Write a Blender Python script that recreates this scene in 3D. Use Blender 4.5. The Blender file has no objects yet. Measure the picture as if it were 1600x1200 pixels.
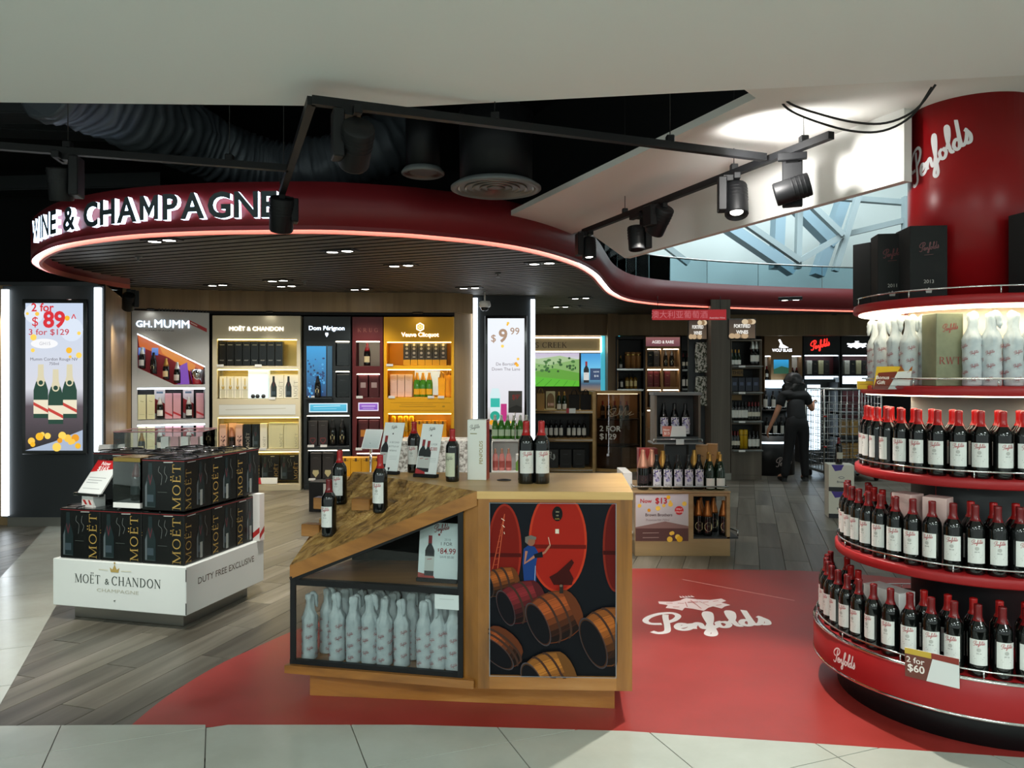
import bpy, bmesh, math, random
from mathutils import Vector, Matrix, noise as mnoise
random.seed(7)
sc = bpy.context.scene
col = sc.collection
PI = math.pi; R = math.radians
sin, cos = math.sin, math.cos
# ------------------------------------------------------------------ camera, world, exposure
CAMZ = 1.55
cd = bpy.data.cameras.new('camera'); cam = bpy.data.objects.new('camera', cd); col.objects.link(cam)
cam.location = (0, 0, CAMZ); cam.rotation_euler = (PI/2, 0, 0)
cd.sensor_width = 36; cd.lens = 36*1200/1600; cd.shift_y = -12/1600; cd.clip_start = .05
sc.camera = cam
w = bpy.data.worlds.new('world'); sc.world = w; w.use_nodes = True
w.node_tree.nodes['Background'].inputs[0].default_value = (.82, .95, .92, 1)
w.node_tree.nodes['Background'].inputs[1].default_value = .42
sc.view_settings.view_transform = 'Standard'; sc.view_settings.look = 'None'
sc.view_settings.gamma = 1; sc.view_settings.use_curve_mapping = False
sc.view_settings.exposure = 0.8
try:
    sc.cycles.use_denoising = True; sc.cycles.max_bounces = 6; sc.cycles.diffuse_bounces = 3; sc.cycles.glossy_bounces = 3
    sc.cycles.transparent_max_bounces = 12; sc.cycles.sample_clamp_indirect = 4; sc.cycles.caustics_reflective = False
except Exception: pass
def light(kind, name, loc, power, color=(1, 1, 1), size=.1, size_y=None, aim=None, spot=60, blend=.5):
    d = bpy.data.lights.new(name, kind); d.energy = power; d.color = color
    if kind == 'AREA':
        d.size = size
        if size_y: d.shape = 'RECTANGLE'; d.size_y = size_y
    else: d.shadow_soft_size = size
    if kind == 'SPOT': d.spot_size = R(spot); d.spot_blend = blend
    o = bpy.data.objects.new(name, d); col.objects.link(o); o.location = loc
    v = (Vector(aim)-Vector(loc)) if aim else Vector((0, 0, -1))
    o.rotation_euler = v.to_track_quat('-Z', 'Y').to_euler()
    return o
COOL = (.88, 1, .97); WARM = (1, .86, .66)
# ceiling panels of the mall corridor the picture is taken from
for x, y in ((-3.2, .2), (0.2, -.4), (3.4, .2)):
    light('AREA', 'unseen_corridor_light', (x, y, 2.78), 36, COOL, 1.2, .6)
for x in (-4, 0, 4):  # unseen rear row, added to throw light on the fronts
    light('AREA', 'unseen_corridor_light', (x, -3.6, 2.78), 85, COOL, 1.6, .8)
# daylight in the atrium behind the mezzanine glass
light('AREA', 'atrium_light', (4.5, 12.6, 6.6), 215, (.8, .95, 1), 5, 3, aim=(4.5, 15.5, 3.5))
# ------------------------------------------------------------------ pixel -> world (photo is 1600x1200)
def at(px, py, Y): return Vector(((px-800)/1200*Y, Y, CAMZ-(py-588)/1200*Y))
def onz(px, py, z):
    Y = (CAMZ-z)*1200/(py-588); return Vector(((px-800)/1200*Y, Y, z))
# ------------------------------------------------------------------ colours, materials
def lin(c):
    if isinstance(c, str):
        c = c.lstrip('#'); c = [int(c[i:i+2], 16)/255 for i in (0, 2, 4)]
    return tuple((x/12.92 if x <= .04045 else ((x+.055)/1.055)**2.4) for x in c[:3])
MATS = {}
def mat(name, c='#808080', rough=.5, metal=0, emit=0, spec=.5, coat=0):
    if name in MATS: return MATS[name]
    m = bpy.data.materials.new(name); m.use_nodes = True
    b = m.node_tree.nodes['Principled BSDF']; c4 = (*lin(c), 1)
    b.inputs['Base Color'].default_value = c4; b.inputs['Roughness'].default_value = rough
    b.inputs['Metallic'].default_value = metal; b.inputs['Specular IOR Level'].default_value = spec
    b.inputs['Coat Weight'].default_value = coat
    if emit: b.inputs['Emission Color'].default_value = c4; b.inputs['Emission Strength'].default_value = emit
    m.diffuse_color = c4; MATS[name] = m; return m
def nd(m, typ, **kw):
    n = m.node_tree.nodes.new(typ)
    for k, v in kw.items():
        if k.startswith('_'): setattr(n, k[1:], v)
        else: n.inputs[k].default_value = v
    return n
def ln(m, a, b): m.node_tree.links.new(a, b)
def ramp(m, fac, stops):
    n = m.node_tree.nodes.new('ShaderNodeValToRGB'); e = n.color_ramp.elements
    while len(e) < len(stops): e.new(.5)
    for el, (p, c) in zip(e, stops): el.position = p; el.color = (*lin(c), 1)
    ln(m, fac, n.inputs[0]); return n.outputs[0]
def grainmat(name, c1, c2, c3=None, axis='X', scale=9, stretch=14, rough=.45, bump=.15, rnd=0.0, coat=0, detail=6, rotz=0, spread=(.3, .52, .72)):
    """long streaks along one axis of the object, optionally shifted per object"""
    m = mat(name, c1, rough, coat=coat); b = m.node_tree.nodes['Principled BSDF']
    tc = nd(m, 'ShaderNodeTexCoord'); mp = nd(m, 'ShaderNodeMapping')
    s = [scale]*3; s['XYZ'.index(axis)] = scale/stretch; mp.inputs['Scale'].default_value = s
    src = tc.outputs['Object']
    if rotz: m0 = nd(m, 'ShaderNodeMapping'); m0.inputs['Rotation'].default_value = (0, 0, -rotz); ln(m, src, m0.inputs[0]); src = m0.outputs[0]
    if rnd:
        oi = nd(m, 'ShaderNodeObjectInfo'); va = nd(m, 'ShaderNodeVectorMath', _operation='SCALE'); va.inputs[0].default_value = (17, 31, 23)
        ln(m, oi.outputs['Random'], va.inputs['Scale']); ad = nd(m, 'ShaderNodeVectorMath', _operation='ADD')
        ln(m, src, ad.inputs[0]); ln(m, va.outputs[0], ad.inputs[1]); src = ad.outputs[0]
    ln(m, src, mp.inputs[0])
    nz = nd(m, 'ShaderNodeTexNoise', Scale=1.0, Detail=float(detail), Roughness=.6, Distortion=.6); ln(m, mp.outputs[0], nz.inputs['Vector'])
    c = ramp(m, nz.outputs[0], [(spread[0], c2), (spread[1], c1), (spread[2], c3 or c1)])
    if rnd:
        hs = nd(m, 'ShaderNodeHueSaturation'); ln(m, c, hs.inputs['Color'])
        mr = nd(m, 'ShaderNodeMapRange'); mr.inputs[3].default_value = 1-rnd; mr.inputs[4].default_value = 1+rnd
        ln(m, oi.outputs['Random'], mr.inputs[0]); ln(m, mr.outputs[0], hs.inputs['Value']); c = hs.outputs[0]
    ln(m, c, b.inputs['Base Color'])
    bp = nd(m, 'ShaderNodeBump', Strength=bump, Distance=.004); ln(m, nz.outputs[0], bp.inputs['Height']); ln(m, bp.outputs[0], b.inputs['Normal'])
    return m
def noisemat(name, c1, c2, scale=6, rough=.4, bump=0, metal=0, rnd=0, spread=(.35, .65), rough2=None):
    m = mat(name, c1, rough, metal); b = m.node_tree.nodes['Principled BSDF']
    tc = nd(m, 'ShaderNodeTexCoord'); nz = nd(m, 'ShaderNodeTexNoise', Scale=float(scale), Detail=5.0, Roughness=.6)
    ln(m, tc.outputs['Object'], nz.inputs['Vector'])
    c = ramp(m, nz.outputs[0], [(spread[0], c2), (spread[1], c1)]); ln(m, c, b.inputs['Base Color'])
    if rough2 is not None:
        mr = nd(m, 'ShaderNodeMapRange'); mr.inputs[3].default_value = rough; mr.inputs[4].default_value = rough2
        ln(m, nz.outputs[0], mr.inputs[0]); ln(m, mr.outputs[0], b.inputs['Roughness'])
    if bump:
        bp = nd(m, 'ShaderNodeBump', Strength=bump, Distance=.005); ln(m, nz.outputs[0], bp.inputs['Height']); ln(m, bp.outputs[0], b.inputs['Normal'])
    return m
def glassmat(name, tint=(1, 1, 1), refl=1.0, ior=1.45):
    m = bpy.data.materials.new(name); m.use_nodes = True; nt = m.node_tree; nt.nodes.clear()
    o = nt.nodes.new('ShaderNodeOutputMaterial'); mx = nt.nodes.new('ShaderNodeMixShader')
    t = nt.nodes.new('ShaderNodeBsdfTransparent'); t.inputs[0].default_value = (*tint, 1)
    g = nt.nodes.new('ShaderNodeBsdfGlossy'); g.inputs['Roughness'].default_value = .02; g.inputs[0].default_value = (refl, refl, refl, 1)
    f = nt.nodes.new('ShaderNodeFresnel'); f.inputs[0].default_value = ior
    ln(m, f.outputs[0], mx.inputs[0]); ln(m, t.outputs[0], mx.inputs[1]); ln(m, g.outputs[0], mx.inputs[2]); ln(m, mx.outputs[0], o.inputs[0])
    MATS[name] = m; return m
def printmat(name, rough=.5, emit=0, spec=.5):
    m = mat(name, '#ffffff', rough, spec=spec); b = m.node_tree.nodes['Principled BSDF']
    a = nd(m, 'ShaderNodeAttribute', _attribute_name='Col')
    if emit:
        b.inputs['Base Color'].default_value = (0.02, .02, .02, 1)
        ln(m, a.outputs['Color'], b.inputs['Emission Color']); b.inputs['Emission Strength'].default_value = emit
    else: ln(m, a.outputs['Color'], b.inputs['Base Color'])
    return m
# ------------------------------------------------------------------ objects, tags
def tag(o, label=None, cat=None, group=None, kind=None):
    if label: o['label'] = label
    if cat: o['category'] = cat
    if group: o['group'] = group
    if kind: o['kind'] = kind
    return o
def empty(name, loc=(0, 0, 0), rz=0, label=None, cat=None, group=None, kind=None):
    o = bpy.data.objects.new(name, None); o.empty_display_size = .05; col.objects.link(o)
    o.location = loc; o.rotation_euler = (0, 0, rz); return tag(o, label, cat, group, kind)
def link(name, me, parent=None, loc=(0, 0, 0), rz=0):
    o = bpy.data.objects.new(name, me); col.objects.link(o); o.location = loc; o.rotation_euler = (0, 0, rz)
    if parent: o.parent = parent
    return o
KIDS = {}
def dup(o, loc=None, rz=None, label=None, group=None, parent=None):
    c = o.copy(); col.objects.link(c)
    if parent: c.parent = parent
    if loc is not None: c.location = loc
    if rz is not None: c.rotation_euler = (0, 0, rz)
    if label: c['label'] = label
    if group: c['group'] = group
    for k in list(o.children): dup(k, parent=c)
    return c
class Frame:
    """a face seen from the front: x to its right, y into its depth, z up"""
    def __init__(s, x, y, a=0, z=0): s.o = Vector((x, y, z)); s.a = a
    def w(s, x, y, z): return s.o+Vector((x*cos(s.a)-y*sin(s.a), x*sin(s.a)+y*cos(s.a), z))
# ------------------------------------------------------------------ mesh builder
class MB:
    def __init__(s): s.v = []; s.f = []; s.m = []; s.s = []; s.mats = []
    def mi(s, m):
        m = MATS[m] if isinstance(m, str) else m
        if m not in s.mats: s.mats.append(m)
        return s.mats.index(m)
    def add(s, vs, fs, m, smooth=False):
        n = len(s.v); k = s.mi(m); s.v += [tuple(v) for v in vs]
        for f in fs: s.f.append([i+n for i in f]); s.m.append(k); s.s.append(smooth)
        return s
    def box(s, x0, y0, z0, x1, y1, z1, m, b=0):
        if x0 > x1: x0, x1 = x1, x0
        if y0 > y1: y0, y1 = y1, y0
        if z0 > z1: z0, z1 = z1, z0
        if not b:
            vs = [(x, y, z) for x in (x0, x1) for y in (y0, y1) for z in (z0, z1)]
            return s.add(vs, [(0, 1, 3, 2), (4, 6, 7, 5), (0, 4, 5, 1), (2, 3, 7, 6), (0, 2, 6, 4), (1, 5, 7, 3)], m)
        b = min(b, (x1-x0)/2.01, (y1-y0)/2.01, (z1-z0)/2.01)
        vs = []; idx = {}
        for i, X in enumerate((x0, x1)):
            for j, Y in enumerate((y0, y1)):
                for k, Z in enumerate((z0, z1)):
                    sx, sy, sz = (1-2*i)*b, (1-2*j)*b, (1-2*k)*b
                    for ax in range(3):
                        p = [X+sx, Y+sy, Z+sz]; p[ax] = (X, Y, Z)[ax]; idx[i, j, k, ax] = len(vs); vs.append(p)
        fs = []
        q = ((0, 0), (1, 0), (1, 1), (0, 1))
        for t in (0, 1):
            fs.append([idx[t, a, c, 0] for a, c in q]); fs.append([idx[a, t, c, 1] for a, c in q]); fs.append([idx[a, c, t, 2] for a, c in q])
        for a, c in q:
            fs.append([idx[a, c, 0, 0], idx[a, c, 1, 0], idx[a, c, 1, 1], idx[a, c, 0, 1]])
            fs.append([idx[a, 0, c, 0], idx[a, 1, c, 0], idx[a, 1, c, 2], idx[a, 0, c, 2]])
            fs.append([idx[0, a, c, 1], idx[1, a, c, 1], idx[1, a, c, 2], idx[0, a, c, 2]])
        for i in (0, 1):
            for j in (0, 1):
                for k in (0, 1): fs.append([idx[i, j, k, 0], idx[i, j, k, 1], idx[i, j, k, 2]])
        return s.add(vs, fs, m)
    def lathe(s, prof, n, m, c=(0, 0, 0), a0=0, a1=2*PI, smooth=True, cap=True):
        full = abs(a1-a0-2*PI) < 1e-6; k = n if full else n+1; vs = []; fs = []
        for r, z in prof:
            for i in range(k):
                a = a0+(a1-a0)*i/n; vs.append((c[0]+r*cos(a), c[1]+r*sin(a), c[2]+z))
        for j in range(len(prof)-1):
            for i in range(n):
                i2 = (i+1) % k
                fs.append((j*k+i, j*k+i2, (j+1)*k+i2, (j+1)*k+i))
        s.add(vs, fs, m, smooth)
        if cap and full:
            if prof[0][0] > 1e-5: s.add(vs[:k][::-1], [tuple(range(k))], m)
            if prof[-1][0] > 1e-5: s.add(vs[-k:], [tuple(range(k))], m)
        return s
    def tube(s, pts, r, m, n=8, closed=False, smooth=True):
        pts = [Vector(p) for p in pts]; N = len(pts); rs = r if isinstance(r, (list, tuple)) else [r]*N
        vs = []; prev = None
        for i, p in enumerate(pts):
            t = (pts[(i+1) % N] if (closed or i < N-1) else p)-(pts[i-1] if (closed or i > 0) else p); t.normalize()
            u = prev-t*prev.dot(t) if prev else t.orthogonal()
            if u.length < 1e-6: u = t.orthogonal()
            u.normalize(); prev = u; v = t.cross(u)
            vs += [p+(u*cos(2*PI*k/n)+v*sin(2*PI*k/n))*rs[i] for k in range(n)]
        fs = []
        for i in range(N if closed else N-1):
            j = (i+1) % N
            fs += [(i*n+k, i*n+(k+1) % n, j*n+(k+1) % n, j*n+k) for k in range(n)]
        s.add(vs, fs, m, smooth)
        if not closed: s.add(vs[:n], [tuple(range(n))[::-1]], m); s.add(vs[-n:], [tuple(range(n))], m)
        return s
    def bar(s, a, b, wd, ht, m, up=(0, 0, 1)):
        a, b = Vector(a), Vector(b); t = (b-a).normalized(); up = Vector(up)
        if abs(t.dot(up)) > .99: up = Vector((0, 1, 0))
        x = t.cross(up).normalized()*wd/2; y = x.cross(t).normalized()*ht/2
        vs = [p+i*x+j*y for p in (a, b) for i, j in ((-1, -1), (1, -1), (1, 1), (-1, 1))]
        return s.add(vs, [(3, 2, 1, 0), (4, 5, 6, 7), (0, 1, 5, 4), (1, 2, 6, 5), (2, 3, 7, 6), (3, 0, 4, 7)], m)
    def prism(s, poly, z0, z1, m, plane='XY', smooth=False):
        """polygon extruded; plane XY extrudes z, plane XZ extrudes y"""
        f = (lambda p, t: (p[0], p[1], t)) if plane == 'XY' else (lambda p, t: (p[0], t, p[1])) if plane == 'XZ' else (lambda p, t: (t, p[0], p[1]))
        n = len(poly); vs = [f(p, z0) for p in poly]+[f(p, z1) for p in poly]
        s.add(vs, [tuple(range(n))[::-1], tuple(range(n, 2*n))], m)
        return s.add(vs, [(i, (i+1) % n, n+(i+1) % n, n+i) for i in range(n)], m, smooth)
    def xf(s, M, start=0):
        for i in range(start, len(s.v)): s.v[i] = tuple(M @ Vector(s.v[i]))
        return s
    def mesh(s, name):
        me = bpy.data.meshes.new(name); me.from_pydata(s.v, [], s.f)
        for m in s.mats: me.materials.append(m)
        me.polygons.foreach_set('material_index', s.m); me.polygons.foreach_set('use_smooth', s.s)
        bm = bmesh.new(); bm.from_mesh(me); bmesh.ops.remove_doubles(bm, verts=bm.verts, dist=1e-5)
        bmesh.ops.recalc_face_normals(bm, faces=bm.faces)
        bm.to_mesh(me); bm.free(); me.update(); return me
    def build(s, name, parent=None, loc=(0, 0, 0), rz=0): return link(name, s.mesh(name), parent, loc, rz)
# ------------------------------------------------------------------ lettering
_TX = {}
from mathutils.geometry import tessellate_polygon
def text_geo(t, off=0.0):
    """filled letters; off makes them bolder"""
    k = (t, off)
    if k in _TX: return _TX[k]
    if not off:
        c = bpy.data.curves.new('t', 'FONT'); c.body = t; c.size = 1; c.resolution_u = 3; c.fill_mode = 'FRONT'
        o = bpy.data.objects.new('t', c); me = bpy.data.meshes.new_from_object(o)
        vs = [(v.co.x, v.co.y) for v in me.vertices]; fs = [tuple(p.vertices) if p.normal.z > 0 else tuple(p.vertices)[::-1] for p in me.polygons]
        bpy.data.objects.remove(o); bpy.data.curves.remove(c); bpy.data.meshes.remove(me)
        xs = [v[0] for v in vs] or [0, 1]; _TX[k] = (vs, fs, min(xs), max(xs)); return _TX[k]
    if t == 'M':   # splayed M drawn directly
        q = [(0, 0), (0, 1), (.2, 1), (.46, .52), (.72, 1), (.92, 1), (.92, 0), (.71, 0), (.71, .58), (.46, .13), (.21, .58), (.21, 0)]
        _TX[k] = ([(.06+x*.68, y*.70) for x, y in q], [tuple(range(12))[::-1]], *text_geo('M', 0)[2:]); return _TX[k]
    vs, fs, x0, x1 = text_geo(t, 0); de = {(f[i-1], f[i]) for f in fs for i in range(len(f))}
    nxt = {a: b for a, b in de if (b, a) not in de}; loops = []
    while nxt:
        a, b = nxt.popitem(); lp = [a]
        while b != a and b in nxt: lp.append(b); b = nxt.pop(b)
        if len(lp) < 3: continue
        P = [Vector(vs[i]) for i in lp]; q = []
        for i in range(len(P)):
            d0, d1 = (P[i]-P[i-1]), (P[(i+1) % len(P)]-P[i])
            if d0.length < 1e-7 or d1.length < 1e-7: q.append(P[i]); continue
            d0.normalize(); d1.normalize(); n0, n1 = Vector((d0.y, -d0.x)), Vector((d1.y, -d1.x)); m = n0+n1
            m = n0 if m.length < .2 else m.normalized()/max(.6, m.normalized().dot(n0)); q.append(P[i]+m*off)
        loops.append([Vector((v.x, v.y, 0)) for v in q])
    # each outer contour (counter-clockwise) with the holes inside it
    ar = lambda L: sum(L[i-1].x*L[i].y-L[i].x*L[i-1].y for i in range(len(L)))
    V_, F_ = [], []
    inn = lambda pt, L: sum(1 for i in range(len(L)) if (L[i-1].y > pt.y) != (L[i].y > pt.y) and pt.x < (L[i].x-L[i-1].x)*(pt.y-L[i-1].y)/(L[i].y-L[i-1].y)+L[i-1].x) % 2
    for L in [l for l in loops if ar(l) > 0]:
        grp = [L]+[h for h in loops if ar(h) <= 0 and inn(h[0], L)]; fl = [v for g in grp for v in g]; n = len(V_)
        V_ += [(v.x, v.y) for v in fl]
        for tri in tessellate_polygon(grp):
            a, b, c = (fl[i] for i in tri); F_.append(tuple(i+n for i in (tri if (b-a).cross(c-a).z > 0 else tri[::-1])))
    _TX[k] = (V_, F_, x0, x1); return _TX[k]
def catmull(p, k=5, closed=False):
    out = []; n = len(p)
    for i in range(n-1):
        a, b, c, d = p[max(i-1, 0)], p[i], p[i+1], p[min(i+2, n-1)]
        for j in range(k):
            t = j/k
            out.append(tuple(.5*(2*b[q]+(c[q]-a[q])*t+(2*a[q]-5*b[q]+4*c[q]-d[q])*t*t+(3*b[q]-a[q]-3*c[q]+d[q])*t**3) for q in range(len(b))))
    out.append(tuple(p[-1])); return out
# roman capitals drawn as thick and thin strokes: ('l', x0,y0,x1,y1,w) strokes, ('a', cx,cy,rx,ry,a0,a1) bowls, ('s', x,y) serifs
TK, TN = .135, .055
SER = {
 'M': (1.08, [('l', .12, 0, .14, 1, TN), ('l', .14, 1, .54, .04, TK), ('l', .54, .04, .92, 1, TN), ('l', .94, 0, .92, 1, TK), ('s', .12, 0), ('s', .94, 0), ('s', .1, 1), ('s', .96, 1)]),
 'O': (.98, [('a', .49, .5, .42, .5, 0, 360)]), 'U': (.88, [('l', .2, .3, .2, 1, TK), ('l', .7, .3, .7, 1, TN), ('a', .45, .32, .26, .32, 180, 360), ('s', .2, 1), ('s', .7, 1)]),
 'E': (.7, [('l', .16, 0, .16, 1, TK), ('l', .16, .97, .6, .97, TN), ('l', .16, .5, .5, .5, TN), ('l', .16, .03, .62, .03, TN), ('l', .59, .8, .59, 1, TN), ('l', .61, 0, .61, .2, TN), ('l', .49, .4, .49, .6, TN), ('s', .16, 0), ('s', .16, 1)]),
 'T': (.8, [('l', .4, 0, .4, 1, TK), ('l', .05, .97, .75, .97, TN), ('l', .06, .78, .06, 1, TN), ('l', .74, .78, .74, 1, TN), ('s', .4, 0)]),
 'C': (.88, [('a', .48, .5, .42, .5, 48, 318), ('l', .76, .72, .78, .98, TN)]), 'G': (.95, [('a', .48, .5, .42, .5, 48, 330), ('l', .78, .05, .78, .42, TK), ('l', .76, .72, .78, .98, TN), ('s', .76, .42)]),
 'H': (.95, [('l', .18, 0, .18, 1, TK), ('l', .76, 0, .76, 1, TK), ('l', .18, .5, .76, .5, TN), ('s', .18, 0), ('s', .18, 1), ('s', .76, 0), ('s', .76, 1)]),
 'A': (.92, [('l', .1, 0, .45, 1, TN), ('l', .44, 1, .82, 0, TK), ('l', .25, .35, .66, .35, TN), ('s', .1, 0), ('s', .82, 0)]),
 'N': (.98, [('l', .15, 0, .15, 1, TN), ('l', .15, 1, .82, .02, TK), ('l', .82, 0, .82, 1, TN), ('s', .15, 0), ('s', .12, 1), ('s', .82, 1)]),
 'D': (.95, [('l', .18, 0, .18, 1, TK), ('a', .36, .5, .48, .48, -90, 90), ('l', .18, .97, .38, .97, TN), ('l', .18, .03, .38, .03, TN), ('s', .16, 0), ('s', .16, 1)]),
 'R': (.9, [('l', .18, 0, .18, 1, TK), ('a', .38, .74, .3, .24, -90, 90), ('l', .18, .97, .4, .97, TN), ('l', .18, .5, .4, .5, TN), ('l', .42, .5, .8, 0, TK), ('s', .18, 0), ('s', .18, 1), ('s', .82, 0)]),
 'K': (.9, [('l', .18, 0, .18, 1, TK), ('l', .22, .42, .74, 1, TN), ('l', .38, .58, .78, 0, TK), ('s', .18, 0), ('s', .18, 1), ('s', .74, 1), ('s', .8, 0)]),
 'W': (1.3, [('l', .1, 1, .38, 0, TK), ('l', .38, 0, .64, 1, TN), ('l', .62, 1, .9, 0, TK), ('l', .9, 0, 1.16, 1, TN), ('s', .1, 1), ('s', .63, 1), ('s', 1.16, 1)]),
 'S': (.68, [('a', .34, .74, .25, .24, 30, 270), ('a', .34, .26, .26, .26, -150, 90), ('l', .56, .76, .56, .96, TN), ('l', .09, .04, .09, .26, TN)]),
 'F': (.66, [('l', .16, 0, .16, 1, TK), ('l', .16, .97, .6, .97, TN), ('l', .16, .5, .48, .5, TN), ('l', .59, .8, .59, 1, TN), ('s', .16, 0), ('s', .16, 1)]),
 '1': (.5, [('l', .27, 0, .27, 1, TK), ('l', .1, .8, .27, .98, TN), ('s', .27, 0)]), ' ': (.42, []),
}
PEN = [[(-.55, .1), (-.2, -.25), (.35, -.1), (.6, .8), (.85, 2.4), (1.0, 3.0)],
       [(.35, 1.3), (-.35, 1.5), (-.55, 2.1), (-.1, 2.8), (.7, 3.25), (1.5, 3.2), (1.75, 2.6), (1.35, 1.9), (.8, 1.55)],
       [(1.1, .45), (1.65, .6), (1.8, .95), (1.5, 1.1), (1.2, .7), (1.2, .2), (1.55, 0), (2.0, .3), (2.2, 1.0), (2.15, .05)],
       [(2.15, .3), (2.5, .95), (2.75, .9), (2.75, .1), (3.0, .1), (3.35, .7), (3.75, 1.8), (3.95, 2.75), (3.75, 2.95), (3.5, 2.3), (3.35, .5), (3.2, -.9), (2.9, -1.25), (2.7, -.95), (3.1, -.25), (3.9, .4)],
       [(4.25, 1.0), (3.9, .8), (3.9, .15), (4.25, .0), (4.55, .45), (4.35, .95), (4.7, .75), (5.2, 1.6), (5.45, 2.6), (5.2, 2.85), (5.0, 1.7), (5.0, .2), (5.3, .05)],
       [(6.0, .85), (5.7, 1.0), (5.4, .5), (5.6, 0), (6.0, .4), (6.35, 2.9), (6.1, .5), (6.25, .05), (6.6, .3), (6.95, 1.15), (6.85, 1.45), (7.15, .7), (7.0, .05), (6.6, .05)]]
EPS = .00015
class Print:
    """flat print: coloured shapes laid over each other on one sheet (x right, y up)"""
    def __init__(s): s.v = []; s.f = []; s.c = []; s.l = 0
    def geo(s, vs, fs, c):
        n = len(s.v); s.l += 1
        cs = [lin(q) for q in c] if isinstance(c, list) else [lin(c)]*len(vs)
        s.v += [(v[0], v[1], s.l) for v in vs]; s.c += cs; s.f += [tuple(i+n for i in f) for f in fs]; return s
    def poly(s, pts, c): return s.geo(pts, [tuple(range(len(pts)))], c)
    def rect(s, x0, y0, x1, y1, c, ctop=None, n=1):
        if ctop is None and n == 1: return s.poly([(x0, y0), (x1, y0), (x1, y1), (x0, y1)], c)
        if ctop is not None: return s.poly([(x0, y0), (x1, y0), (x1, y1), (x0, y1)], [c, c, ctop, ctop])
        vs = [(x0+(x1-x0)*i/n, y) for i in range(n+1) for y in (y0, y1)]
        return s.geo(vs, [(2*i, 2*i+2, 2*i+3, 2*i+1) for i in range(n)], c)
    def ell(s, cx, cy, rx, ry, c, n=18, rot=0):
        p = []
        for i in range(n):
            a = 2*PI*i/n; x, y = rx*cos(a), ry*sin(a); p.append((cx+x*cos(rot)-y*sin(rot), cy+x*sin(rot)+y*cos(rot)))
        return s.poly(p, c)
    def line(s, pts, wd, c, closed=False):
        n = len(pts); vs = []; ws = wd if isinstance(wd, list) else [wd]*n
        for i in range(n):
            a = pts[i-1] if (i > 0 or closed) else pts[i]; b = pts[(i+1) % n] if (i < n-1 or closed) else pts[i]
            dx, dy = b[0]-a[0], b[1]-a[1]; d = math.hypot(dx, dy) or 1; nx, ny = -dy/d*ws[i]/2, dx/d*ws[i]/2
            vs += [(pts[i][0]+nx, pts[i][1]+ny), (pts[i][0]-nx, pts[i][1]-ny)]
        s.geo(vs, [(2*i, 2*i+1, (2*i+3) % (2*n), (2*i+2) % (2*n)) for i in range(n if closed else n-1)], c)
        k = len(s.v)-2*n
        for i in range(2*n): a = s.v[k+i]; s.v[k+i] = (a[0], a[1], s.l+.6*(i//2)/n)   # a stroke climbs a hair so that it can cross itself
        return s
    def text(s, t, x, y, h, c, align='c', rot=0, off=0.0, sx=1):
        """h = cap height"""
        vs, fs, a, b = text_geo(t, off); k = h/.73; ox = {'c': -(a+b)/2, 'l': -a, 'r': -b}[align]
        return s.geo([(x+(vx+ox)*k*sx*cos(rot)-vy*k*sin(rot), y+(vx+ox)*k*sx*sin(rot)+vy*k*cos(rot)) for vx, vy in vs], fs, c)
    def serif(s, t, x, y, h, c, align='c', rot=0, gap=.1, sx=1, bold=1):
        l0 = s.l; cur = 0; strokes = []; seg = 14 if h > .03 else 10
        for ch in t:
            dots = ch == 'Ë'
            if ch == '&':
                vs, fs, a, b = text_geo('&', 0); strokes.append(('g', [(cur+(v[0]-a)/.73, v[1]/.73) for v in vs], fs)); cur += (b-a)/.73+gap; continue
            wd, st = SER['E' if dots else ch]
            for q in st:
                if q[0] == 'l': strokes.append(('p', [(cur+q[1], q[2]), (cur+q[3], q[4])], q[5]*bold))
                elif q[0] == 's': strokes.append(('p', [(cur+q[1]-.13, q[2]+(.02 if q[2] < .5 else -.02)), (cur+q[1]+.13, q[2]+(.02 if q[2] < .5 else -.02))], .04*bold))
                else:
                    pts = []; ws = []
                    for i in range(seg+1):
                        a = R(q[5]+(q[6]-q[5])*i/seg); pts.append((cur+q[1]+(q[3]-.03)*cos(a), q[2]+(q[4]-.02)*sin(a))); ws.append((TN+(TK-TN)*abs(cos(a)))*bold)
                    strokes.append(('p', pts, ws))
            if dots: strokes += [('p', [(cur+dx, 1.12), (cur+dx, 1.26)], .13) for dx in (.24, .5)]
            cur += wd+gap
        cur -= gap; ox = {'c': -cur/2, 'l': 0, 'r': -cur}[align]
        T = lambda p: (x+(p[0]+ox)*h*sx*cos(rot)-p[1]*h*sin(rot), y+(p[0]+ox)*h*sx*sin(rot)+p[1]*h*cos(rot))
        for q in strokes:
            s.l = l0+(s.l+1-l0) % 3
            if q[0] == 'g': s.geo([T(p) for p in q[1]], q[2], c)
            else: s.line([T(p) for p in q[1]], [v*h for v in q[2]] if isinstance(q[2], list) else q[2]*h, c)
        return s
    def pen(s, x, y, wd, c, rot=0, k=4, bold=1.0):
        """the cursive name, wd wide, centred"""
        u = wd/7.7; l0 = s.l
        for st in PEN:
            p = catmull(st, k)
            q = [((a-3.3+.18*b)*u, (b-.8)*u) for a, b in p]
            s.line([(x+a*cos(rot)-b*sin(rot), y+a*sin(rot)+b*cos(rot)) for a, b in q], .3*u*bold, c)
        return s
    def mesh(s, name, m='print', fn=None):
        me = bpy.data.meshes.new(name)
        me.from_pydata([(fn(*v) if fn else (v[0], -v[2]*EPS, v[1])) for v in s.v], [], s.f)
        ca = me.color_attributes.new('Col', 'FLOAT_COLOR', 'POINT')
        ca.data.foreach_set('color', [t for c in s.c for t in (*c, 1)])
        me.materials.append(MATS[m]); me.update(); return me
    def build(s, name, parent=None, m='print', fn=None, loc=(0, 0, 0), rz=0): return link(name, s.mesh(name, m, fn), parent, loc, rz)
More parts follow.
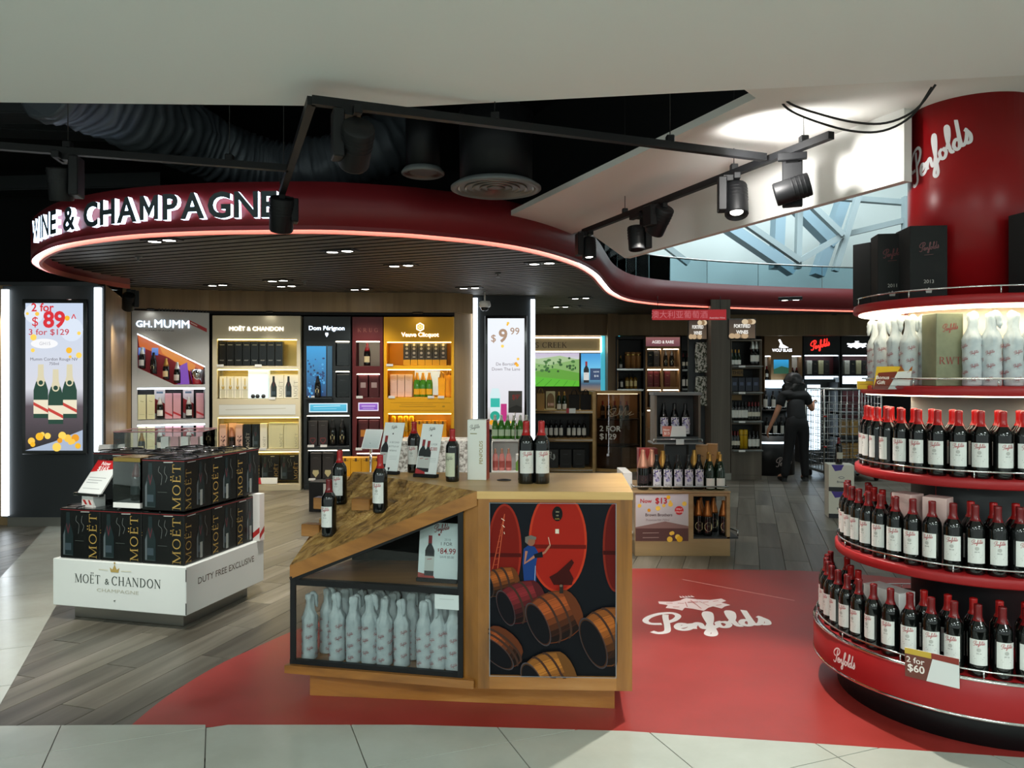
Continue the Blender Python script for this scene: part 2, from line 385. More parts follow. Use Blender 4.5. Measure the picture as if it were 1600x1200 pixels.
def cylfn(rad, z0=0, a0=-PI/2, c=(0, 0)):
    """wraps a print round an upright cylinder; x=0 lands on angle a0"""
    return lambda x, y, l: (c[0]+(rad+l*EPS)*cos(a0+x/rad), c[1]+(rad+l*EPS)*sin(a0+x/rad), z0+y)
# ------------------------------------------------------------------ materials
grainmat('plank_wood', '#646055', '#443f36', '#79736a', 'X', 7, 16, .38, .12, rnd=.32)
for i, c in enumerate(('#544f46', '#646055', '#716b60')): grainmat('field_wood_%d' % i, c, '#443f36', '#79736a', 'X', 7, 16, .38, .1)
noisemat('tile_stone', '#babeb4', '#b1b4a9', 3, .16, rough2=.3)
noisemat('red_vinyl', '#a33733', '#963029', 5, .3, .03, spread=(.3, .7), rough2=.42)
mat('grout', '#5d6158', .8); mat('white_paint', '#dde2df', .7); mat('soffit_white', '#e8e8e4', .6); mat('void_black', '#07080a', .9)
mat('canopy_red', '#7c1d23', .45); mat('lip_red', '#cf6a5a', .5); mat('led_slot', '#fff0ea', emit=6); mat('stand_red', '#9c1a1e', .42, spec=.35); mat('column_red', '#8e1015', .33, spec=.35)
mat('slat_wood', '#57534b', .6); mat('slat_back', '#0d0d0c', .9)
mat('black', '#0c0d0e', .45); mat('satin_black', '#0f1012', .5, spec=.3); mat('matt_black', '#101112', .8); mat('gloss_black', '#08090b', .08)
mat('dark_grey', '#2c2f31', .5); mat('slate', '#252a2d', .5); mat('mid_grey', '#6f7474', .5); mat('white', '#e8e9e6', .5); mat('offwhite', '#dcd9c8', .5)
mat('steel', '#b9bab8', .25, 1); mat('brushed', '#8f8d86', .38, 1); mat('chrome', '#d9dbdb', .1, 1); mat('brass', '#c3a35b', .25, 1)
mat('led', '#eef8ff', emit=3); mat('led_pink', '#ff9a88', emit=.95); mat('lamp_glow', '#fffaf0', emit=10); mat('shelf_glow', '#fff3d6', emit=3)
mat('cool_glow', '#d8efff', emit=1.6); mat('letter_glow', '#d9ecff', emit=1.9); mat('white_glow', '#fff9ee', emit=1.3)
mat('duct_foil', '#52585f', .45, .3); mat('wire', '#0b0b0b', .5)
printmat('print', .45); printmat('print_dark', .4, 0, .12); printmat('print_gloss', .2); printmat('screen', .2, .6); printmat('glow_print', .3, .42); printmat('bright_print', .3, 1.2)
grainmat('wood_counter', '#a26a2e', '#6b431a', '#bb874a', 'X', 6, 12, .32, .08, coat=.15)
grainmat('wood_counter_v', '#986329', '#633e17', '#ae7c40', 'Z', 6, 12, .32, .08, coat=.15)
grainmat('wood_top', '#d3ab6c', '#bd9456', '#dfbd86', 'X', 4, 12, .38, .04)
grainmat('wood_wall', '#8f7550', '#7c6443', '#9d835d', 'Z', 5, 20, .45, .04)
grainmat('wood_grey', '#5b5348', '#4a433a', '#6b6256', 'Z', 5, 20, .5, .06)
grainmat('wood_gondola', '#a58a63', '#927853', '#b39971', 'X', 6, 16, .4, .04)
grainmat('wood_shelf', '#b08d57', '#9a7846', '#bf9e68', 'X', 5, 12, .4, .04)
# the rough hewn slope: split wood, strongly furrowed; streaks also paint in furrow shade
m = grainmat('wood_hewn', '#a67c40', '#62441d', '#c49d5c', 'X', 22, 7, .5, 1.0, rotz=R(26), spread=(.34, .5, .64))
for n_ in m.node_tree.nodes:
    if n_.type == 'BUMP': n_.inputs['Distance'].default_value = .02
for n_, c_ in (('panel_mumm', '#c3c6c6'), ('panel_cream', '#d9cfb0'), ('panel_dom', '#1e2427'), ('panel_krug', '#5c1418'), ('panel_vc', '#f2b008')): mat(n_, c_, .45)
mat('champagne_metal', '#c9b38a', .4, .7); mat('glass_black', '#0b0d0c', .06, coat=.3); mat('glass_green', '#0f2412', .06, coat=.3); mat('glass_lime', '#3c7a26', .08, coat=.3)
mat('capsule_red', '#a81616', .25); mat('capsule_dark', '#6d1014', .25); mat('capsule_black', '#121214', .3); mat('foil_gold', '#b88b45', .35, .7); mat('foil_pink', '#c99079', .35, .6); mat('foil_silver', '#cfd0c8', .3, .6); mat('foil_copper', '#9a5a25', .35, .6)
mat('label_white', '#e3e4e0', .5); mat('label_cream', '#d9cda2', .5);  mat('rose_wine', '#d98b86', .1); mat('gin_teal', '#58b8a5', .1)
noisemat('tissue', '#ced5d7', '#b7c2c7', 15, .65, spread=(.35, .65))
glassmat('glass_pane', (.93, .97, .96), .8); glassmat('smoked_glass', (.66, .58, .52), .9); glassmat('atrium_glass', (.74, .86, .9), .12); glassmat('acrylic', (.96, .98, .98), 1)
# ------------------------------------------------------------------ floor: planks, tiles, red inlay
def clip(poly, n, d):
    """keep the side where p.n <= d"""
    out = []
    for i in range(len(poly)):
        a, b = poly[i-1], poly[i]; da, db = a[0]*n[0]+a[1]*n[1]-d, b[0]*n[0]+b[1]*n[1]-d
        if da*db < 0: t = da/(da-db); out.append((a[0]+(b[0]-a[0])*t, a[1]+(b[1]-a[1])*t))
        if db <= 0: out.append(b)
    return out
def inside(p, poly):
    c = False
    for i in range(len(poly)):
        (x1, y1), (x2, y2) = poly[i-1], poly[i]
        if (y1 > p[1]) != (y2 > p[1]) and p[0] < (x2-x1)*(p[1]-y1)/(y2-y1)+x1: c = not c
    return c
EDGE = [(-9, 2.75), (-4, 3.3), (-2.27, 3.40), (-1.68, 3.41), (-.45, 3.41), (.5, 3.35), (1.19, 3.25), (2.08, 3.116), (2.7, 2.95), (4.0, 2.5), (9, .3)]
def edge_y(x):
    for a, b in zip(EDGE, EDGE[1:]):
        if a[0] <= x <= b[0]: return a[1]+(b[1]-a[1])*(x-a[0])/(b[0]-a[0])
    return 3
ARC = [(-1.69, 3.375), (-1.67, 3.7), (-1.58, 4.1), (-1.46, 4.39), (-1.3, 4.72), (-.95, 5.25), (-.35, 5.78), (.3, 6.08), (.95, 6.18), (1.55, 6.16), (2.47, 6.08), (3.3, 5.7), (4.0, 5.0), (4.3, 4.2), (4.2, 3.3)]
RED = catmull(ARC, 5)+[(x, edge_y(x)-.002) for x in (4.0, 3.3, 2.7, 2.08, 1.6, 1.19, .8, .5, 0, -.45, -1.1)]
floor = MB().box(-12, -6, -.06, 12, 20, -.014, 'grout').build('floor'); tag(floor, kind='structure')
MB().box(-12, -6, -.012, 12, .895, .003, 'tile_stone').build('tile_field', floor)['kind'] = 'stuff'
A = R(73); U = Vector((cos(A), sin(A))); V = Vector((-sin(A), cos(A)))
pl = []
for i in range(-60, 80):
    for j in range(-12, 20):
        c = V*(i*.2)+U*(j*1.2+(i*.47 % 1.2)); 
        if c.y > 16.9 or abs(c.x) > .76*c.y+1.1 or c.y < edge_y(max(-8.9, min(8.9, c.x)))-.55: continue
        if c.x < -9 or c.x > 9 or (inside(c, RED) and all(inside(c+U*s*.66+V*t*.12, RED) for s in (-1, 1) for t in (-1, 1))): continue
        pl.append(c)
pl.sort(key=lambda c: c.length)
pm = MB().box(-.598, -.0985, -.012, .598, .0985, 0, 'plank_wood', .0015).mesh('plank')
for c in pl[:300]:
    o = link('plank', pm, floor, (c.x, c.y, random.uniform(-.0006, 0)), A+(PI if random.random() < .5 else 0))
fm = MB(); rr = random.Random(3)
for c in pl[300:]:
    k = len(fm.v); fm.box(-.598, -.0985, -.012, .598, .0985, 0, 'field_wood_%d' % rr.randrange(3)); fm.xf(Matrix.Translation((c.x, c.y, 0)) @ Matrix.Rotation(A, 4, 'Z'), k)
me = bpy.data.meshes.new('plank_field'); me.from_pydata(fm.v, [], fm.f)
for m in fm.mats: me.materials.append(m)
me.polygons.foreach_set('material_index', fm.m); tag(link('plank_field', me, floor), kind='stuff')
# mall tiles in front, laid 21 degrees off, cut along the shop line
B = R(21); TU = Vector((cos(B), sin(B))); TV = Vector((-sin(B), cos(B))); T0 = Vector((-1.347, 3.38))
for i in range(-12, 14):
    for j in range(-9, 6):
        q = [T0+TU*(.6*(i+a))+TV*(.6*(j+b)) for a, b in ((.004, .004), (.996, .004), (.996, .996), (.004, .996))]
        p = [tuple(v) for v in q]
        for a, b in zip(EDGE, EDGE[1:]):
            n = Vector((-(b[1]-a[1]), b[0]-a[0])).normalized(); p = clip(p, n, n.dot(Vector(a))) if p else p
        for n, d in (((-1, 0), 4.6), ((1, 0), 4.6), ((0, -1), .9)): p = clip(p, n, d) if p else p
        if len(p) < 3: continue
        ar = abs(sum(p[k-1][0]*p[k][1]-p[k][0]*p[k-1][1] for k in range(len(p))))/2
        if ar > .004: MB().prism(p, -.012, .003, 'tile_stone').build('tile', floor)
# pale diagonal strip of the same tile between the planks, left of the white plinth
D = Vector((-.39, .92)).normalized(); N = Vector((.92, .39)).normalized(); S0 = Vector((-2.72, 3.65)); S1 = Vector((-2.46, 3.65))
for k in range(9):
    a = S0+D*(k*.61-.5); q = [a-N*.24, a+N*.27, a+N*.27+D*.604, a-N*.24+D*.604]
    MB().prism([tuple(v) for v in q], -.012, .002, 'tile_stone').build('tile', floor)
red = MB().prism(RED, -.001, .0025, 'red_vinyl').build('floor_inlay'); tag(red, kind='structure')
def crest(p, x, y, s, c, bg):
    """winged shield with a ribbon each side, drawn in outline"""
    p.poly([(x-.16*s, y+.18*s), (x-.02*s, y+.24*s), (x+.14*s, y+.18*s), (x+.17*s, y-.1*s), (x+.0*s, y-.2*s), (x-.17*s, y-.1*s)], c)
    for sg in (-1, 1):
        p.poly([(x+sg*a*s, y+b*s) for a, b in ((.14, .17), (.36, .13), (.6, .16), (.63, .08), (.5, .03), (.6, -.06), (.46, -.1), (.36, -.16), (.26, -.08), (.14, -.12))], c)
        for a, b in ((.24, .06), (.44, .08), (.4, -.05)): p.line([(x+sg*(a-.06)*s, y+b*s), (x+sg*(a+.05)*s, y+(b+.012)*s)], .014*s, bg)
        p.line([(x+sg*.13*s, y+.1*s), (x+sg*.2*s, y-.06*s)], .012*s, bg)
    for k in range(5): p.poly([(x+(-.13+.055*k)*s, y+.24*s), (x+(-.105+.055*k)*s, y+.31*s), (x+(-.07+.055*k)*s, y+.24*s)], c)
    p.line([(x-.1*s, y+.08*s), (x+.1*s, y+.08*s)], .014*s, bg); p.line([(x, y+.15*s), (x, y-.14*s)], .012*s, bg)
p = Print(); crest(p, 0, 0, .38, '#efdcdc', '#c8605c')
p.build('printed_crest', red, fn=lambda x, y, l: (x, y*1.8, .003+l*.0002), loc=(1.245, 5.2, 0), rz=R(8))
p = Print(); p.pen(0, 0, .78, '#f2eeee', 0, 5, 1.3)
p.build('printed_name', red, fn=lambda x, y, l: (x, y, .003+l*.0002), loc=(1.215, 4.8, 0), rz=R(11))
mat('scuff', '#d9a19c', .5); MB().bar(Vector((1.3, 5.85, .0027)), Vector((1.95, 5.3, .0027)), .008, .0004, 'scuff').build('scratch', red)
# ------------------------------------------------------------------ outer shell
tag(MB().box(-9.2, 17, 0, 9.2, 17.2, 2.95, 'dark_grey').build('wall_back'), kind='structure')
tag(MB().box(-9.2, 2.4, 0, -9, 17, 4.4, 'void_black').build('wall_left'), kind='structure')
tag(MB().box(9, 2.4, 0, 9.2, 17, 7, 'white_paint').build('wall_right'), kind='structure')
ce = [(-9, 3.3), (-2.336, 3.505), (-.475, 3.563), (2.127, 3.19), (9, 2.2), (9, -6), (-9, -6)]
mat('ceiling_paint', '#f1f5f4', .7)
ceil = MB().prism(ce, 2.8, 3.3, 'ceiling_paint').build('ceiling'); tag(ceil, kind='structure')
tag(MB().prism([(-9, 3.2), (4, 3.2), (3, 6), (1.2, 10.2), (-9, 10.2)], 4.2, 4.3, 'void_black').build('ceiling_void'), kind='structure')
tag(MB().box(-9, 9.9, 2.78, 1.2, 10.0, 4.3, 'void_black').build('wall_void'), kind='structure')
# white soffit with its downstand beam
tag(MB().prism([(1.0, 3.4), (1.13, 3.56), (.23, 5.6), (-.75, 7.9), (-.35, 8.2), (-.02, 8.4), (.71, 6.55), (1.69, 4.15), (1.9, 3.72), (4.4, 4.1), (9, 4.1), (9, 2.15), (2.1, 3.1)], 2.84, 2.88, 'soffit_white').build('ceiling_soffit'), kind='structure')
La, Lb = Vector((-.05, 8.4)), Vector((1.905, 3.645)); n = Vector((Lb.y-La.y, -(Lb.x-La.x))).normalized()*-.05; lp = lambda t: La+(Lb-La)*t
qs = [(*lp(.335), 2.88), (*lp(.483), 2.49), (*lp(.99), 2.49), (*lp(.99), 2.88)]
bm_ = MB(); bm_.add([Vector(v) for v in qs]+[Vector(v)+Vector((n.x, n.y, 0)) for v in qs], [(0, 1, 2, 3), (7, 6, 5, 4), (0, 4, 5, 1), (1, 5, 6, 2), (2, 6, 7, 3), (3, 7, 4, 0)], 'soffit_white'); bm_.build('ceiling_beam')['kind'] = 'structure'
tag(MB().prism([(-.02, 8.42), (1.9, 3.74), (4.4, 4.12), (9, 4.12), (9, 4.2), (4.4, 4.2), (1.98, 3.8), (.06, 8.46)], 2.885, 4.3, 'void_black').build('wall_void_side'), kind='structure')
# ------------------------------------------------------------------ the red canopy: fascia band, light strip, slatted ceiling
BAND = [(-4.6, 9.1), (-4.7, 8.7), (-4.74, 8.25), (-4.7, 7.75), (-4.5, 7.2), (-4.24, 6.8), (-3.89, 6.4), (-3.58, 6.12), (-3.18, 5.87), (-2.75, 5.68), (-2.27, 5.57), (-1.85, 5.53), (-1.375, 5.52), (-1.0, 5.6), (-.656, 5.72), (-.126, 6.05), (.272, 6.5), (.632, 7.16), (.88, 7.9), (1.06, 8.7), (1.27, 9.6), (1.56, 10.4), (1.86, 10.85), (2.35, 11.25), (3.53, 11.78), (5.45, 12.3), (8.9, 12.9)]
BP = catmull(BAND, 5)
def offs(path, d):
    out = []
    for i, p_ in enumerate(path):
        a, b = path[max(i-1, 0)], path[min(i+1, len(path)-1)]; t = Vector((b[0]-a[0], b[1]-a[1])).normalized(); out.append((p_[0]-t.y*d, p_[1]+t.x*d))
    return out
def wall_strip(mb, path, off_, z0, z1, m):
    a, b = path, offs(path, off_); n = len(a); vs = []
    for q, z in ((a, z0), (a, z1), (b, z1), (b, z0)): vs += [(x, y, z) for x, y in q]
    for k in range(4):
        f = [(k*n+i, k*n+i+1, ((k+1) % 4)*n+i+1, ((k+1) % 4)*n+i) for i in range(n-1)]
        mb.add(vs, f, m, False)
    return mb
bmb = wall_strip(MB(), BP, .09, 2.634, 2.95, 'canopy_red')
band = bmb.build('trim_1'); tag(band, kind='structure')
for p_ in band.data.polygons: p_.use_smooth = abs(p_.normal.z) < .5
wall_strip(MB(), BP, .007, 2.604, 2.634, 'canopy_red').build('outer_lip', band)
wall_strip(MB(), offs(BP, .062), .028, 2.586, 2.634, 'lip_red').build('inner_lip', band)
wall_strip(MB(), offs(BP, .012), .045, 2.627, 2.633, 'led_slot').build('light_strip', band)
inner = offs(BP, .1)
poly = inner+[(8.9, 16.9), (-5.3, 16.9), (-5.3, 9.9), (-4.75, 9.5)]
roof = MB().prism(poly, 2.775, 2.8, 'slat_back').build('ceiling_slatted'); tag(roof, kind='structure')
C = R(-21); SU = Vector((cos(C), sin(C))); SV = Vector((-sin(C), cos(C)))
for k in range(10, 130):
    t = k*.15; xs = []
    for i in range(len(poly)):
        a, b = Vector(poly[i-1]), Vector(poly[i]); da, db = a.dot(SV)-t, b.dot(SV)-t
        if da*db < 0: xs.append((a+(b-a)*(da/(da-db))).dot(SU))
    xs.sort()
    for x0, x1 in zip(xs[::2], xs[1::2]):
        if x1-x0 < .15: continue
        o = MB().box(x0+.01, -.055, .001, x1-.01, .055, .028, 'slat_back').add([(x0+.01, -.055, 0), (x1-.01, -.055, 0), (x1-.01, .055, 0), (x0+.01, .055, 0)], [(3, 2, 1, 0)], 'slat_wood').build('slat', roof, (SV.x*t, SV.y*t, 2.7), C)
def extrude_text(mb, t, h, depth, front, side, align='l', off=.0):
    vs, fs, a, b = text_geo(t, off); a, b = text_geo(t, 0)[2:]; k = h/.73; cnt = {}
    for f in fs:
        for i in range(len(f)): e = tuple(sorted((f[i-1], f[i]))); cnt[e] = cnt.get(e, 0)+1
    ox = -a if align == 'l' else -(a+b)/2
    P0 = [((x+ox)*k, -depth, y*k) for x, y in vs]; P1 = [((x+ox)*k, 0, y*k) for x, y in vs]
    mb.add(P0, fs, front); n = len(P0)
    mb.add(P0+P1, [(i, j, n+j, n+i) for (i, j), c in cnt.items() if c == 1], side)
    return (b-a)*k
def raised(parent, t, h, depth, m, x, z, align='l', off=0.0, front=None):
    """raised lettering, every letter a piece of its own; returns its width"""
    k = h/.73; L = text_geo(t, 0)[3]-text_geo(t, 0)[2]; x0 = x-(L*k/2 if align == 'c' else 0)
    for i, ch in enumerate(t):
        if ch == ' ': continue
        g = text_geo(ch, 0); right = text_geo(t[:i+1], 0)[3]-text_geo(t, 0)[2]
        mb = MB(); extrude_text(mb, ch, h, depth, front or m, m, 'l', off); mb.build('letter', parent, (x0+(right-(g[3]-g[2]))*k, 0, z))
    return L*k
# illuminated letters standing off the band
mat('letter_face', '#37454b', .4)
sign = empty('illuminated_sign', (-2.5, 5.6, 2.69), 0, 'halo-lit raised lettering along the curved red canopy above the slatted ceiling', 'sign')
lens = [0]
for a, b in zip(BP, BP[1:]): lens.append(lens[-1]+math.dist(a, b))
def along(s):
    for i in range(len(BP)-1):
        if lens[i+1] >= s:
            t = (s-lens[i])/(lens[i+1]-lens[i]); a, b = BP[i], BP[i+1]
            return Vector((a[0]+(b[0]-a[0])*t, a[1]+(b[1]-a[1])*t)), math.atan2(b[1]-a[1], b[0]-a[0])
word = 'WINE & CHAMPAGNE'; hL = .185; gaps = .033
i_end = min(range(len(BP)), key=lambda i: math.dist(BP[i], (-1.66, 5.52)))
wid = [(.09 if ch == ' ' else (text_geo(ch, 0)[3]-text_geo(ch, 0)[2])*hL/.73+gaps) for ch in word]
s = lens[i_end]-sum(wid)*1.02
for ch, wd in zip(word, wid):
    if ch != ' ':
        pt, an = along(s+wd/2); mb = MB(); extrude_text(mb, ch, hL, .04, 'letter_face', 'letter_glow', 'c', .03)
        nrm = Vector((sin(an), -cos(an)))
        o = mb.build('letter', sign, (pt.x+nrm.x*.012+2.5, pt.y+nrm.y*.012-5.6, 0), an)
    s += wd*1.02
# ------------------------------------------------------------------ atrium behind the mezzanine glass
tag(MB().box(.5, 17, 2.95, 9, 17.2, 8, 'white_paint').build('wall_atrium'), kind='structure')
tag(MB().box(.9, 9.5, 2.95, 1.05, 17, 8, 'white_paint').build('wall_atrium_side'), kind='structure')
tag(MB().box(.9, 8.5, 7.5, 9, 17, 7.7, 'white_paint').build('ceiling_atrium'), kind='structure')
def z8(x, y): return (860+x*.375, 120+y*.375)
def truss(name, segs, Y, wd, m, label):
    r = empty(name, (4, Y, 2.95), 0, label, 'truss')
    for a, b in segs:
        Yk = Y+.06*segs.index((a, b)); pa, pb = at(*z8(*a), Yk), at(*z8(*b), Yk); o = MB().bar(pa-r.location, pb-r.location, .10 if wd < .2 else .2, wd, m, (0, 1, 0)).build('strut', r)
mat('truss_grey', '#98a3a5', .5); mat('truss_shadow_blue', '#8fa6b2', .5)
truss('roof_truss_and_shadow', [((740, 560), (1040, 768)), ((1050, 500), (1217, 660)), ((1217, 660), (1035, 768)), ((1290, 470), (1185, 810)), ((460, 690), (575, 778)), ((1038, 500), (1030, 800)), ((1480, 500), (1480, 640)), ((1217, 660), (1510, 590)), ((1150, 500), (1520, 528))], 14.2, .14, 'truss_grey', 'pale grey triangulated steel truss seen through the mezzanine glass, nearest the glass')
truss('roof_truss_and_shadow', [((640, 560), (1010, 810)), ((980, 500), (1180, 700)), ((1230, 480), (1110, 830)), ((950, 560), (940, 800))], 15.6, .34, 'truss_shadow_blue', 'wide blue-grey diagonal bars built as shadows of the nearer truss in the atrium')  # solid bars in place of the truss shadows on the white wall
gb = empty('balustrade', (4, 11.7, 2.95), 0, 'low frameless glass balustrade on the red band below the white trusses', 'balustrade')
gp = [q for q in offs(BP, .05) if q[0] > 1.05]
for i in range(0, len(gp)-1, 3):
    a, b = Vector((*gp[i], 0)), Vector((*gp[min(i+3, len(gp)-1)], 0)); d = (b-a)*.004
    mb = MB().bar(a+d-Vector((4, 11.7, -.17)), b-d-Vector((4, 11.7, -.17)), .012, .34, 'atrium_glass'); mb.build('glass_panel', gb)
MB().tube([(q[0]-4, q[1]-11.7, .35) for q in gp], .014, 'steel', 6).build('top_rail', gb)
# ------------------------------------------------------------------ walls, screens' columns
def wall_poly(name, path, z0, z1, th, m):
    o = wall_strip(MB(), path, th, z0, z1, m).build(name); tag(o, kind='structure'); return o
wall_poly('wall_wood', [(-4.2, 7.93), (-4.93, 9.84), (-4.9, 9.88)], 0, 2.5, .06, 'wood_wall')
wall_poly('wall_fascia', [(-5.0, 9.86), (-4.05, 10.27), (-2.85, 10.46), (-1.77, 10.56), (-.8, 10.58), (-.55, 10.8)], 2.43, 2.71, .12, 'wood_wall')
wall_poly('wall_recess', [(-5.4, 10.2), (-4.3, 10.85), (-2.9, 11.02), (-.7, 11.1)], 0, 2.7, .1, 'matt_black')
wall_poly('wall_wood_centre', [(-.8, 10.68), (-.56, 10.9)], 0, 2.7, .05, 'wood_wall')
tag(MB().box(-9, 8.0, 0, -5.24, 8.1, 2.5, 'wood_wall').build('wall_wood_left'), kind='structure')
def screen_column(x0, x1, Y, zt, dep):
    c = MB().box(x0, Y, .1, x1, Y+dep, zt, 'slate').box(x0+.03, Y+.03, 0, x1-.03, Y+dep, .1, 'brushed').build('pillar'); tag(c, kind='structure'); return c
def led_strip(x, Y, z0, z1, parent):
    MB().box(x-.03, Y-.035, z0, x+.03, Y, z1, 'led').build('light_strip', parent)
c1 = screen_column(-5.24, -4.2, 7.9, 2.48, .04); led_strip(-5.2, 7.9, .12, 2.44, c1); led_strip(-4.25, 7.9, .12, 2.46, c1)
c2 = screen_column(-.56, .33, 10.9, 2.695, .9); led_strip(-.52, 10.9, .05, 2.66, c2); led_strip(.295, 10.9, .05, 2.64, c2)
def bubbles(p, x0, y0, x1, y1, n, seed, s=.05):
    q = random.Random(seed)
    for i in range(n):
        r_ = q.uniform(.35, 1)*s; p.ell(q.uniform(x0, x1), q.uniform(y0, y1), r_, r_, q.choice(('#f5b81c', '#ffd45a', '#e99a10', '#f7c64a')), 14)
def champ_shape(p, x, y, h, glass='#153d2e', foil='#d8cfae', label='#e9dfc4', sash=None):
    w_ = h*.135; k = [(0, -1), (.55, -1), (.66, -.55), (.80, -.38), (1, -.34)]
    side = [(w_*1.0, 0), (w_*1.0, .52*h), (w_*.75, .64*h), (w_*.42, .76*h), (w_*.36, h)]
    p.poly([(x+a, y+b) for a, b in side]+[(x-a, y+b) for a, b in side[::-1]], glass)
    p.poly([(x+w_*.62, y+.68*h), (x+w_*.42, y+.78*h), (x+w_*.38, y+h), (x-w_*.38, y+h), (x-w_*.42, y+.78*h), (x-w_*.62, y+.68*h)], foil)
    p.rect(x-w_, y+.08*h, x+w_, y+.34*h, label); p.ell(x, y+.66*h, w_*.5, w_*.5, foil, 14); p.ell(x, y+.66*h, w_*.32, w_*.32, glass, 12)
    if sash: p.poly([(x-w_, y+.30*h), (x-w_, y+.24*h), (x+w_, y+.1*h), (x+w_, y+.16*h)], sash)
def wall_screen(x0, x1, z0, z1, Y, label, draw):
    r = empty('display_screen', ((x0+x1)/2, Y, z0), 0, label, 'screen'); W_, H_ = x1-x0, z1-z0
    MB().box(-W_/2-.04, -.03, -.04, W_/2+.04, 0, H_+.04, 'gloss_black', .006).build('frame', r)
    p = Print(); draw(p, W_, H_); p.build('display', r, 'screen', loc=(-W_/2, -.031, 0)); return r
def scr1(p, W, H):
    p.rect(0, .42*H, W, H, '#d4d5de', '#c6d4ea'); p.rect(0, .3*H, W, .42*H, '#5d5058', '#d4d5de'); p.rect(0, 0, W, .3*H, '#1c181b', '#5d5058')
    p.ell(.15*W, .93*H, .1, .1, '#dfe6f2'); p.ell(.8*W, .82*H, .12, .12, '#d9e3f2'); bubbles(p, .02, .58*H, W-.02, .98*H, 9, 5, .035)
    p.text('2 for', .3*W, .945*H, .085, '#d5202c', off=.02); p.text('$', .17*W, .845*H, .10, '#d5202c'); p.text('89', .5*W, .838*H, .165, '#d5202c', off=.035); p.text('^', .84*W, .87*H, .09, '#d5202c')
    p.text('3 for $129', .41*W, .785*H, .062, '#c2384a', off=.01, sx=1.15); p.ell(.33*W, .725*H, .14, .05, '#f3f3f5'); p.text('GH15', .34*W, .715*H, .035, '#b3b3bb')
    p.text('Mumm Cordon Rouge NV', .5*W, .61*H, .033, '#55505a', sx=1.0); p.text('750ml', .5*W, .58*H, .03, '#55505a')
    champ_shape(p, .27*W, .22*H, .55, sash='#c33a30'); champ_shape(p, .77*W, .22*H, .55, sash='#c33a30'); champ_shape(p, .53*W, .18*H, .56, sash='#c33a30')
    p.poly([(0, 0), (W, 0), (W, .14*H), (.5*W, .06*H)], '#a9b6cc'); bubbles(p, .05, .02*H, W-.03, .11*H, 13, 8, .06)
wall_screen(-4.985, -4.395, .79, 2.30, 7.9, 'tall lit advertising screen with three champagne bottles and 2 for $89 price on dark pillar', scr1)
def scr2(p, W, H):
    p.rect(0, 0, W, .2*H, '#8c7a66', '#d8d6da'); p.rect(0, .2*H, W, H, '#dedbe2', '#eef3fa'); bubbles(p, .02, .55*H, W-.02, .99*H, 6, 11, .03)
    p.text('$', .16*W, .79*H, .105, '#a9876d', off=.01); p.text('9', .42*W, .79*H, .185, '#a98a72', off=.03); p.text('99', .74*W, .855*H, .1, '#a98a72', off=.01)
    p.text('De Bortoli', .48*W, .575*H, .045, '#7b7078'); p.text('Down The Lane', .5*W, .53*H, .045, '#7b7078')
    p.poly([(.08*W, .08*H), (.33*W, .08*H), (.35*W, .3*H), (.3*W, .37*H), (.12*W, .37*H), (.06*W, .3*H)], '#cfe7ea'); p.rect(.08*W, .2*H, .33*W, .28*H, '#2cb3a4'); p.ell(.2*W, .12*H, .07, .07, '#1c9d86')
    p.rect(.36*W, .07*H, .52*W, .23*H, '#b72c7a'); bubbles(p, .1*W, .01*H, .95*W, .09*H, 9, 4, .04)
wall_screen(-.345, .175, .8, 2.37, 10.9, 'tall lit advertising screen with $9.99 wine offer on the central pillar', scr2)
# ------------------------------------------------------------------ lighting tracks, spotlights
def track(a, b, z, label, wires=(.2, .8), grp=None):
    o = Vector((a.x, a.y, z)); r = empty('lighting_track', o, 0, label, 'lighting track', grp); v = b-a; v.z = 0
    MB().bar((0, 0, 0), v, .036, .036, 'satin_black').build('rail', r)
    for t in wires:
        q = v*t; MB().tube([q+Vector((0, 0, .02)), q+Vector((0, 0, 1.48))], .0025, 'wire', 5).build('suspension_wire', r)
        MB().box(q.x-.02, q.y-.02, .015, q.x+.02, q.y+.02, .05, 'satin_black', .004).build('suspension_bracket', r)
ZT = 2.7
t1a, t1b = onz(912, 362, ZT), onz(1299, 211, ZT); t2b = onz(1195, 246, ZT); tc_ = onz(487, 157, ZT); t3b = onz(440, 303, ZT); t4a, t4b = onz(-60, 224, ZT), onz(452, 263, ZT)
track(t1a, t1b, ZT, 'black spotlight track hung in front of the white beam, running back from the red pillar', (.25, .72, .93))
track(tc_, t2b, ZT, 'long black track from the white ceiling edge to the beam track', (.35, .75))
track(tc_, t3b, ZT, 'short black track running back from the white ceiling edge towards the sign', (.9,))
track(t4a, t4b, ZT, 'black track over the left half of the red canopy', (.3, .8))
for x0, y0, x1, y1, Y, lab in ((-80, 178, 330, 184, 7.1, 'topmost of the dark cable trays above the sign'), (-80, 200, 300, 215, 7.7, 'middle one of the dark cable trays above the sign'), (-80, 300, 260, 292, 9.6, 'lowest of the dark cable trays above the sign, just over the canopy')):
    a, b = at(x0, y0, Y), at(x1, y1, Y); o = MB().bar((0, 0, 0), b-a, .3, .07, 'dark_grey').bar((0, -.16, .06), b-a+Vector((0, -.16, .06)), .02, .16, 'dark_grey').build('cable_tray', None, a); tag(o, lab, 'cable tray', 'dark cable trays')
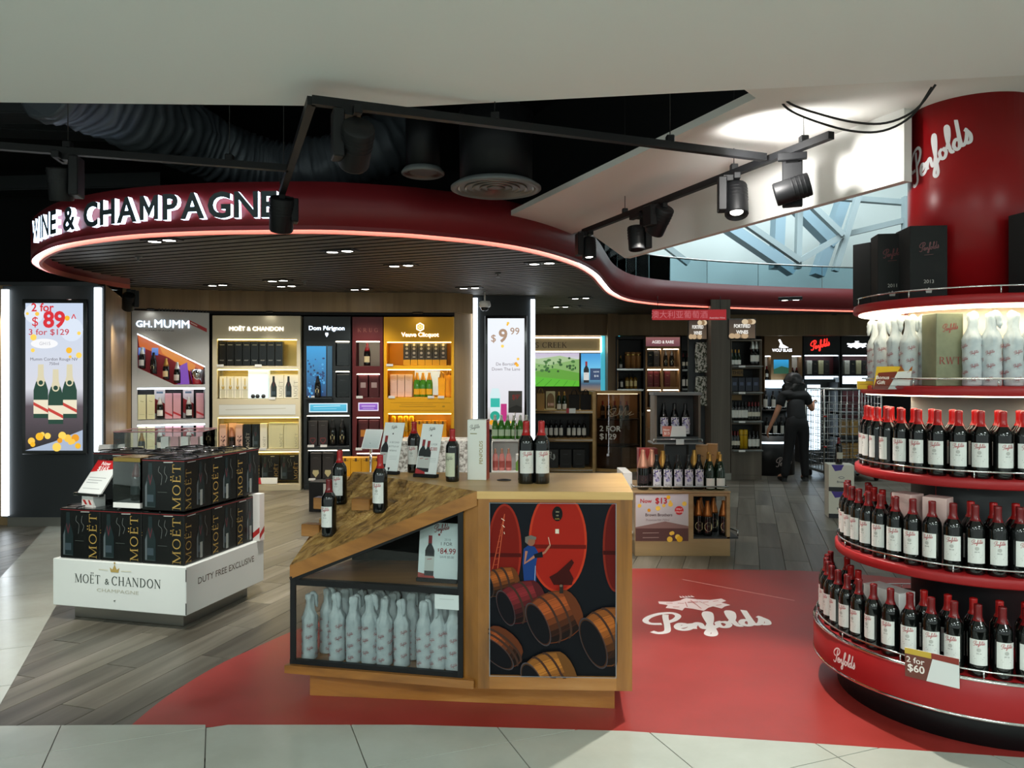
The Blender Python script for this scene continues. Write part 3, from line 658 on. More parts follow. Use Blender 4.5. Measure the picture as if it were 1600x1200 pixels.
def spot(x, y, z, yaw, tilt, lit, label, arm=.12, size=1.0, name='spotlight', ex=0):
    """adapter box under the track, arm, tiltable head; lit heads throw a real beam"""
    r = empty(name, (x, y, z), yaw, label, 'spotlight')
    MB().box(-.018, -.07, -.05, .018, .07, -.015, 'satin_black', .003).build('adapter', r)
    MB().box(.052, -.05, -.07-arm*1.35, .1, .05, -.03, 'satin_black', .005).bar((0, 0, -.035), (.07, 0, -.035), .06, .03, 'satin_black').build('driver_box', r)
    h = MB(); L, rd = .165*size, .057*size
    h.lathe([(.0, L*.5), (rd*.96, L*.5), (rd, L*.46), (rd, -L*.46), (rd*.93, -L*.5), (rd*.86, -L*.5), (rd*.8, -L*.40), (0, -L*.38)], 20, 'satin_black')
    for k in range(4): h.lathe([(rd*1.02, .02*k), (rd*1.04, .02*k+.004), (rd*1.02, .02*k+.008)], 20, 'satin_black', cap=False)
    M = Matrix.Translation((0, 0, -.05-arm)) @ Matrix.Rotation(tilt, 4, 'X'); h.xf(M)
    hd = h.build('head', r)
    l = MB().lathe([(rd*.78, -L*.395), (0, -L*.39)], 20, 'lamp_glow' if lit else 'gloss_black', cap=False).xf(M); l.build('lamp', hd)
    d = Matrix.Rotation(yaw, 3, 'Z') @ (Matrix.Rotation(tilt, 3, 'X') @ Vector((0, 0, -1)))
    if lit:
        p0 = Vector((x, y, z-.05-arm))+d*(L*.42); light('SPOT', 'spot_beam', p0, lit, (1, .95, .86), .03, aim=p0+d, spot=64, blend=.6)
    return r
def ontrack(px, a, b):
    t = ((px-800)/1200*a.y-a.x)/((b.x-a.x)-(px-800)/1200*(b.y-a.y)); return a+(b-a)*t
q = ontrack(920, t1a, t1b); spot(q.x, q.y, ZT, R(190), R(12), 90, 'black spotlight at the far end of the beam track, shining down', .1)
q = ontrack(994, t1a, t1b); spot(q.x, q.y, ZT, R(20), R(-8), 0, 'unlit black spotlight hanging just left of the bright one on the beam track', .14)
q = ontrack(1030, t1a, t1b); spot(q.x, q.y, ZT, R(205), R(-42), 120, 'black spotlight on the beam track with its bright lamp turned to the front', .07, 1.15)
q = ontrack(1150, t1a, t1b); spot(q.x, q.y, ZT, R(170), R(20), 150, 'black spotlight midway along the beam track, tipped slightly, lit from below', .11, 1.15)
q = ontrack(1238, t1a, t1b); spot(q.x, q.y, ZT, R(70), R(75), 0, 'black spotlight nearest the red pillar, turned sideways showing its dark lens', .15, 1.05)
light('SPOT', 'spot_beam', (q.x-.28, q.y-.14, 2.6), 32, (1, .97, .93), .06, aim=(1.72, 4.3, 2.76), spot=140, blend=1.0)  # flood added beside the unlit head to brighten the white beam
q = ontrack(437, tc_, t3b); spot(t3b.x, t3b.y, ZT, R(20), R(25), 110, 'large black spotlight in front of the last letter of the lit sign', .08, 1.3)
q = ontrack(556, tc_, t2b); spot(q.x, q.y, ZT, R(200), R(-55), 0, 'dark spotlight high up beside the corner of the black tracks', .12, 1.2)
q = ontrack(94, t4a, t4b); spot(q.x, q.y, ZT, R(10), R(15), 110, 'dark spotlight on the left track above the canopy', .12)
spot(-4.12, 8.25, 2.5, R(30), R(40), 40, 'black spotlight over the wooden wall beside the left lit pillar', .1, 1.1)
spot(-5.3, 7.75, 2.5, R(180), R(-30), 25, 'bright spotlight at the left picture edge above the light strip', .08, 1.0)
# flexible duct, diffusers, detector
dp = catmull([at(70, 120, 5.3), at(150, 150, 5.7), at(235, 190, 6.2), at(310, 222, 6.7), at(385, 256, 7.0), at(450, 268, 7.1), at(520, 258, 7.1), at(585, 232, 7.1), at(650, 195, 7.3)], 16)
rs = [.27+.018*sin(i*2.1)+.03*mnoise.noise((i*.13, 0, 0)) for i in range(len(dp))]
d = MB().tube(dp, rs, 'duct_foil', 26); rr = random.Random(2)
d.v = [tuple(Vector(v)+.03*Vector(mnoise.noise_vector(Vector(v)*7))) for v in d.v]
tag(d.build('flexible_duct'), 'wrinkled dark flexible air duct sagging above the red canopy', 'air duct')
def diffuser(px, py, Y, rad, neck, label, rings):
    q = at(px, py, Y); r = empty('air_diffuser', q, 0, label, 'air diffuser')
    MB().lathe([(rad*.8, .03), (rad*.82, neck)], 32, 'satin_black').build('neck', r); MB().lathe([(rad*.5, neck)]+[(rad*(.5+.03*(i % 2)), neck+(4.199-Y*(588-py)/1200-CAMZ-neck)*i/14) for i in range(15)], 20, 'dark_grey').build('flexible_hose', r)
    MB().lathe([(rad*.86, .012), (rad*.9, -.008), (rad, 0), (rad*1.0, .012), (rad*.86, .04)], 40, 'mid_grey').build('rim', r)
    for k in range(rings):
        a = rad*(.84-.16*k); MB().lathe([(a*.9, .035), (a, .0), (a*1.02, .006), (a*.93, .04)], 36, 'brushed').build('ring', r)
diffuser(775, 296, 5.1, .30, .5, 'large round ceiling diffuser with concentric rings above the red band', 5)
diffuser(661, 272, 5.45, .152, .45, 'small round duct outlet left of the large diffuser', 2)
q = at(910, 249, 9.3); tag(MB().lathe([(.0, -.0), (.07, .0), (.085, .03), (.085, .05), (.05, .07)], 20, 'white', tuple(q)).build('smoke_detector'), 'white smoke detector high in the dark ceiling void', 'detector')
q = Vector((-.37, 10.45, 2.7)); r = empty('dome_camera', q, 0, 'white dome security camera on a stem in front of the central pillar', 'security camera')
MB().lathe([(.012, 0), (.012, -.13)], 10, 'white').lathe([(.0, -.12), (.07, -.13), (.08, -.17), (.08, -.2), (.06, -.215)], 20, 'white').build('housing', r)
MB().lathe([(.06, -.212), (.05, -.245), (.025, -.262), (0, -.266)], 18, 'gloss_black').build('dome', r)
for k, (dz, lab) in enumerate(((0, 'upper one of the loose black cables hanging beside the red pillar'), (.03, 'lower one of the loose black cables hanging beside the red pillar'))):
    pts = [at(x, y, Y)+Vector((0, k*.03, -dz*sin(PI*i/6))) for i, (x, y, Y) in enumerate(((1216, 142, 3.62), (1235, 162, 3.6), (1280, 178, 3.55), (1335, 191, 3.5), (1385, 192, 3.45), (1430, 172, 3.4), (1462, 132, 3.33)))]
    tag(MB().tube(catmull([tuple(v) for v in pts], 5), .0055, 'wire', 6).build('hanging_cable'), lab, 'cable', 'loose black cables')
for px, py, lab in ((216, 402, 'small ceiling sprinkler in the slats under the sign'), (476, 440, 'small ceiling sprinkler beside the downlights over the cream cabinet'), (778, 428, 'small ceiling sprinkler near the central pillar'), (906, 478, 'small ceiling sprinkler right of the central pillar')):
    q = onz(px, py, 2.69); r = empty('sprinkler', q, 0, lab, 'sprinkler'); MB().lathe([(0, .01), (.035, .01), (.035, .0), (.012, -.006), (.01, -.03), (0, -.03)], 14, 'mid_grey').build('escutcheon', r); MB().lathe([(.0, -.034), (.022, -.036), (.022, -.039), (0, -.039)], 12, 'brushed').build('deflector', r)
# recessed pairs of downlights in the slatted ceiling
def downlight(x, y, z, lab, power, pair=True, on=True):
    r = empty('downlight', (x, y, z), R(-21), lab, 'downlight', 'recessed downlight pairs')
    w_ = .17 if pair else .09
    MB().box(-w_, -.075, -.012, w_, .075, .03, 'black', .004).build('housing', r)
    for s_ in ((-.08, .08) if pair else (0,)):
        MB().lathe([(.066, -.013), (.062, -.02), (.052, -.016), (.05, -.013)], 20, 'satin_black', (s_, 0, 0)).build('bezel', r)
        MB().lathe([(.052, -.0145), (.0, -.0145)], 18, 'lamp_glow' if on else 'mid_grey', (s_, 0, 0), cap=False).build('lamp', r)
    if power: light('SPOT', 'downlight_beam', (x, y, z-.05), power, (1, .93, .82), .06, spot=115, blend=.7)
DL = [(-2.94, 6.45, 'frontmost, under the sign'), (-1.57, 7.0, 'first right of the sign letters'), (-1.14, 7.9, 'middle of the canopy'), (.3, 7.75, 'near the canopy edge where it turns back'), (-3.68, 9.6, 'leftmost over the champagne shelves'), (-2.79, 9.15, 'front one of the two above the cream shelf unit'), (-2.85, 9.7, 'rear one of the two above the cream shelf unit'), (-1.99, 10.05, 'above the dark and maroon cabinets'), (-.55, 9.9, 'beside the central pillar'), (.8, 12.6, 'right of the central pillar'), (1.75, 15.2, 'far back over the vineyard picture'), (2.5, 14.8, 'far back over the rare wine shelf'), (2.9, 13.3, 'behind the red hanging sign'), (4.9, 15.0, 'far back over the wine brand wall, left'), (5.9, 14.4, 'far back over the wine brand wall, right'), (4.15, 11.45, 'added above the leaning person to light the wine island'), (1.0, 11.2, 'between the central pillar and the grey column')]  # the pair over the leaning person is added to brighten the wine island
for x, y, l in DL: downlight(x, y, 2.7, 'recessed pair of downlights, '+l, 36 if y < 11 else 14)
# ------------------------------------------------------------------ bottles
BORD = [(.0, 0), (.034, 0), (.0372, .004), (.0378, .02), (.0378, .185), (.036, .2), (.03, .213), (.021, .226), (.0155, .24), (.0145, .255), (.014, .292), (.0, .293)]
CHAMP = [(0, 0), (.038, 0), (.0435, .006), (.044, .03), (.044, .15), (.041, .18), (.033, .215), (.023, .25), (.0165, .275), (.0155, .3), (.0, .302)]
BURG = [(0, 0), (.036, 0), (.041, .006), (.0415, .03), (.041, .145), (.036, .18), (.026, .215), (.0175, .24), (.0145, .26), (.014, .294), (0, .295)]
def pen_label(pr, w_, h_):
    pr.rect(-w_/2, 0, w_/2, h_, None or ['#e3e4e0']*18, n=8) if False else pr.rect(-w_/2, 0, w_/2, h_, '#e3e4e0', n=10)
    pr.pen(0, h_*.83, .043, '#b4474e', R(8), 3, .85); pr.ell(0, h_*.6, .008, .008, '#b9b9b4', 10)
    pr.text('BIN 28', 0, h_*.44, .0045, '#555'+'555'); pr.line([(-.02, h_*.33), (.02, h_*.33)], .0012, '#8a8a88'); pr.line([(-.016, h_*.26), (.016, h_*.26)], .0012, '#8a8a88')
_LM = {}
def bottle(name, prof, glass, cap, cap_z, label_z, label_h, label_art, label, cat='wine bottle', n=20, lab_ang=1.9, capm2=None):
    """glass body with foil capsule and paper label as parts; stored once, copied afterwards"""
    b = MB().lathe(prof, n, glass); body = b.build(name); tag(body, label, cat)
    # capsule follows the neck a hair outside the glass
    cp = [(r_+.0007, z) for r_, z in prof if z >= cap_z and r_ > 0]
    rz = [q for q in zip(prof, prof[1:]) if q[0][1] <= cap_z <= q[1][1]]
    if rz: (r0, z0), (r1, z1) = rz[0]; cp.insert(0, (r0+(r1-r0)*(cap_z-z0)/(z1-z0+1e-9)+.0009, cap_z))
    cp.append((0, prof[-1][1]+.0008)); top = cp[-2]
    cp = cp[:-2]+[(top[0]+.0008, top[1]-.012), (top[0]+.0012, top[1]-.004), (top[0]-.001, top[1]), cp[-1]]
    cp = [q for i, q in enumerate(cp) if i == 0 or q[1] >= cp[i-1][1]-.013]
    MB().lathe(cp, 16, cap).build('capsule', body)
    if label_h:
        rad = max(r_ for r_, z in prof)+.0006; p = Print(); label_art(p, rad*lab_ang, label_h)
        s0 = EPS; link('label', p.mesh('label', 'print', lambda x, y, l: ((rad+l*1.5e-4)*cos(-PI/2+x/rad), (rad+l*1.5e-4)*sin(-PI/2+x/rad), label_z+y)), body)
    return body
def plain(c, c2=None, mark='#777777'):
    def f(p, w_, h_):
        p.rect(-w_/2, 0, w_/2, h_, c, n=8)
        if c2: p.rect(-w_/2, 0, w_/2, h_*.25, c2, n=8)
        p.line([(-.012, h_*.7), (.012, h_*.7)], .004, mark); p.line([(-.018, h_*.52), (.018, h_*.52)], .002, mark); p.line([(-.014, h_*.42), (.014, h_*.42)], .002, mark)
    return f
STORE = (0, -30, 0)   # prototypes are taken into use by their first placement
used = {}
PROTO = {}
def place(key, loc, rz=0, label=None, group=None, scale=None):
    p = PROTO[key]
    if key not in used:
        used[key] = 1; p.location = loc; p.rotation_euler = (0, 0, rz); o = p
        if label: o['label'] = label
        if group: o['group'] = group
    else: o = dup(p, loc, rz, label, group)
    if 'group' in o and not group: del o['group']
    o.scale = (scale or 1,)*3; return o
PROTO['red'] = bottle('wine_bottle', BORD, 'glass_black', 'capsule_red', .225, .05, .105, pen_label, 'x')
PROTO['maroon'] = bottle('wine_bottle', BORD, 'glass_black', 'capsule_dark', .225, .05, .105, pen_label, 'x')
def twist(seed, h=.31):
    """bottle rolled in printed tissue paper with a twisted, folded top"""
    q = random.Random(seed); mb = MB(); n = 40
    mb_ = None; prof = [(0, 0), (.038, .001), (.041, .008), (.0415, .195), (.040, .207), (.034, .222), (.0255, .24), (.0215, .256), (.0205, .288), (.0235, .302), (.022, .318), (.012, .325), (0, .323)]
    fine = []
    for a, b in zip(prof, prof[1:]):
        k = max(1, int((b[1]-a[1])/.022)); fine += [(a[0]+(b[0]-a[0])*i/k, a[1]+(b[1]-a[1])*i/k) for i in range(k)]
    fine.append(prof[-1]); mb.lathe(fine, n, 'tissue', smooth=True)
    for i, v in enumerate(mb.v):
        x, y, z = v; k = .002 if z < .19 else .0085
        if z < .004: continue
        nz = mnoise.noise_vector(Vector((x*70+seed*9, y*70, z*34))); f = .0022*abs(sin(math.atan2(y, x)*4+z*55+seed)) if .03 < z < .2 else 0
        th = (math.atan2(y, x)+PI)/(2*PI); f += .0016 if (th*3+z*(7 if seed % 2 else -9)+seed*.4) % 3 < 1.3 else 0
        s_ = 1-f/.04; mb.v[i] = (x*s_+nz.x*k, y*s_+nz.y*k, z+nz.z*k*.5)
    a = q.uniform(0, 6.28)   # folded tail of paper, pressed against the neck
    pts = [(.006*cos(a), .006*sin(a), .318), (.02*cos(a), .02*sin(a), .322), (.028*cos(a), .028*sin(a), .305), (.031*cos(a), .031*sin(a), .278), (.036*cos(a), .036*sin(a), .25)]
    k0 = len(mb.v); mb.tube(catmull(pts, 3), [.012]*5+[.014]*3+[.011]*3+[.006, .003], 'tissue', 8)
    for i in range(k0, len(mb.v)): v = Vector(mb.v[i]); mb.v[i] = tuple(v+.004*mnoise.noise_vector(v*70))
    b = mb.build('wrapped_bottle'); tag(b, 'x', 'wine bottle')
    p = Print(); rad = .0435
    for k in range(3):
        for j in range(-2, 3):
            zz = .03+.058*k+.028*(j % 2); xx = j*.05+q.uniform(-.006, .006); p.pen(xx, zz, .032, '#a4545a', R(18), 2, .9)
            p.line([(xx-.006, zz-.013), (xx+.007, zz-.011)], .0014, '#a9aeb2')
    p.rect(-.13, .008, .13, .045, '#c3cdd2', n=16) if False else None
    link('printed_names', p.mesh('printed_names', 'print', lambda x, y, l: ((rad+l*4e-5)*cos(-PI/2+x/rad), (rad+l*4e-5)*sin(-PI/2+x/rad), y)), b)
    return b
for k in range(4): PROTO['wrap%d' % k] = twist(k)
# ------------------------------------------------------------------ the round stand at the red pillar
SX, SY = 2.24, 3.75
pil = MB().lathe([(.275, 1.9), (.275, 2.842)], 56, 'column_red', (SX, SY, 0)).build('pillar'); tag(pil, kind='structure')
p = Print(); p.pen(0, 0, .335, '#d9d6d8', R(26), 5, 1.2)
p.build('printed_name', pil, fn=cylfn(.2755, 2.585, R(-154), (SX, SY)))
st = empty('round_display_stand', (SX, SY, 0), 0, 'round five-tier red display stand full of bottles around the red pillar', 'display stand')
MB().lathe([(.6, 0), (.6, .155)], 64, 'satin_black').build('plinth', st)
MB().lathe([(.60, .148), (.712, .152), (.715, .16), (.715, .31), (.708, .316), (0, .316)], 72, 'stand_red', cap=False).build('base_drum', st)
MB().lathe([(.714, .15), (.718, .153), (.718, .16), (.714, .163)], 72, 'chrome', cap=False).lathe([(.714, .306), (.719, .31), (.717, .318), (.70, .3185)], 72, 'chrome', cap=False).build('trim_ring', st)
MB().lathe([(.26, .31), (.26, 1.5)], 48, 'slate').build('core', st); MB().lathe([(.27, 1.5), (.27, 1.9)], 48, 'offwhite').build('core', st)
TIERS = [(.667, .712, .612), (1.065, 1.108, .518), (1.464, 1.507, .49), (1.864, 1.904, .525)]
for z0, z1, rd in TIERS:
    MB().lathe([(.2, z0), (rd-.006, z0), (rd, z0+.006), (rd, z1-.006), (rd-.006, z1), (.2, z1)], 72, 'stand_red', cap=False).build('shelf', st)
def rail(z, rd, n):
    r = MB().tube([(rd*cos(2*PI*i/72), rd*sin(2*PI*i/72), z+.032) for i in range(72)], .0042, 'chrome', 6, closed=True).build('guard_rail', st)
    for k in range(n):
        a = 2*PI*k/n+.2; MB().tube([(rd*cos(a), rd*sin(a), z), (rd*cos(a), rd*sin(a), z+.032)], .0035, 'chrome', 6).build('post', r)
rail(.316, .70, 14); rail(.712, .603, 13); rail(1.108, .509, 11); rail(1.507, .482, 9); rail(1.904, .518, 9)
MB().lathe([(.32, 1.8625), (.5, 1.8625), (.5, 1.857), (.32, 1.857)], 56, 'shelf_glow', cap=False).build('light_ring', st)
MB().lathe([(.3, 1.4625), (.465, 1.4625), (.465, 1.458), (.3, 1.458)], 56, 'shelf_glow', cap=False).build('light_ring', st)
p = Print(); p.poly([(-.16, .02), (.12, -.06), (.16, -.02), (-.02, .1), (-.16, .1)], '#c4241f'); p.build('printed_swoosh', st, fn=cylfn(.2605, .93, R(-119)))
p = Print(); p.pen(0, 0, .15, '#efe6e4', R(4), 4, 1.1); p.build('printed_name', st, fn=cylfn(.7155, .222, R(-166.5)))
CA = math.atan2(-SY, -SX)
def polar(rad, a, z): return Vector((SX+rad*cos(a), SY+rad*sin(a), z))
ORD = 'first second third fourth fifth sixth seventh eighth ninth tenth eleventh twelfth thirteenth fourteenth fifteenth sixteenth seventeenth eighteenth nineteenth twentieth'.split()
def ring(rad, z, step, key, lab, grp, off=0, span=100, skip=lambda a: False, jit=.3, maxpx=1640, keep=1.0):
    n = int(R(span)/(step/rad)); q = random.Random(int(z*100+rad*1000)); i = 0
    for k in range(-n, n+1):
        a = CA+(k+off)*step/rad; c = polar(rad, a, z)
        if 800+1200*c.x/c.y > maxpx or skip(a) or q.random() > keep: continue
        place(key, c, a+PI/2+q.uniform(-jit, jit), lab % ORD[i], grp); i += 1
ring(.652, .316, .086, 'maroon', '%s maroon-capped wine bottle from the left, outer ring of the bottom stand tier', 'outer ring of bottles, bottom tier', .3)
ring(.555, .316, .095, 'red', '%s bright red-capped wine bottle from the left, inner ring of the bottom stand tier', 'inner ring of bottles, bottom tier', .1, 95, lambda a: R(-50) < a-CA < R(-24), keep=.85)
ring(.555, .712, .0815, 'maroon', '%s maroon-capped wine bottle from the left, outer ring of the second lowest stand tier', 'outer ring of bottles, second tier', .2)
ring(.455, .712, .085, 'red', '%s bright red-capped wine bottle from the left, inner ring of the second lowest stand tier', 'inner ring of bottles, second tier', 0, 92, lambda a: R(-42) < a-CA < R(-4))
ring(.462, 1.108, .083, 'red', '%s red-capped wine bottle from the left, outer ring of the middle stand tier', 'outer ring of bottles, middle tier', .45)
ring(.372, 1.108, .088, 'red', '%s red-capped wine bottle from the left, inner ring of the middle stand tier', 'inner ring of bottles, middle tier', .2, 90)
def ang(px, rad):   # angle on the near side of a ring that a column of the photo looks at
    best = None
    for i in range(-1100, 1100):
        a = CA+i*.0015; c = polar(rad, a, 0); e = abs(800+1200*c.x/c.y-px)
        if best is None or e < best[0]: best = (e, a)
    return best[1]
for k, (px, rd, lab) in enumerate(((1360, .42, 'leftmost tissue-wrapped bottle on the lit tier under the black boxes'), (1379, .41, 'second tissue-wrapped bottle from the left on the lit tier'), (1400, .41, 'third tissue-wrapped bottle from the left on the lit tier'), (1421, .41, 'tissue-wrapped bottle behind the bonus gift sign on the lit tier'), (1441, .34, 'tissue-wrapped bottle half hidden by the olive gift box on the lit tier'), (1519, .4, 'first tissue-wrapped bottle right of the olive gift box'), (1549, .4, 'second tissue-wrapped bottle right of the olive gift box'), (1583, .4, 'tissue-wrapped bottle at the right picture edge on the lit tier'), (1612, .4, 'tissue-wrapped bottle cut off by the right picture edge on the lit tier'))):
    a = ang(px, rd); place('wrap%d' % (k % 4), polar(rd, a, 1.507), a+PI/2+.3*(k % 3-1), lab, 'wrapped bottles on the lit tier')
def boxart(name, W, D, H, bodymat, art, loc, rz, label, cat='gift box', group=None, side=None, bev=.002, gloss='print', lid=None):
    """carton standing on loc, its printed front facing -y of its own frame"""
    r = MB().box(-W/2, -D/2, 0, W/2, D/2, H, bodymat, bev).build(name, None, loc, rz); tag(r, label, cat, group)
    if art: p = Print(); art(p, W, H); p.build('printed_front', r, gloss, loc=(0, -D/2-.0003, 0))
    if side: p = Print(); side(p, D, H); p.build('printed_side', r, gloss, loc=(W/2+.0003, 0, 0), rz=PI/2)
    if lid: MB().box(-W/2-.001, -D/2-.001, H*.8, W/2+.001, D/2+.001, H*.803, lid).build('lid_seam', r)
    return r
noisemat('olive_card', '#84866a', '#7a7c62', 20, .35, metal=.3)
def a_rwt(p, W, H): p.pen(-.0, H*.79, .07, '#8c3a33', R(10), 3); p.serif('RWT', 0, H*.3, .032, '#8c3a33', sx=1.0)
a = ang(1472, .40); c = polar(.40, a, 1.507)
boxart('gift_box', .125, .11, .325, 'olive_card', a_rwt, c, R(4), 'tall olive gift box with red lettering among the wrapped bottles', side=None)
def a_blk(year):
    def f(p, W, H): p.pen(0, H*.7, .085, '#5a1d20', R(10), 3); p.line([(-.02, H*.6), (.02, H*.61)], .002, '#5a2a24'); p.text(year, 0, H*.22, .017, '#b9b7ae'); p.poly([(-.012, .03), (-.016, .052), (-.007, .045), (0, .056), (.007, .045), (.016, .052), (.012, .03)], '#a9a9a4')
    return f
c = polar(.34, ang(1434, .36), 1.904); boxart('gift_box', .165, .17, .34, 'matt_black', a_blk('2013'), c, R(-6), 'largest black gift box on top of the round stand, marked 2013')
c = polar(.41, ang(1388, .41), 1.904); boxart('gift_box', .13, .12, .33, 'matt_black', a_blk('2011'), c, R(-10), 'narrower black gift box left of the 2013 one on top of the stand')
c = polar(.46, ang(1357, .46), 1.904); boxart('gift_box', .1, .11, .31, 'matt_black', None, c, R(-60), 'plain black gift box at the far left on top of the stand')
c = polar(.4, ang(1625, .4), 1.904); boxart('gift_box', .17, .16, .36, 'matt_black', None, c, R(10), 'black gift box cut by the right picture edge on top of the stand')
mat('pink_card', '#e3c3bd', .5)
c = polar(.46, CA-R(33), .712); boxart('gift_box', .1, .09, .3, 'pink_card', None, c, CA-R(33)+PI/2, 'pale pink carton behind the bottles on the second lowest tier, left one')
c = polar(.46, CA-R(16), .712); boxart('gift_box', .1, .09, .3, 'pink_card', None, c, CA-R(16)+PI/2, 'pale pink carton behind the bottles on the second lowest tier, right one')
c = polar(.54, CA-R(37), .316); boxart('gift_box', .2, .1, .26, 'white', None, c, CA-R(37)+PI/2, 'white carton behind the bottles on the bottom tier')
def sheet(name, W, H, art, loc, rz, lean, label, cat='price sign', stand=True, back='white', gloss='print', group=None, holder='acrylic'):
    """printed card in a stand, leaning back"""
    r = empty(name, loc, rz, label, cat, group); M = Matrix.Rotation(-lean, 4, 'X')
    MB().box(-W/2, 0, 0, W/2, .003, H, back).xf(M).build('card', r)
    p = Print(); art(p, W, H); p.build('print', r, gloss, fn=lambda x, y, l: tuple(M @ Vector((x, -l*EPS*.5-.0002, y))))
    if stand: MB().box(-W/2-.004, -.012, 0, W/2+.004, .03, .018, holder, .002).build('holder', r)
    return r
def a_260(p, W, H):
    p.rect(-W/2, 0, W/2, H, '#6b3a30'); p.rect(-W/2, H*.8, 0, H, '#c9a93c'); p.rect(0, H*.8, W/2, H, '#8a2f25'); p.poly([(-W*.1, 0), (W/2, 0), (W/2, H*.78), (W*.02, H*.8)], '#dfe3e3')
    p.text('2 for', -W*.3, H*.52, .026, '#f2ece6', off=.01); p.text('$60', -W*.29, H*.22, .032, '#f2ece6', off=.02)
a = ang(1456, .722); c = polar(.722, a, .27); sheet('price_sign', .205, .125, a_260, c, a+PI/2, R(-4), 'brown and white 2 for $60 price sign on the lowest stand rail', stand=False)
def a_bonus(p, W, H):
    p.rect(-W/2, 0, W/2, H, '#e2b82e'); p.poly([(-W/2, 0), (W*.1, 0), (W*.1, H*.78), (-W*.42, H*.72)], '#7c3321'); p.poly([(-W*.08, 0), (W/2, 0), (W/2, H*.8), (W*.12, H*.76)], '#e3e6e4'); p.poly([(W*.12, H*.78), (W/2, H*.82), (W/2, H), (W*.2, H)], '#a35a1e')
    p.text('Bonus', -W*.28, H*.44, .018, '#f4efe6', off=.02); p.text('Gift', -W*.3, H*.22, .018, '#f4efe6', off=.02)
a = ang(1392, .5); c = polar(.5, a, 1.49); sheet('price_sign', .16, .115, a_bonus, c, a+PI/2+R(25), R(22), 'bonus gift sign in brown and yellow on the rail of the lit tier')
def a_yel(p, W, H): p.rect(-W/2, 0, W/2, H, '#d9b52c'); p.line([(-W*.35, H*.6), (W*.35, H*.6)], .004, '#b78a1d')
a = ang(1352, .5); c = polar(.5, a, 1.487); sheet('price_ticket', .075, .04, a_yel, c, R(-8), R(8), 'small yellow ticket beside the bonus gift sign', 'ticket', stand=False)
# ------------------------------------------------------------------ the wooden counter with its hewn slope
ct = empty('display_counter', (-.25, 3.8, 0), 0, 'angular wooden display counter with hewn slope, glazed bay and barrel picture on the red floor', 'counter')
O = ct.location
def cb(mb, name): mb.v = [(x-O.x, y-O.y, z-O.z) for x, y, z in mb.v]; return mb.build(name, ct)
cA, cB, cC, cD, cE = Vector((-1.075, 3.715)), Vector((-.175, 3.525)), Vector((.545, 3.495)), Vector((.59, 4.16)), Vector((-.875, 4.22))
ZA, ZT_, TH = .635, 1.025, .066
cb(MB().prism([(-.98, 3.725), (.478, 3.577), (.53, 4.1), (-.82, 4.16)], 0.003, .122, 'wood_counter'), 'plinth')
cb(MB().prism([tuple(cA+Vector((-.02, -.02))), tuple(cB+Vector((0, -.02))), (-.175, 4.18), tuple(cE)], .122, .16, 'wood_counter'), 'base_board')
# right block: framed picture in front, plain side
fz0, fz1 = .122, 1.025; px0, px1, pz0, pz1 = -.103, .474, .183, .975
fy = lambda x: cB.y-.012+(cC.y-cB.y)*(x-cB.x)/(cC.x-cB.x)
fr = MB()
def fbox(x0, z0, x1, z1, m, d0=0.0, d1=.04):
    ps = [(x0, fy(x0)+d0), (x1, fy(x1)+d0), (x1, fy(x1)+d1), (x0, fy(x0)+d1)]; fr.prism(ps, z0, z1, m)
fr = MB(); fbox(px1, fz0, cC.x, fz1-.03, 'wood_counter_v'); cb(fr, 'frame_stile'); fr = MB(); fbox(-.155, fz0, px0, fz1-.03, 'wood_counter_v'); cb(fr, 'frame_stile')
fr = MB(); fbox(px0, fz0, px1, pz0, 'wood_counter'); cb(fr, 'frame_rail'); fr = MB(); fbox(px0, pz1, px1, fz1-.03, 'wood_counter'); cb(fr, 'frame_rail')
fr = MB(); fbox(px0, pz0, px1, pz1, 'satin_black', .012, .03); cb(fr, 'picture_backing')
cb(MB().prism([(-.225, 3.55), (-.155, fy(-.155)), (-.155, 3.6), (-.225, 3.62)], fz0, .99, 'wood_counter_v'), 'corner_post')
cb(MB().prism([tuple(cC+Vector((-.03, .04))), tuple(cC+Vector((0, .04))), tuple(cD), tuple(cD+Vector((-.03, 0)))], fz0, fz1-.03, 'wood_counter_v'), 'side_panel')
cb(MB().prism([(-.2, 4.13), (.56, 4.13), (.59, 4.16), (-.2, 4.2)], fz0, fz1-.03, 'wood_counter_v'), 'back_panel')
cb(MB().prism([(-.16, fy(-.16)-.004), tuple(cC+Vector((.004, -.016))), tuple(cD+Vector((.006, .01))), tuple(cE)], .99, 1.025, 'wood_top'), 'worktop')
cb(MB().lathe([(.036, 1.0252), (.036, 1.0275), (.026, 1.0275), (.024, 1.0255), (0, 1.0253)], 24, 'satin_black', (-.04, 3.88, 0)), 'cable_grommet')
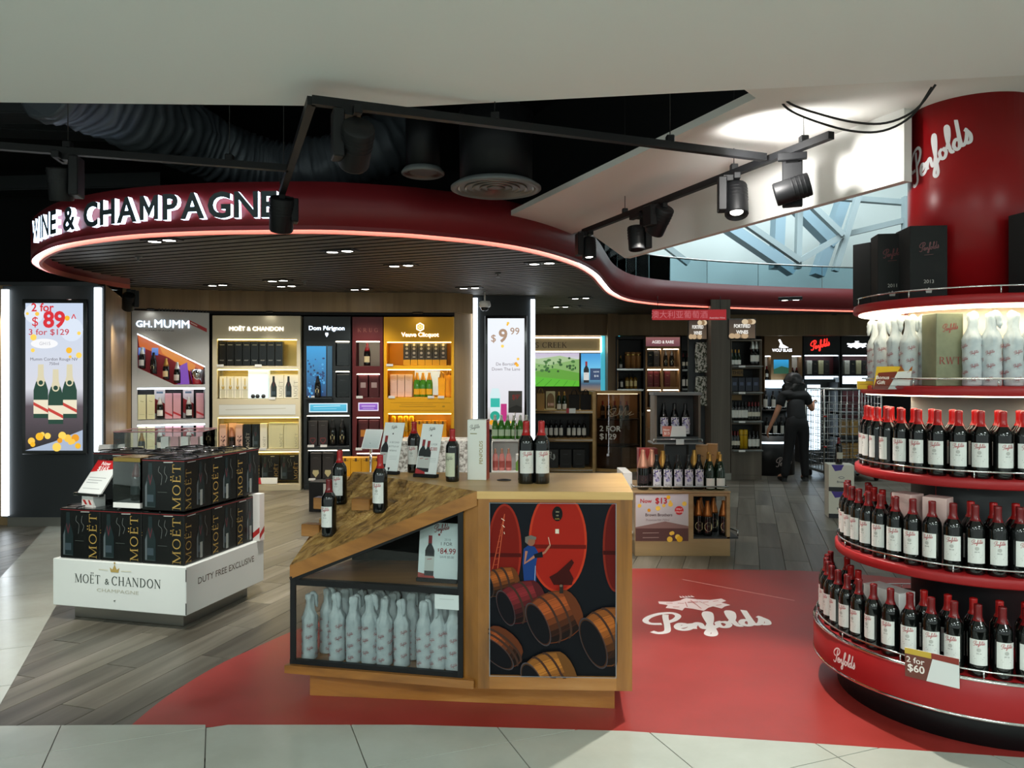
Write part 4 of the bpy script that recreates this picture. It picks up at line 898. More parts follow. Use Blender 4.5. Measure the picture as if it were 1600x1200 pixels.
# the barrel cellar picture
def mixc(a, b, t):
    f = lambda c: [int(c[i:i+2], 16) for i in (1, 3, 5)]
    return '#%02x%02x%02x' % tuple(int(u+(v-u)*t) for u, v in zip(f(a), f(b)))
def cellar(p, W, H):
    k = W/565.0; X = lambda x: (x-932)*k; Y = lambda y: H-(y-16)*H/776.0
    P = lambda *q: [(X(a), Y(b)) for a, b in q]
    p.rect(0, 0, W, H, '#0b0d12', '#12151c')
    def vat(cx, cy, rx, ry, c, rim, hi):
        cl = lambda pts: [(min(max(a, 0), W), min(max(b, 0), H)) for a, b in pts]
        el = lambda rx, ry, n=40: cl([(X(cx+rx*cos(2*PI*i/n)), Y(cy+ry*sin(2*PI*i/n))) for i in range(n)])
        p.poly(el(rx, ry), rim); p.poly(el(rx-10, ry-10), c)
        q = random.Random(int(cx))
        for i in range(9):
            xx = cx-rx+2*rx*(i+.5)/9; hh = ry*.93*math.sqrt(max(0, 1-((xx-cx)/rx)**2)); a = cl([(X(xx), Y(cy-hh)), (X(xx), Y(cy+hh))])
            if 5 < (a[0][0]) < W-.005: p.line(a, .0016, mixc(c, hi, .5))
        hh = rx*.97; p.poly(cl(P((cx-hh, cy+16), (cx+hh, cy+16), (cx+hh, cy+34), (cx-hh, cy+34))), hi)
    vat(1000, 230, 76, 205, '#74170f', '#93281a', '#4a0d0a'); vat(1238, 190, 130, 230, '#9c2015', '#b8371f', '#64130c'); vat(1496, 215, 58, 200, '#5e1410', '#7c2418', '#3a0b09')
    p.ell(X(1236), Y(68), .024, .034, '#161413', 20); p.text('2003', X(1236), Y(62), .006, '#c9b99a'); p.text('100', X(1236), Y(78), .006, '#c9b99a'); p.text('4,500L', X(1236), Y(93), .006, '#c9a24a'); p.rect(X(1227), Y(156), X(1243), Y(136), '#d9cdb9')
    for a, b in ((955, 1000), (978, 1000)): p.line(P((a-10, 320), (b, 70)), .0035, '#c4573a')
    for i in range(9): p.line(P((948+i*5, 300-i*26), (972+i*3.4, 296-i*26)), .0022, '#b34a30')
    for i in range(3): p.line(P((985+6*i, 90+30*i), (1000, 100+30*i)), .003, '#f0d8c0')
    # worker in blue with clipboard, pipe in hand, and his shadow on the vat
    p.poly(P((1235, 330), (1268, 300), (1300, 270), (1310, 285), (1290, 320), (1308, 355), (1300, 385), (1220, 385), (1200, 350)), '#3a0f0d')
    p.poly(P((1085, 225), (1105, 210), (1135, 215), (1150, 240), (1140, 300), (1142, 385), (1088, 385), (1080, 290)), '#1c3a75'); p.ell(X(1118), Y(190), .019, .023, '#8b5d49', 16); p.poly(P((1092, 195), (1092, 172), (1118, 164), (1142, 172), (1140, 184), (1108, 182), (1102, 204)), '#6d6660')
    p.line(P((1098, 235), (1090, 290), (1135, 258)), .012, '#a8705a'); p.line(P((1140, 262), (1180, 240), (1202, 210)), .009, '#a8705a'); p.poly(P((1130, 250), (1168, 236), (1172, 262), (1136, 266)), '#14161c'); p.line(P((1204, 210), (1196, 172)), .003, '#d9b9a0'); p.line(P((1138, 300), (1134, 380)), .003, '#9aa5b5')
    def barrel(x0, y0, ax, ay, r, L, c, hoop, head='#0d0d12'):
        """lying cask: head ellipse at x0,y0; axis towards ax,ay"""
        d = math.hypot(ax, ay); ux, uy = ax/d, ay/d; nx, ny = -uy, ux; prof = [(0, .86), (.25, .97), (.5, 1), (.75, .97), (1, .86)]; e = .34
        cl = lambda pts: [(min(max(a, 0), W), min(max(b, 0), H)) for a, b in pts]
        hull = [(x0+ux*L*t+nx*r*s_, y0+uy*L*t+ny*r*s_) for t, s_ in prof]; far = [(x0+ux*(L+r*.4*cos(a))+nx*r*.86*sin(a), y0+uy*(L+r*.4*cos(a))+ny*r*.86*sin(a)) for a in [PI/2-PI*i/8 for i in range(9)]]
        low = [(x0+ux*L*t-nx*r*s_, y0+uy*L*t-ny*r*s_) for t, s_ in prof[::-1]]
        p.poly(cl(P(*(hull+far+low))), mixc(c, '#120c0c', .5))
        for i in range(8):   # staves
            lo, hi = -.96+.24*i, -.96+.24*(i+1); sh = mixc(c, '#120c0c', min(.95, .0+abs((lo+hi)/2-.45)*.8))
            p.poly(cl(P(*([(x0+ux*L*t+nx*r*s_*-lo, y0+uy*L*t+ny*r*s_*-lo) for t, s_ in prof]+[(x0+ux*L*t+nx*r*s_*-hi*.985, y0+uy*L*t+ny*r*s_*-hi*.985) for t, s_ in prof[::-1]]))), sh)
        for t in (.3, .62): p.line(cl(P(*[(x0+ux*(L*t+r*.34*cos(a))+nx*r*.985*sin(a), y0+uy*(L*t+r*.34*cos(a))+ny*r*.985*sin(a)) for a in [PI/2-PI*i/12 for i in range(13)]])), .010, '#3f2a22')
        for i in range(-2, 3): p.line(cl(P((x0+nx*r*.33*i+ux*r*.25, y0+ny*r*.33*i+uy*r*.25), (x0+ux*L+nx*r*.3*i, y0+uy*L+ny*r*.3*i))), .0012, '#4a2416')
        el = lambda q: cl(P(*[(x0+ux*r*.36*q*cos(a)+nx*r*.9*q*sin(a), y0+uy*r*.36*q*cos(a)+ny*r*.9*q*sin(a)) for a in [2*PI*i/26 for i in range(26)]]))
        p.poly(el(1.04), mixc(hoop, '#1a1618', .62)); p.poly(el(.985), mixc(c, '#120c0c', .7)); p.poly(el(.93), head)
    barrel(925, 390, 60, -16, 62, 120, '#b8622a', '#77706e'); barrel(1005, 490, 120, -45, 90, 150, '#8c2a30', '#8a8890'); barrel(1150, 560, 120, -55, 112, 160, '#b0562a', '#8d8b93'); barrel(1395, 640, 120, -50, 130, 150, '#b8682c', '#77747c')
    barrel(960, 690, 40, -46, 110, 70, '#a85228', '#8d8b93'); barrel(1130, 830, 140, -60, 118, 150, '#c07a34', '#9894a0'); p.rect(X(1245), Y(418), X(1262), Y(380), '#2b2420'); p.ell(X(1252), Y(384), .007, .006, '#6b5a4c', 10)
    p.line([(0.002, .002), (W-.002, .002), (W-.002, H-.002), (.002, H-.002)], .004, '#8c9298', True)
p = Print(); cellar(p, px1-px0, pz1-pz0)
o = p.build('cellar_picture', ct, 'print_dark', loc=(px0-O.x, fy(px0)+.0117-O.y, pz0), rz=math.atan2(cC.y-cB.y, cC.x-cB.x))
# hewn slope: slab plus furrowed top
A3, B3, E3 = Vector((*cA, ZA)), Vector((-.16, 3.508, ZT_)), Vector((*cE, ZT_))
PN = (B3-A3).cross(E3-A3).normalized()
dn = Vector((0, 0, -TH))
sl = MB(); sl.add([A3+dn, B3+dn, E3+dn, A3, B3, E3], [(0, 2, 1), (0, 1, 4, 3), (1, 2, 5, 4), (2, 0, 3, 5)], 'wood_counter'); cb(sl, 'slope_slab')
hw = MB(); n = 110; idx = {}; vs = []
fd = (E3*.62+B3*.38-A3).normalized()                       # the furrows run up the slope
sd = PN.cross(fd)
for i in range(n+1):
    for j in range(n+1-i):
        a, b = i/n, j/n; p_ = A3+(B3-A3)*a+(E3-A3)*b; edge = min(b*2.6, (1-a-b)*5, a*9+b*9, 1)   # flat margin along the front edge
        u, v = p_.dot(fd), p_.dot(sd); wv = .035*mnoise.noise((u*5, v*4, 2))
        h = (.5-abs(mnoise.noise((u*5, (v+wv)*26, 0))))*.05+(.4-abs(mnoise.noise((u*17, (v+wv)*70, 5))))*.022+mnoise.noise((u*3, v*7, 9))*.018-.026
        f_ = max(0, min(1, (b-.17)*7))*max(0, min(1, (1-a-b)*12))
        idx[i, j] = len(vs); vs.append(p_+PN*(h*f_+.0004))
fs = []
for i in range(n):
    for j in range(n-i):
        fs.append((idx[i, j], idx[i+1, j], idx[i, j+1]))
        if i+j < n-1: fs.append((idx[i+1, j], idx[i+1, j+1], idx[i, j+1]))
hw.add(vs, fs, 'wood_hewn', False); cb(hw, 'hewn_top')
# glazed bay on the left
def slope_z(x, y): return A3.z-(PN.x*(x-A3.x)+PN.y*(y-A3.y))/PN.z
ab = (cB-cA).normalized(); abn = Vector((-ab.y, ab.x)); Lab = 0.865
def fp(s, d, z): q = cA+ab*s+abn*d; return Vector((q.x, q.y, z))
def under(s, d): q = fp(s, d, 0); return slope_z(q.x, q.y)-TH
SH = .555
bf = MB()
bf.bar(fp(0, .012, .17), fp(Lab, .012, .17), .024, .024, 'satin_black'); cb(bf, 'bay_frame')
cb(MB().bar(fp(.012, .012, .16), fp(.012, .012, under(.012, .012)), .024, .024, 'satin_black', (0, 1, 0)), 'bay_frame')
cb(MB().bar(fp(Lab-.012, .012, .16), fp(Lab-.012, .012, under(Lab, .012)), .024, .024, 'satin_black', (0, 1, 0)), 'bay_frame')
cb(MB().bar(fp(.0, .014, under(0, .012)-.012), fp(Lab, .014, under(Lab, .012)-.012), .024, .026, 'satin_black'), 'bay_frame')
cb(MB().bar(fp(0, .018, SH), fp(Lab, .018, SH), .03, .028, 'satin_black'), 'shelf_edge')
shp = [fp(.02, .03, 0), fp(Lab, .03, 0), Vector((-.2, 4.1, 0)), Vector((-.87, 4.14, 0))]
cb(MB().prism([(v.x, v.y) for v in shp], SH-.012, SH+.006, 'wood_counter'), 'bay_shelf')
cb(MB().prism([(-.2, 3.56), (-.19, 3.56), (-.19, 4.14), (-.2, 4.14)], .16, .98, 'satin_black'), 'bay_side')
cb(MB().add([Vector((-.865, 4.15, .16)), Vector((-.2, 4.12, .16)), Vector((-.2, 4.12, .97)), Vector((-.865, 4.15, .955))], [(0, 1, 2, 3)], 'matt_black'), 'bay_back')
g = MB(); q0, q1 = fp(.024, .008, .182), fp(Lab-.024, .008, .182); g.add([q0, q1, Vector((q1.x, q1.y, under(Lab-.024, .008)-.02)), Vector((q0.x, q0.y, under(.024, .008)-.03))], [(0, 1, 2, 3)], 'glass_pane'); cb(g, 'glass_pane')
cb(MB().add([fp(0, .02, .16), fp(.3, .51, .16)+Vector((-.07, 0, 0)), fp(.3, .51, .9)+Vector((-.07, 0, 0)), fp(0, .02, .55)], [(0, 1, 2, 3)], 'smoked_glass'), 'side_pane')
def onrow(px, d):   # photo column -> point on a row d behind the glass
    sl_ = (px-800)/1200; a = cA+abn*d; t = (sl_*a.y-a.x)/(ab.x-sl_*ab.y); return a+ab*t
rows = [(.095, [(484, 'leftmost'), (527, 'second'), (553, 'third'), (578, 'fourth'), (601, 'fifth'), (628, 'sixth'), (663, 'seventh'), (685, 'eighth'), (709, 'rightmost')], 'front row behind the counter glass', '%s tissue-wrapped bottle from the left in the '),
        (.19, [(512, 'leftmost'), (540, 'second'), (566, 'third'), (590, 'fourth'), (614, 'fifth'), (643, 'sixth'), (672, 'seventh'), (697, 'rightmost')], 'second row behind the counter glass', ''),
        (.29, [(530, 'leftmost'), (556, 'second'), (582, 'third'), (608, 'fourth'), (634, 'fifth'), (660, 'sixth'), (686, 'rightmost')], 'third row behind the counter glass', '')]
i = 0
for d, xs, nm, _ in rows:
    for px, o_ in xs:
        q = onrow(px, d); i += 1
        lab = '%s tissue-wrapped bottle%s, %s' % (o_, '' if 'most' in o_ else ' from the left', nm)
        place('wrap%d' % (i*7 % 4), (q.x, q.y, .1605), random.uniform(-1.2, 1.2)-.15, lab, 'wrapped bottles in the counter bay', random.uniform(.97, 1.02))
def a_8499(p, W, H):
    p.rect(-W/2, 0, W/2, H, '#e3edef'); p.pen(.01, H*.9, .075, '#8c2a2c', R(12), 3); p.ell(0, H*.8, .006, .006, '#8c2a2c', 8)
    p.poly([(-W/2, .0), (0, 0), (-.02, H*.1), (-W/2, H*.15)], '#a8342e'); bott(p, -W*.22, H*.1, H*.68)
    p.text('2018', W*.22, H*.7, .012, '#8fa0a5'); p.text('1 FOR', W*.2, H*.62, .017, '#4b4f55'); p.text('$', W*.0, H*.52, .014, '#8c2a2c'); p.text('84.99', W*.24, H*.48, .028, '#9c2a30', sx=.95, off=.008); p.text('SAVE $5.00', W*.22, H*.41, .011, '#7c878c')
def bott(p, x, y, h, lab='#c9cbc8'):
    r_ = h*.125; side = [(r_, 0), (r_, .62*h), (r_*.75, .7*h), (r_*.4, .77*h), (r_*.36, h)]
    p.poly([(x+a, y+b) for a, b in side]+[(x-a, y+b) for a, b in side[::-1]], '#16181c'); p.rect(x-r_*.4, y+.8*h, x+r_*.4, y+h, '#8c2228'); p.rect(x-r_, y+.12*h, x+r_, y+.48*h, lab); p.line([(x-r_*.5, y+.4*h), (x+r_*.5, y+.42*h)], .003, '#a8444a')
q = onrow(683, .12); sheet('price_sign', .2, .28, a_8499, (q.x, q.y, SH+.007), R(-14), R(8), 'white 1 for $84.99 price sign standing in the upper glazed bay of the counter', holder='satin_black')
def a_blank(p, W, H): p.rect(-W/2, 0, W/2, H, '#cdd6d6'); p.line([(-W*.3, H*.7), (W*.3, H*.7)], .003, '#b3bcbc')
q = onrow(698, -.004); sheet('price_ticket', .115, .068, a_blank, (q.x, q.y, SH-.082), R(-12), R(-2), 'blank white ticket hanging from the shelf edge of the counter bay', 'ticket', stand=False)
# bottles and blocks on the slope
def ray_slope(px, py):
    d = Vector(((px-800)/1200, 1, -(py-588)/1200)); o_ = Vector((0, 0, CAMZ)); t = (A3-o_).dot(PN)/d.dot(PN); return o_+d*t
for px, py, key, lab in ((514, 836, 'maroon', 'lowest of the three wine bottles standing on the hewn slope'), (531, 786, 'red', 'wine bottle standing at the back of the hewn slope'), (594, 799, 'red', 'right-hand wine bottle of the three standing on the hewn slope')):
    q = ray_slope(px, py); place(key, (q.x, q.y, q.z-.004), -.35, lab, 'wine bottles on the hewn slope', .96)
for px, py in ((489, 832), (567, 792), (507, 790)):
    q = ray_slope(px, py); o = MB().box(-.05, -.03, -.03, .05, .03, .03, 'wood_counter', .003).build('ledge_block', ct, q-O+Vector((0, 0, .015)), R(-14))
# things on the flat top
def a_card(big):
    def f(p, W, H):
        p.rect(-W/2, 0, W/2, H, '#f3f6f5'); p.pen(-.0, H*.9, .036, '#55504e', R(10), 2); p.ell(0, H*.78, .004, .005, '#3a3a40', 8)
        if big:
            bott(p, -W*.3, H*.1, H*.6); bott(p, -W*.05, H*.1, H*.58); p.text('2 FOR', W*.22, H*.6, .010, '#8a8f90'); p.text('$380', W*.22, H*.5, .019, '#b1343a', sx=.8); p.poly([(-W/2, 0), (0, 0), (-W*.05, H*.1), (-W/2, H*.16)], '#b8272c')
        else:
            bott(p, -W*.3, H*.12, H*.62)
            for k, t in enumerate(('A SECOND', 'BOTTLE OF', 'GRANGE')): p.text('RESERVE' if k == 2 else t, W*.14, H*(.6-.08*k), .009, '#8a8f90')
            p.poly([(W*.0, H*.13), (W*.12, H*.13), (W*.06, H*.06)], '#23242a')
        for k in range(3): p.line([(W*.0, H*(.42-.03*k)-.02), (W*.4, H*(.42-.03*k)-.02)], .0012, '#b9c0c0')
    return f
c = onz(604, 741, 1.025); sheet('price_sign', .125, .285, a_card(0), c, R(-24), R(17), 'tall white tilted card with one bottle pictured, left one on the counter top', holder='satin_black')
c = onz(664, 746, 1.025); sheet('price_sign', .125, .285, a_card(1), c, R(-24), R(17), 'tall white tilted card, 2 for $380, right one on the counter top', holder='satin_black')
c = onz(647, 738, 1.025); place('red', c, -.3, 'wine bottle half hidden behind the $380 card on the counter top', scale=.95)
PROTO['cream'] = bottle('wine_bottle', BORD, 'glass_black', 'capsule_red', .225, .03, .13, lambda p, w_, h_: (p.rect(-w_/2, 0, w_/2, h_, '#c9cdb4', n=10), p.pen(0, h_*.75, .045, '#77766a', R(6), 2), p.line([(-.02, h_*.5), (.02, h_*.5)], .002, '#8f9080'), p.line([(-.02, h_*.42), (.01, h_*.42)], .002, '#8f9080')), 'x')
c = onz(707, 752, 1.025); place('cream', c, -.55, 'wine bottle with a pale green-cream label beside the white gift box', scale=.9)
c = onz(822, 755, 1.025); place('red', c, .12, 'left one of the two tall wine bottles standing together on the counter', 'pair of bottles on the counter top', 1.05)
c = onz(846, 755, 1.025); place('red', c, .2, 'right one of the two tall wine bottles standing together on the counter', 'pair of bottles on the counter top', 1.05)
mat('gift_white', '#e9ebe4', .4); mat('gift_red', '#b8452c', .4)
def a_gift(p, W, H): p.pen(-.012, H*.87, .05, '#8f8f88', R(12), 2); p.line([(-W*.35, H*.77), (-W*.0, H*.77)], .005, '#9a9a74'); p.text('PENFOLDS', W*.3, H*.46, .018, '#9c8a3c', rot=PI/2, off=.004)
def s_gift(p, D, H): p.rect(-D/2, 0, D/2, H, '#c0502c', '#a83038'); p.line([(-D*.3, H*.97), (D*.3, H*.97)], .004, '#d9a08c')
c = onz(747, 750, 1.025); boxart('gift_box', .098, .085, .305, 'gift_white', a_gift, c+Vector((0, .04, 0)), R(-8), 'white gift box with red side and vertical lettering on the counter top', side=s_gift)
# ------------------------------------------------------------------ champagne plinth on the left
PF = Frame(-2.93, 4.90, R(-14))
pr = empty('promotion_plinth', PF.w(.49, .425, 0), PF.a, 'low white plinth with serif lettering under the stacked black cartons', 'plinth')
def lb(mb, name): mb.v = [(x-.49, y-.425, z) for x, y, z in mb.v]; return mb.build(name, pr)
lb(MB().box(.09, .08, 0, .90, .77, .095, 'brushed', .003), 'base'); lb(MB().box(0, 0, .093, .98, .85, .39, 'white_paint', .004), 'body')
mat('scuffed', '#3d3f3c', .8); lb(MB().box(.976, -.0006, .1, .9805, .004, .17, 'scuffed').box(.9765, -.0006, .3, .9805, .003, .375, 'scuffed'), 'worn_corner')
p = Print(); p.serif('MOËT', .17, .155, .055, '#35403a', 'l', gap=.1, sx=.9); p.serif('&', .395, .155, .04, '#35403a', 'l'); p.serif('CHANDON', .445, .155, .055, '#35403a', 'l', gap=.1, sx=.9)
p.text('CHAMPAGNE', .49, .108, .022, '#b9b9a8', sx=1.7); p.poly([(.44, .235), (.432, .265), (.452, .252), (.468, .285), (.484, .252), (.504, .265), (.496, .235)], '#b39a58'); p.ell(.468, .293, .007, .007, '#b39a58', 8); p.line([(.35, .248), (.42, .246)], .004, '#cfcab0'); p.line([(.515, .246), (.59, .248)], .004, '#cfcab0'); p.poly([(.46, .06), (.468, .052), (.478, .064)], '#5a5f58')
p.build('printed_lettering', pr, loc=(-.49, -.4255, .093))
p = Print(); p.text('DUTY FREE EXCLUSIVE', .42, .165, .042, '#5c544a', off=.006, sx=1.05); p.build('printed_lettering', pr, loc=(.4905, -.425, .093), rz=PI/2)
noisemat('carton_black', '#101312', '#0c0e0e', 8, .22); mat('seam_red', '#7c1f22', .4)
def bottle_print(p, x, y, h):
    w_ = h*.14; side = [(w_, .02*h), (w_, .5*h), (w_*.7, .64*h), (w_*.38, .76*h), (w_*.34, h)]
    p.poly([(x+a, y+b) for a, b in side]+[(x-a, y+b) for a, b in side[::-1]], '#1d2a2c'); p.poly([(x-w_*.95, y+.03*h), (x-w_*.95, y+.48*h), (x-w_*.6, y+.6*h), (x-w_*.6, y+.03*h)], '#5b6468')
    p.poly([(x-w_*.34, y+.7*h), (x, y+.5*h), (x+w_*.34, y+.7*h), (x+w_*.3, y+.76*h), (x, y+.58*h), (x-w_*.3, y+.76*h)], '#5f2a32'); p.rect(x-w_*.55, y+.14*h, x+w_*.6, y+.3*h, '#3c4a52'); p.line([(x-w_*.9, y+.03*h), (x+w_*.9, y+.03*h)], .004, '#3a4444')
def a_moet_f(p, W, H):
    bottle_print(p, -W*.3, H*.04, H*.88); p.serif('MOËT', W*.42, H*.03, W*.19, '#a98d4c', 'l', rot=PI/2, gap=.12, sx=1.25)
    p.line(catmull([(-W*.08, H*.86), (-W*.1, H*.76), (-W*.02, H*.68), (-W*.04, H*.5)], 4), .002, '#7d8482'); p.line(catmull([(W*.06, H*.86), (W*.04, H*.74), (W*.1, H*.66), (W*.06, H*.55)], 4), .002, '#7d8482'); p.line([(W*.02, H*.94), (W*.24, H*.945)], .004, '#c7cbc6'); p.line([(-W*.12, H*.36), (W*.1, H*.36)], .002, '#5c6460')
def a_moet_s(p, W, H):
    p.serif('MOËT', -W*.26, H*.03, W*.19, '#a98d4c', 'l', rot=PI/2, gap=.12, sx=1.25); bottle_print(p, W*.08, H*.05, H*.86)
    p.rect(W*.06, H*.05, W*.15, H*.36, '#8f9692'); p.line(catmull([(W*.26, H*.86), (W*.24, H*.74), (W*.32, H*.6), (W*.3, H*.45)], 4), .002, '#7d8482'); p.line([(-W*.4, H*.94), (-W*.1, H*.945)], .004, '#c7cbc6')
CW, CD, CH = .302, .268, .318
CT = []
def carton_proto():
    r = MB().box(-CW/2, -CD/2, 0, CW/2, CD/2, CH, 'carton_black', .003).build('gift_carton')
    MB().box(-CW/2-.0008, -CD/2-.0008, CH-.012, CW/2+.0008, CD/2+.0008, CH-.008, 'seam_red').build('lid_seam', r)
    p = Print(); a_moet_f(p, CW, CH); p.build('printed_front', r, 'print_gloss', loc=(0, -CD/2-.0008, 0)); p = Print(); a_moet_s(p, CD, CH); p.build('printed_side', r, 'print_gloss', loc=(CW/2+.0008, 0, 0), rz=PI/2)
    for k, (ox, oy, rot) in enumerate(((-.07, -.05, .3), (.06, .04, -.4), (.02, -.07, 1.2), (-.04, .07, .9))):
        pts = [Vector((ox, oy, CH+.003))+Matrix.Rotation(rot, 3, 'Z') @ Vector((.085*cos(a), .035*sin(a), .003*sin(a)+.003)) for a in [PI*i/8 for i in range(9)]]
        MB().tube(pts, .0045, 'gloss_black', 6).build('handle', r)
    return r
PROTO['carton'] = carton_proto(); PROTO['carton']['category'] = 'carton'
num = ('front', 'second', 'third'); colm = ('left', 'middle', 'right')
for j in range(3):
    for i in range(3):
        lab = 'black champagne carton with gold lettering, %s row, %s column, lower layer on the white plinth' % (num[j] if j else 'front', colm[i])
        place('carton', PF.w(.033+(CW+.004)*(i+.5), .022+(CD+.004)*(j+.5), .391), PF.a, lab, 'black champagne cartons, lower layer')
for i, j in ((1, 0), (2, 0), (0, 1), (1, 1), (2, 1), (1, 2), (2, 2)):
    if (i, j) == (1, 0): continue
    lab = 'black champagne carton, upper layer, %s row, %s column of the stack' % (num[j], colm[i])
    place('carton', PF.w(.033+(CW+.004)*(i+.5), .022+(CD+.004)*(j+.5), .391+CH+.0125), PF.a, lab, 'black champagne cartons, upper layer')
ZL = .391+CH+.0125
# clear case with a bottle, sloped price tablet
case = empty('display_case', PF.w(.51, .14, ZL), PF.a, 'clear display case with gold lid and bottle in front of the upper black cartons', 'display case')
MB().box(-.1, -.09, 0, .1, .09, .035, 'white', .002).build('base', case); MB().box(-.1, -.09, .29, .1, .09, .318, 'brass', .002).build('lid', case)
for a, b, c_, d in ((-.1, -.09, .1, -.088), (-.1, .088, .1, .09), (-.1, -.09, -.098, .09), (.098, -.09, .1, .09)): MB().box(a, b, .035, c_, d, .29, 'acrylic').build('pane', case)
PROTO['champ_dark'] = bottle('champagne_bottle', CHAMP, 'glass_black', 'capsule_dark', .19, .05, .07, plain('#2c3a3c', mark='#8a8a80'), 'x', 'champagne bottle')
place('champ_dark', PF.w(.51, .14, ZL+.036), 0, 'dark champagne bottle with maroon foil inside the clear gold-lidded case', scale=.8)
def a_165(p, W, H):
    p.rect(-W/2, 0, W/2, H, '#e6eae9'); p.poly([(-W/2, H*.64), (W/2, H*.78), (W/2, H), (-W/2, H)], '#c22326'); p.text('Now', -W*.05, H*.85, .028, '#f6efee', off=.03); p.text('$165', -W*.05, H*.7, .034, '#f6efee', off=.03)
    for k in range(3): p.line([(-W*.38, H*(.5-.07*k)), (W*(.3-.1*k), H*(.5-.07*k))], .004, '#9aa0a2')
    p.line([(-W*.38, H*.2), (W*.3, H*.2)], .003, '#9aa0a2'); p.line([(-W/2+.003, .003), (W/2-.003, .003), (W/2-.003, H-.003), (-W/2+.003, H-.003)], .006, '#202224', True)
r = sheet('price_sign', .22, .27, a_165, PF.w(.19, .08, ZL+.06), PF.a-.15, R(38), 'sloped white and red price tablet, now $165, on the lower black cartons', holder='chrome')
MB().box(-.05, .0, -.085, .05, .09, 0, 'white').build('pedestal', r)
p = Print(); p.rect(-.05, 0, .05, .06, '#e4dfdb'); p.poly([(-.045, .05), (-.02, .05), (.0, .02), (-.02, .02)], '#b32a28'); p.poly([(.005, .05), (.02, .05), (.04, .02), (.02, .02)], '#b32a28'); p.build('printed_stripe', r, loc=(0, -.0005, -.075))
def a_str(p, W, H): p.rect(-W/2, 0, W/2, H, '#e6e3de'); p.poly([(-W/2, H*.15), (W/2, H*.3), (W/2, H*.18), (-W/2, H*.03)], '#b32a28')
boxart('gift_box', .06, .06, .33, 'white', a_str, PF.w(1.0, .80, .391)-Vector((.03, .0, 0)), PF.a, 'slim white gift box with red stripe behind the right rear corner of the cartons', side=lambda p, D, H: a_str(p, D, H))
# ------------------------------------------------------------------ lit champagne cabinets along the back wall
mat('strip_glow', '#fff4dc', emit=6.5); mat('strip_cool', '#e6f1ff', emit=5); mat('strip_gold', '#ffdf8a', emit=6); mat('soft_glow', '#dfeff2', emit=.28); mat('amber_glow', '#ffb845', emit=1.5)
mat('back_gold', '#d8c37c', .35, .4); mat('back_red', '#a3131a', .4); mat('back_black', '#0f1113', .5); mat('back_wood', '#8b6a44', .5)
class Cab:
    """open-fronted shelf cabinet; px0..px1 is where its front lies in the photo, used only to read off sizes"""
    def __init__(s, x, y, a, W, px0, px1, Yc, label, H=2.37, D=.36):
        s.F = Frame(x, y, a); s.a = a; s.W = W; s.p0 = px0; s.k = W/(px1-px0); s.Y = Yc; s.H = H; s.D = D
        s.r = empty('display_cabinet', s.F.o, a, label, 'cabinet')
    def X(s, px): return (px-s.p0)*s.k
    def Z(s, y): return CAMZ-(y-588)*s.Y/1200
    def body(s, rows, m, z0=.07, back='back_black', glow='strip_glow', backs=None):
        """rows: (y_top, y_bottom, [(px, px) openings]) from top to bottom"""
        W, D, H = s.W, s.D, s.H; zs = [(s.Z(b), s.Z(t), [(s.X(u), s.X(v)) for u, v in op]) for t, b, op in rows][::-1]
        c = MB(); c.box(0, 0, 0, W, D, z0, m, .003); c.box(0, .03, z0, .02, D, H, m); c.box(W-.02, .03, z0, W, D, H, m); c.box(0, D-.02, z0, W, D, H, m)
        z = z0
        for za, zb, op in zs+[(H, H, [])]:
            if za-z > .001: c.box(0, 0, z, W, .03, za, m, .002)
            x = 0
            for u, v in op+([(W, W)] if op else []):
                if u-x > .001: c.box(x, 0, za, u, .03, zb, m)
                x = v
            z = zb
        c.build('carcass', s.r)
        for i, (za, zb, op) in enumerate(zs):
            bk = (backs or {}).get(len(zs)-1-i, back)
            for u, v in op:
                MB().box(u, .004, za-.022, v, D-.02, za, m).build('shelf', s.r)
                MB().box(u-.01, D-.03, za, v+.01, D-.02, zb, bk).build('back_panel', s.r)
                MB().box(u, .03, zb, v, D-.02, zb+.015, m).build('soffit', s.r)
                if len(op) > 1: MB().box(u-.008, .03, za, u, D-.02, zb, m).box(v, .03, za, v+.008, D-.02, zb, m).build('divider', s.r)['kind'] = 'stuff'
                if glow: MB().box(u+.004, .032, zb-.012, v-.004, .07, zb-.001, glow).build('light_strip', s.r)
    def art(s, f, name='printed_lettering', m='print', dy=-.0012, loc=(0, 0)):
        p = Print(); f(p); return p.build(name, s.r, m, loc=(loc[0], dy, loc[1]))
    def at(s, px, y, d=.1): return s.F.w(s.X(px), d, s.Z(y)+.001)
    def box(s, p0, p1, y0, y1, m, label, art=None, d=.1, name='gift_box', depth=.1, group=None, side=None, gloss='print', cat='gift box'):
        c = s.F.w((s.X(p0)+s.X(p1))/2, d+depth/2, s.Z(y1)+.001)
        return boxart(name, abs(s.X(p1)-s.X(p0))-.002, depth, (y1-y0)*s.Y/1200, m, art, c, s.a, label, cat, group, side, gloss=gloss)
    def bot(s, px, y, key, label, d=.16, group=None, scale=1, rz=0): return place(key, s.at(px, y, d), s.a+rz, label, group, scale)
    def tickets(s, *pts):
        for px, y in pts: MB().box(s.X(px)-.045, -.006, s.Z(y)-.012, s.X(px)+.045, -.002, s.Z(y)+.022, 'white', .001).build('price_ticket', s.r)
def band_label(c='#d8cfae', mark='#7d735a'): return plain(c, mark=mark)
PROTO['champ_white'] = bottle('champagne_bottle', CHAMP, 'glass_black', 'foil_silver', .19, .05, .07, plain('#e0ddcf'), 'x', 'champagne bottle')
PROTO['champ_gold'] = bottle('champagne_bottle', CHAMP, 'glass_black', 'foil_gold', .19, .045, .08, plain('#e3d3a2'), 'x', 'champagne bottle')
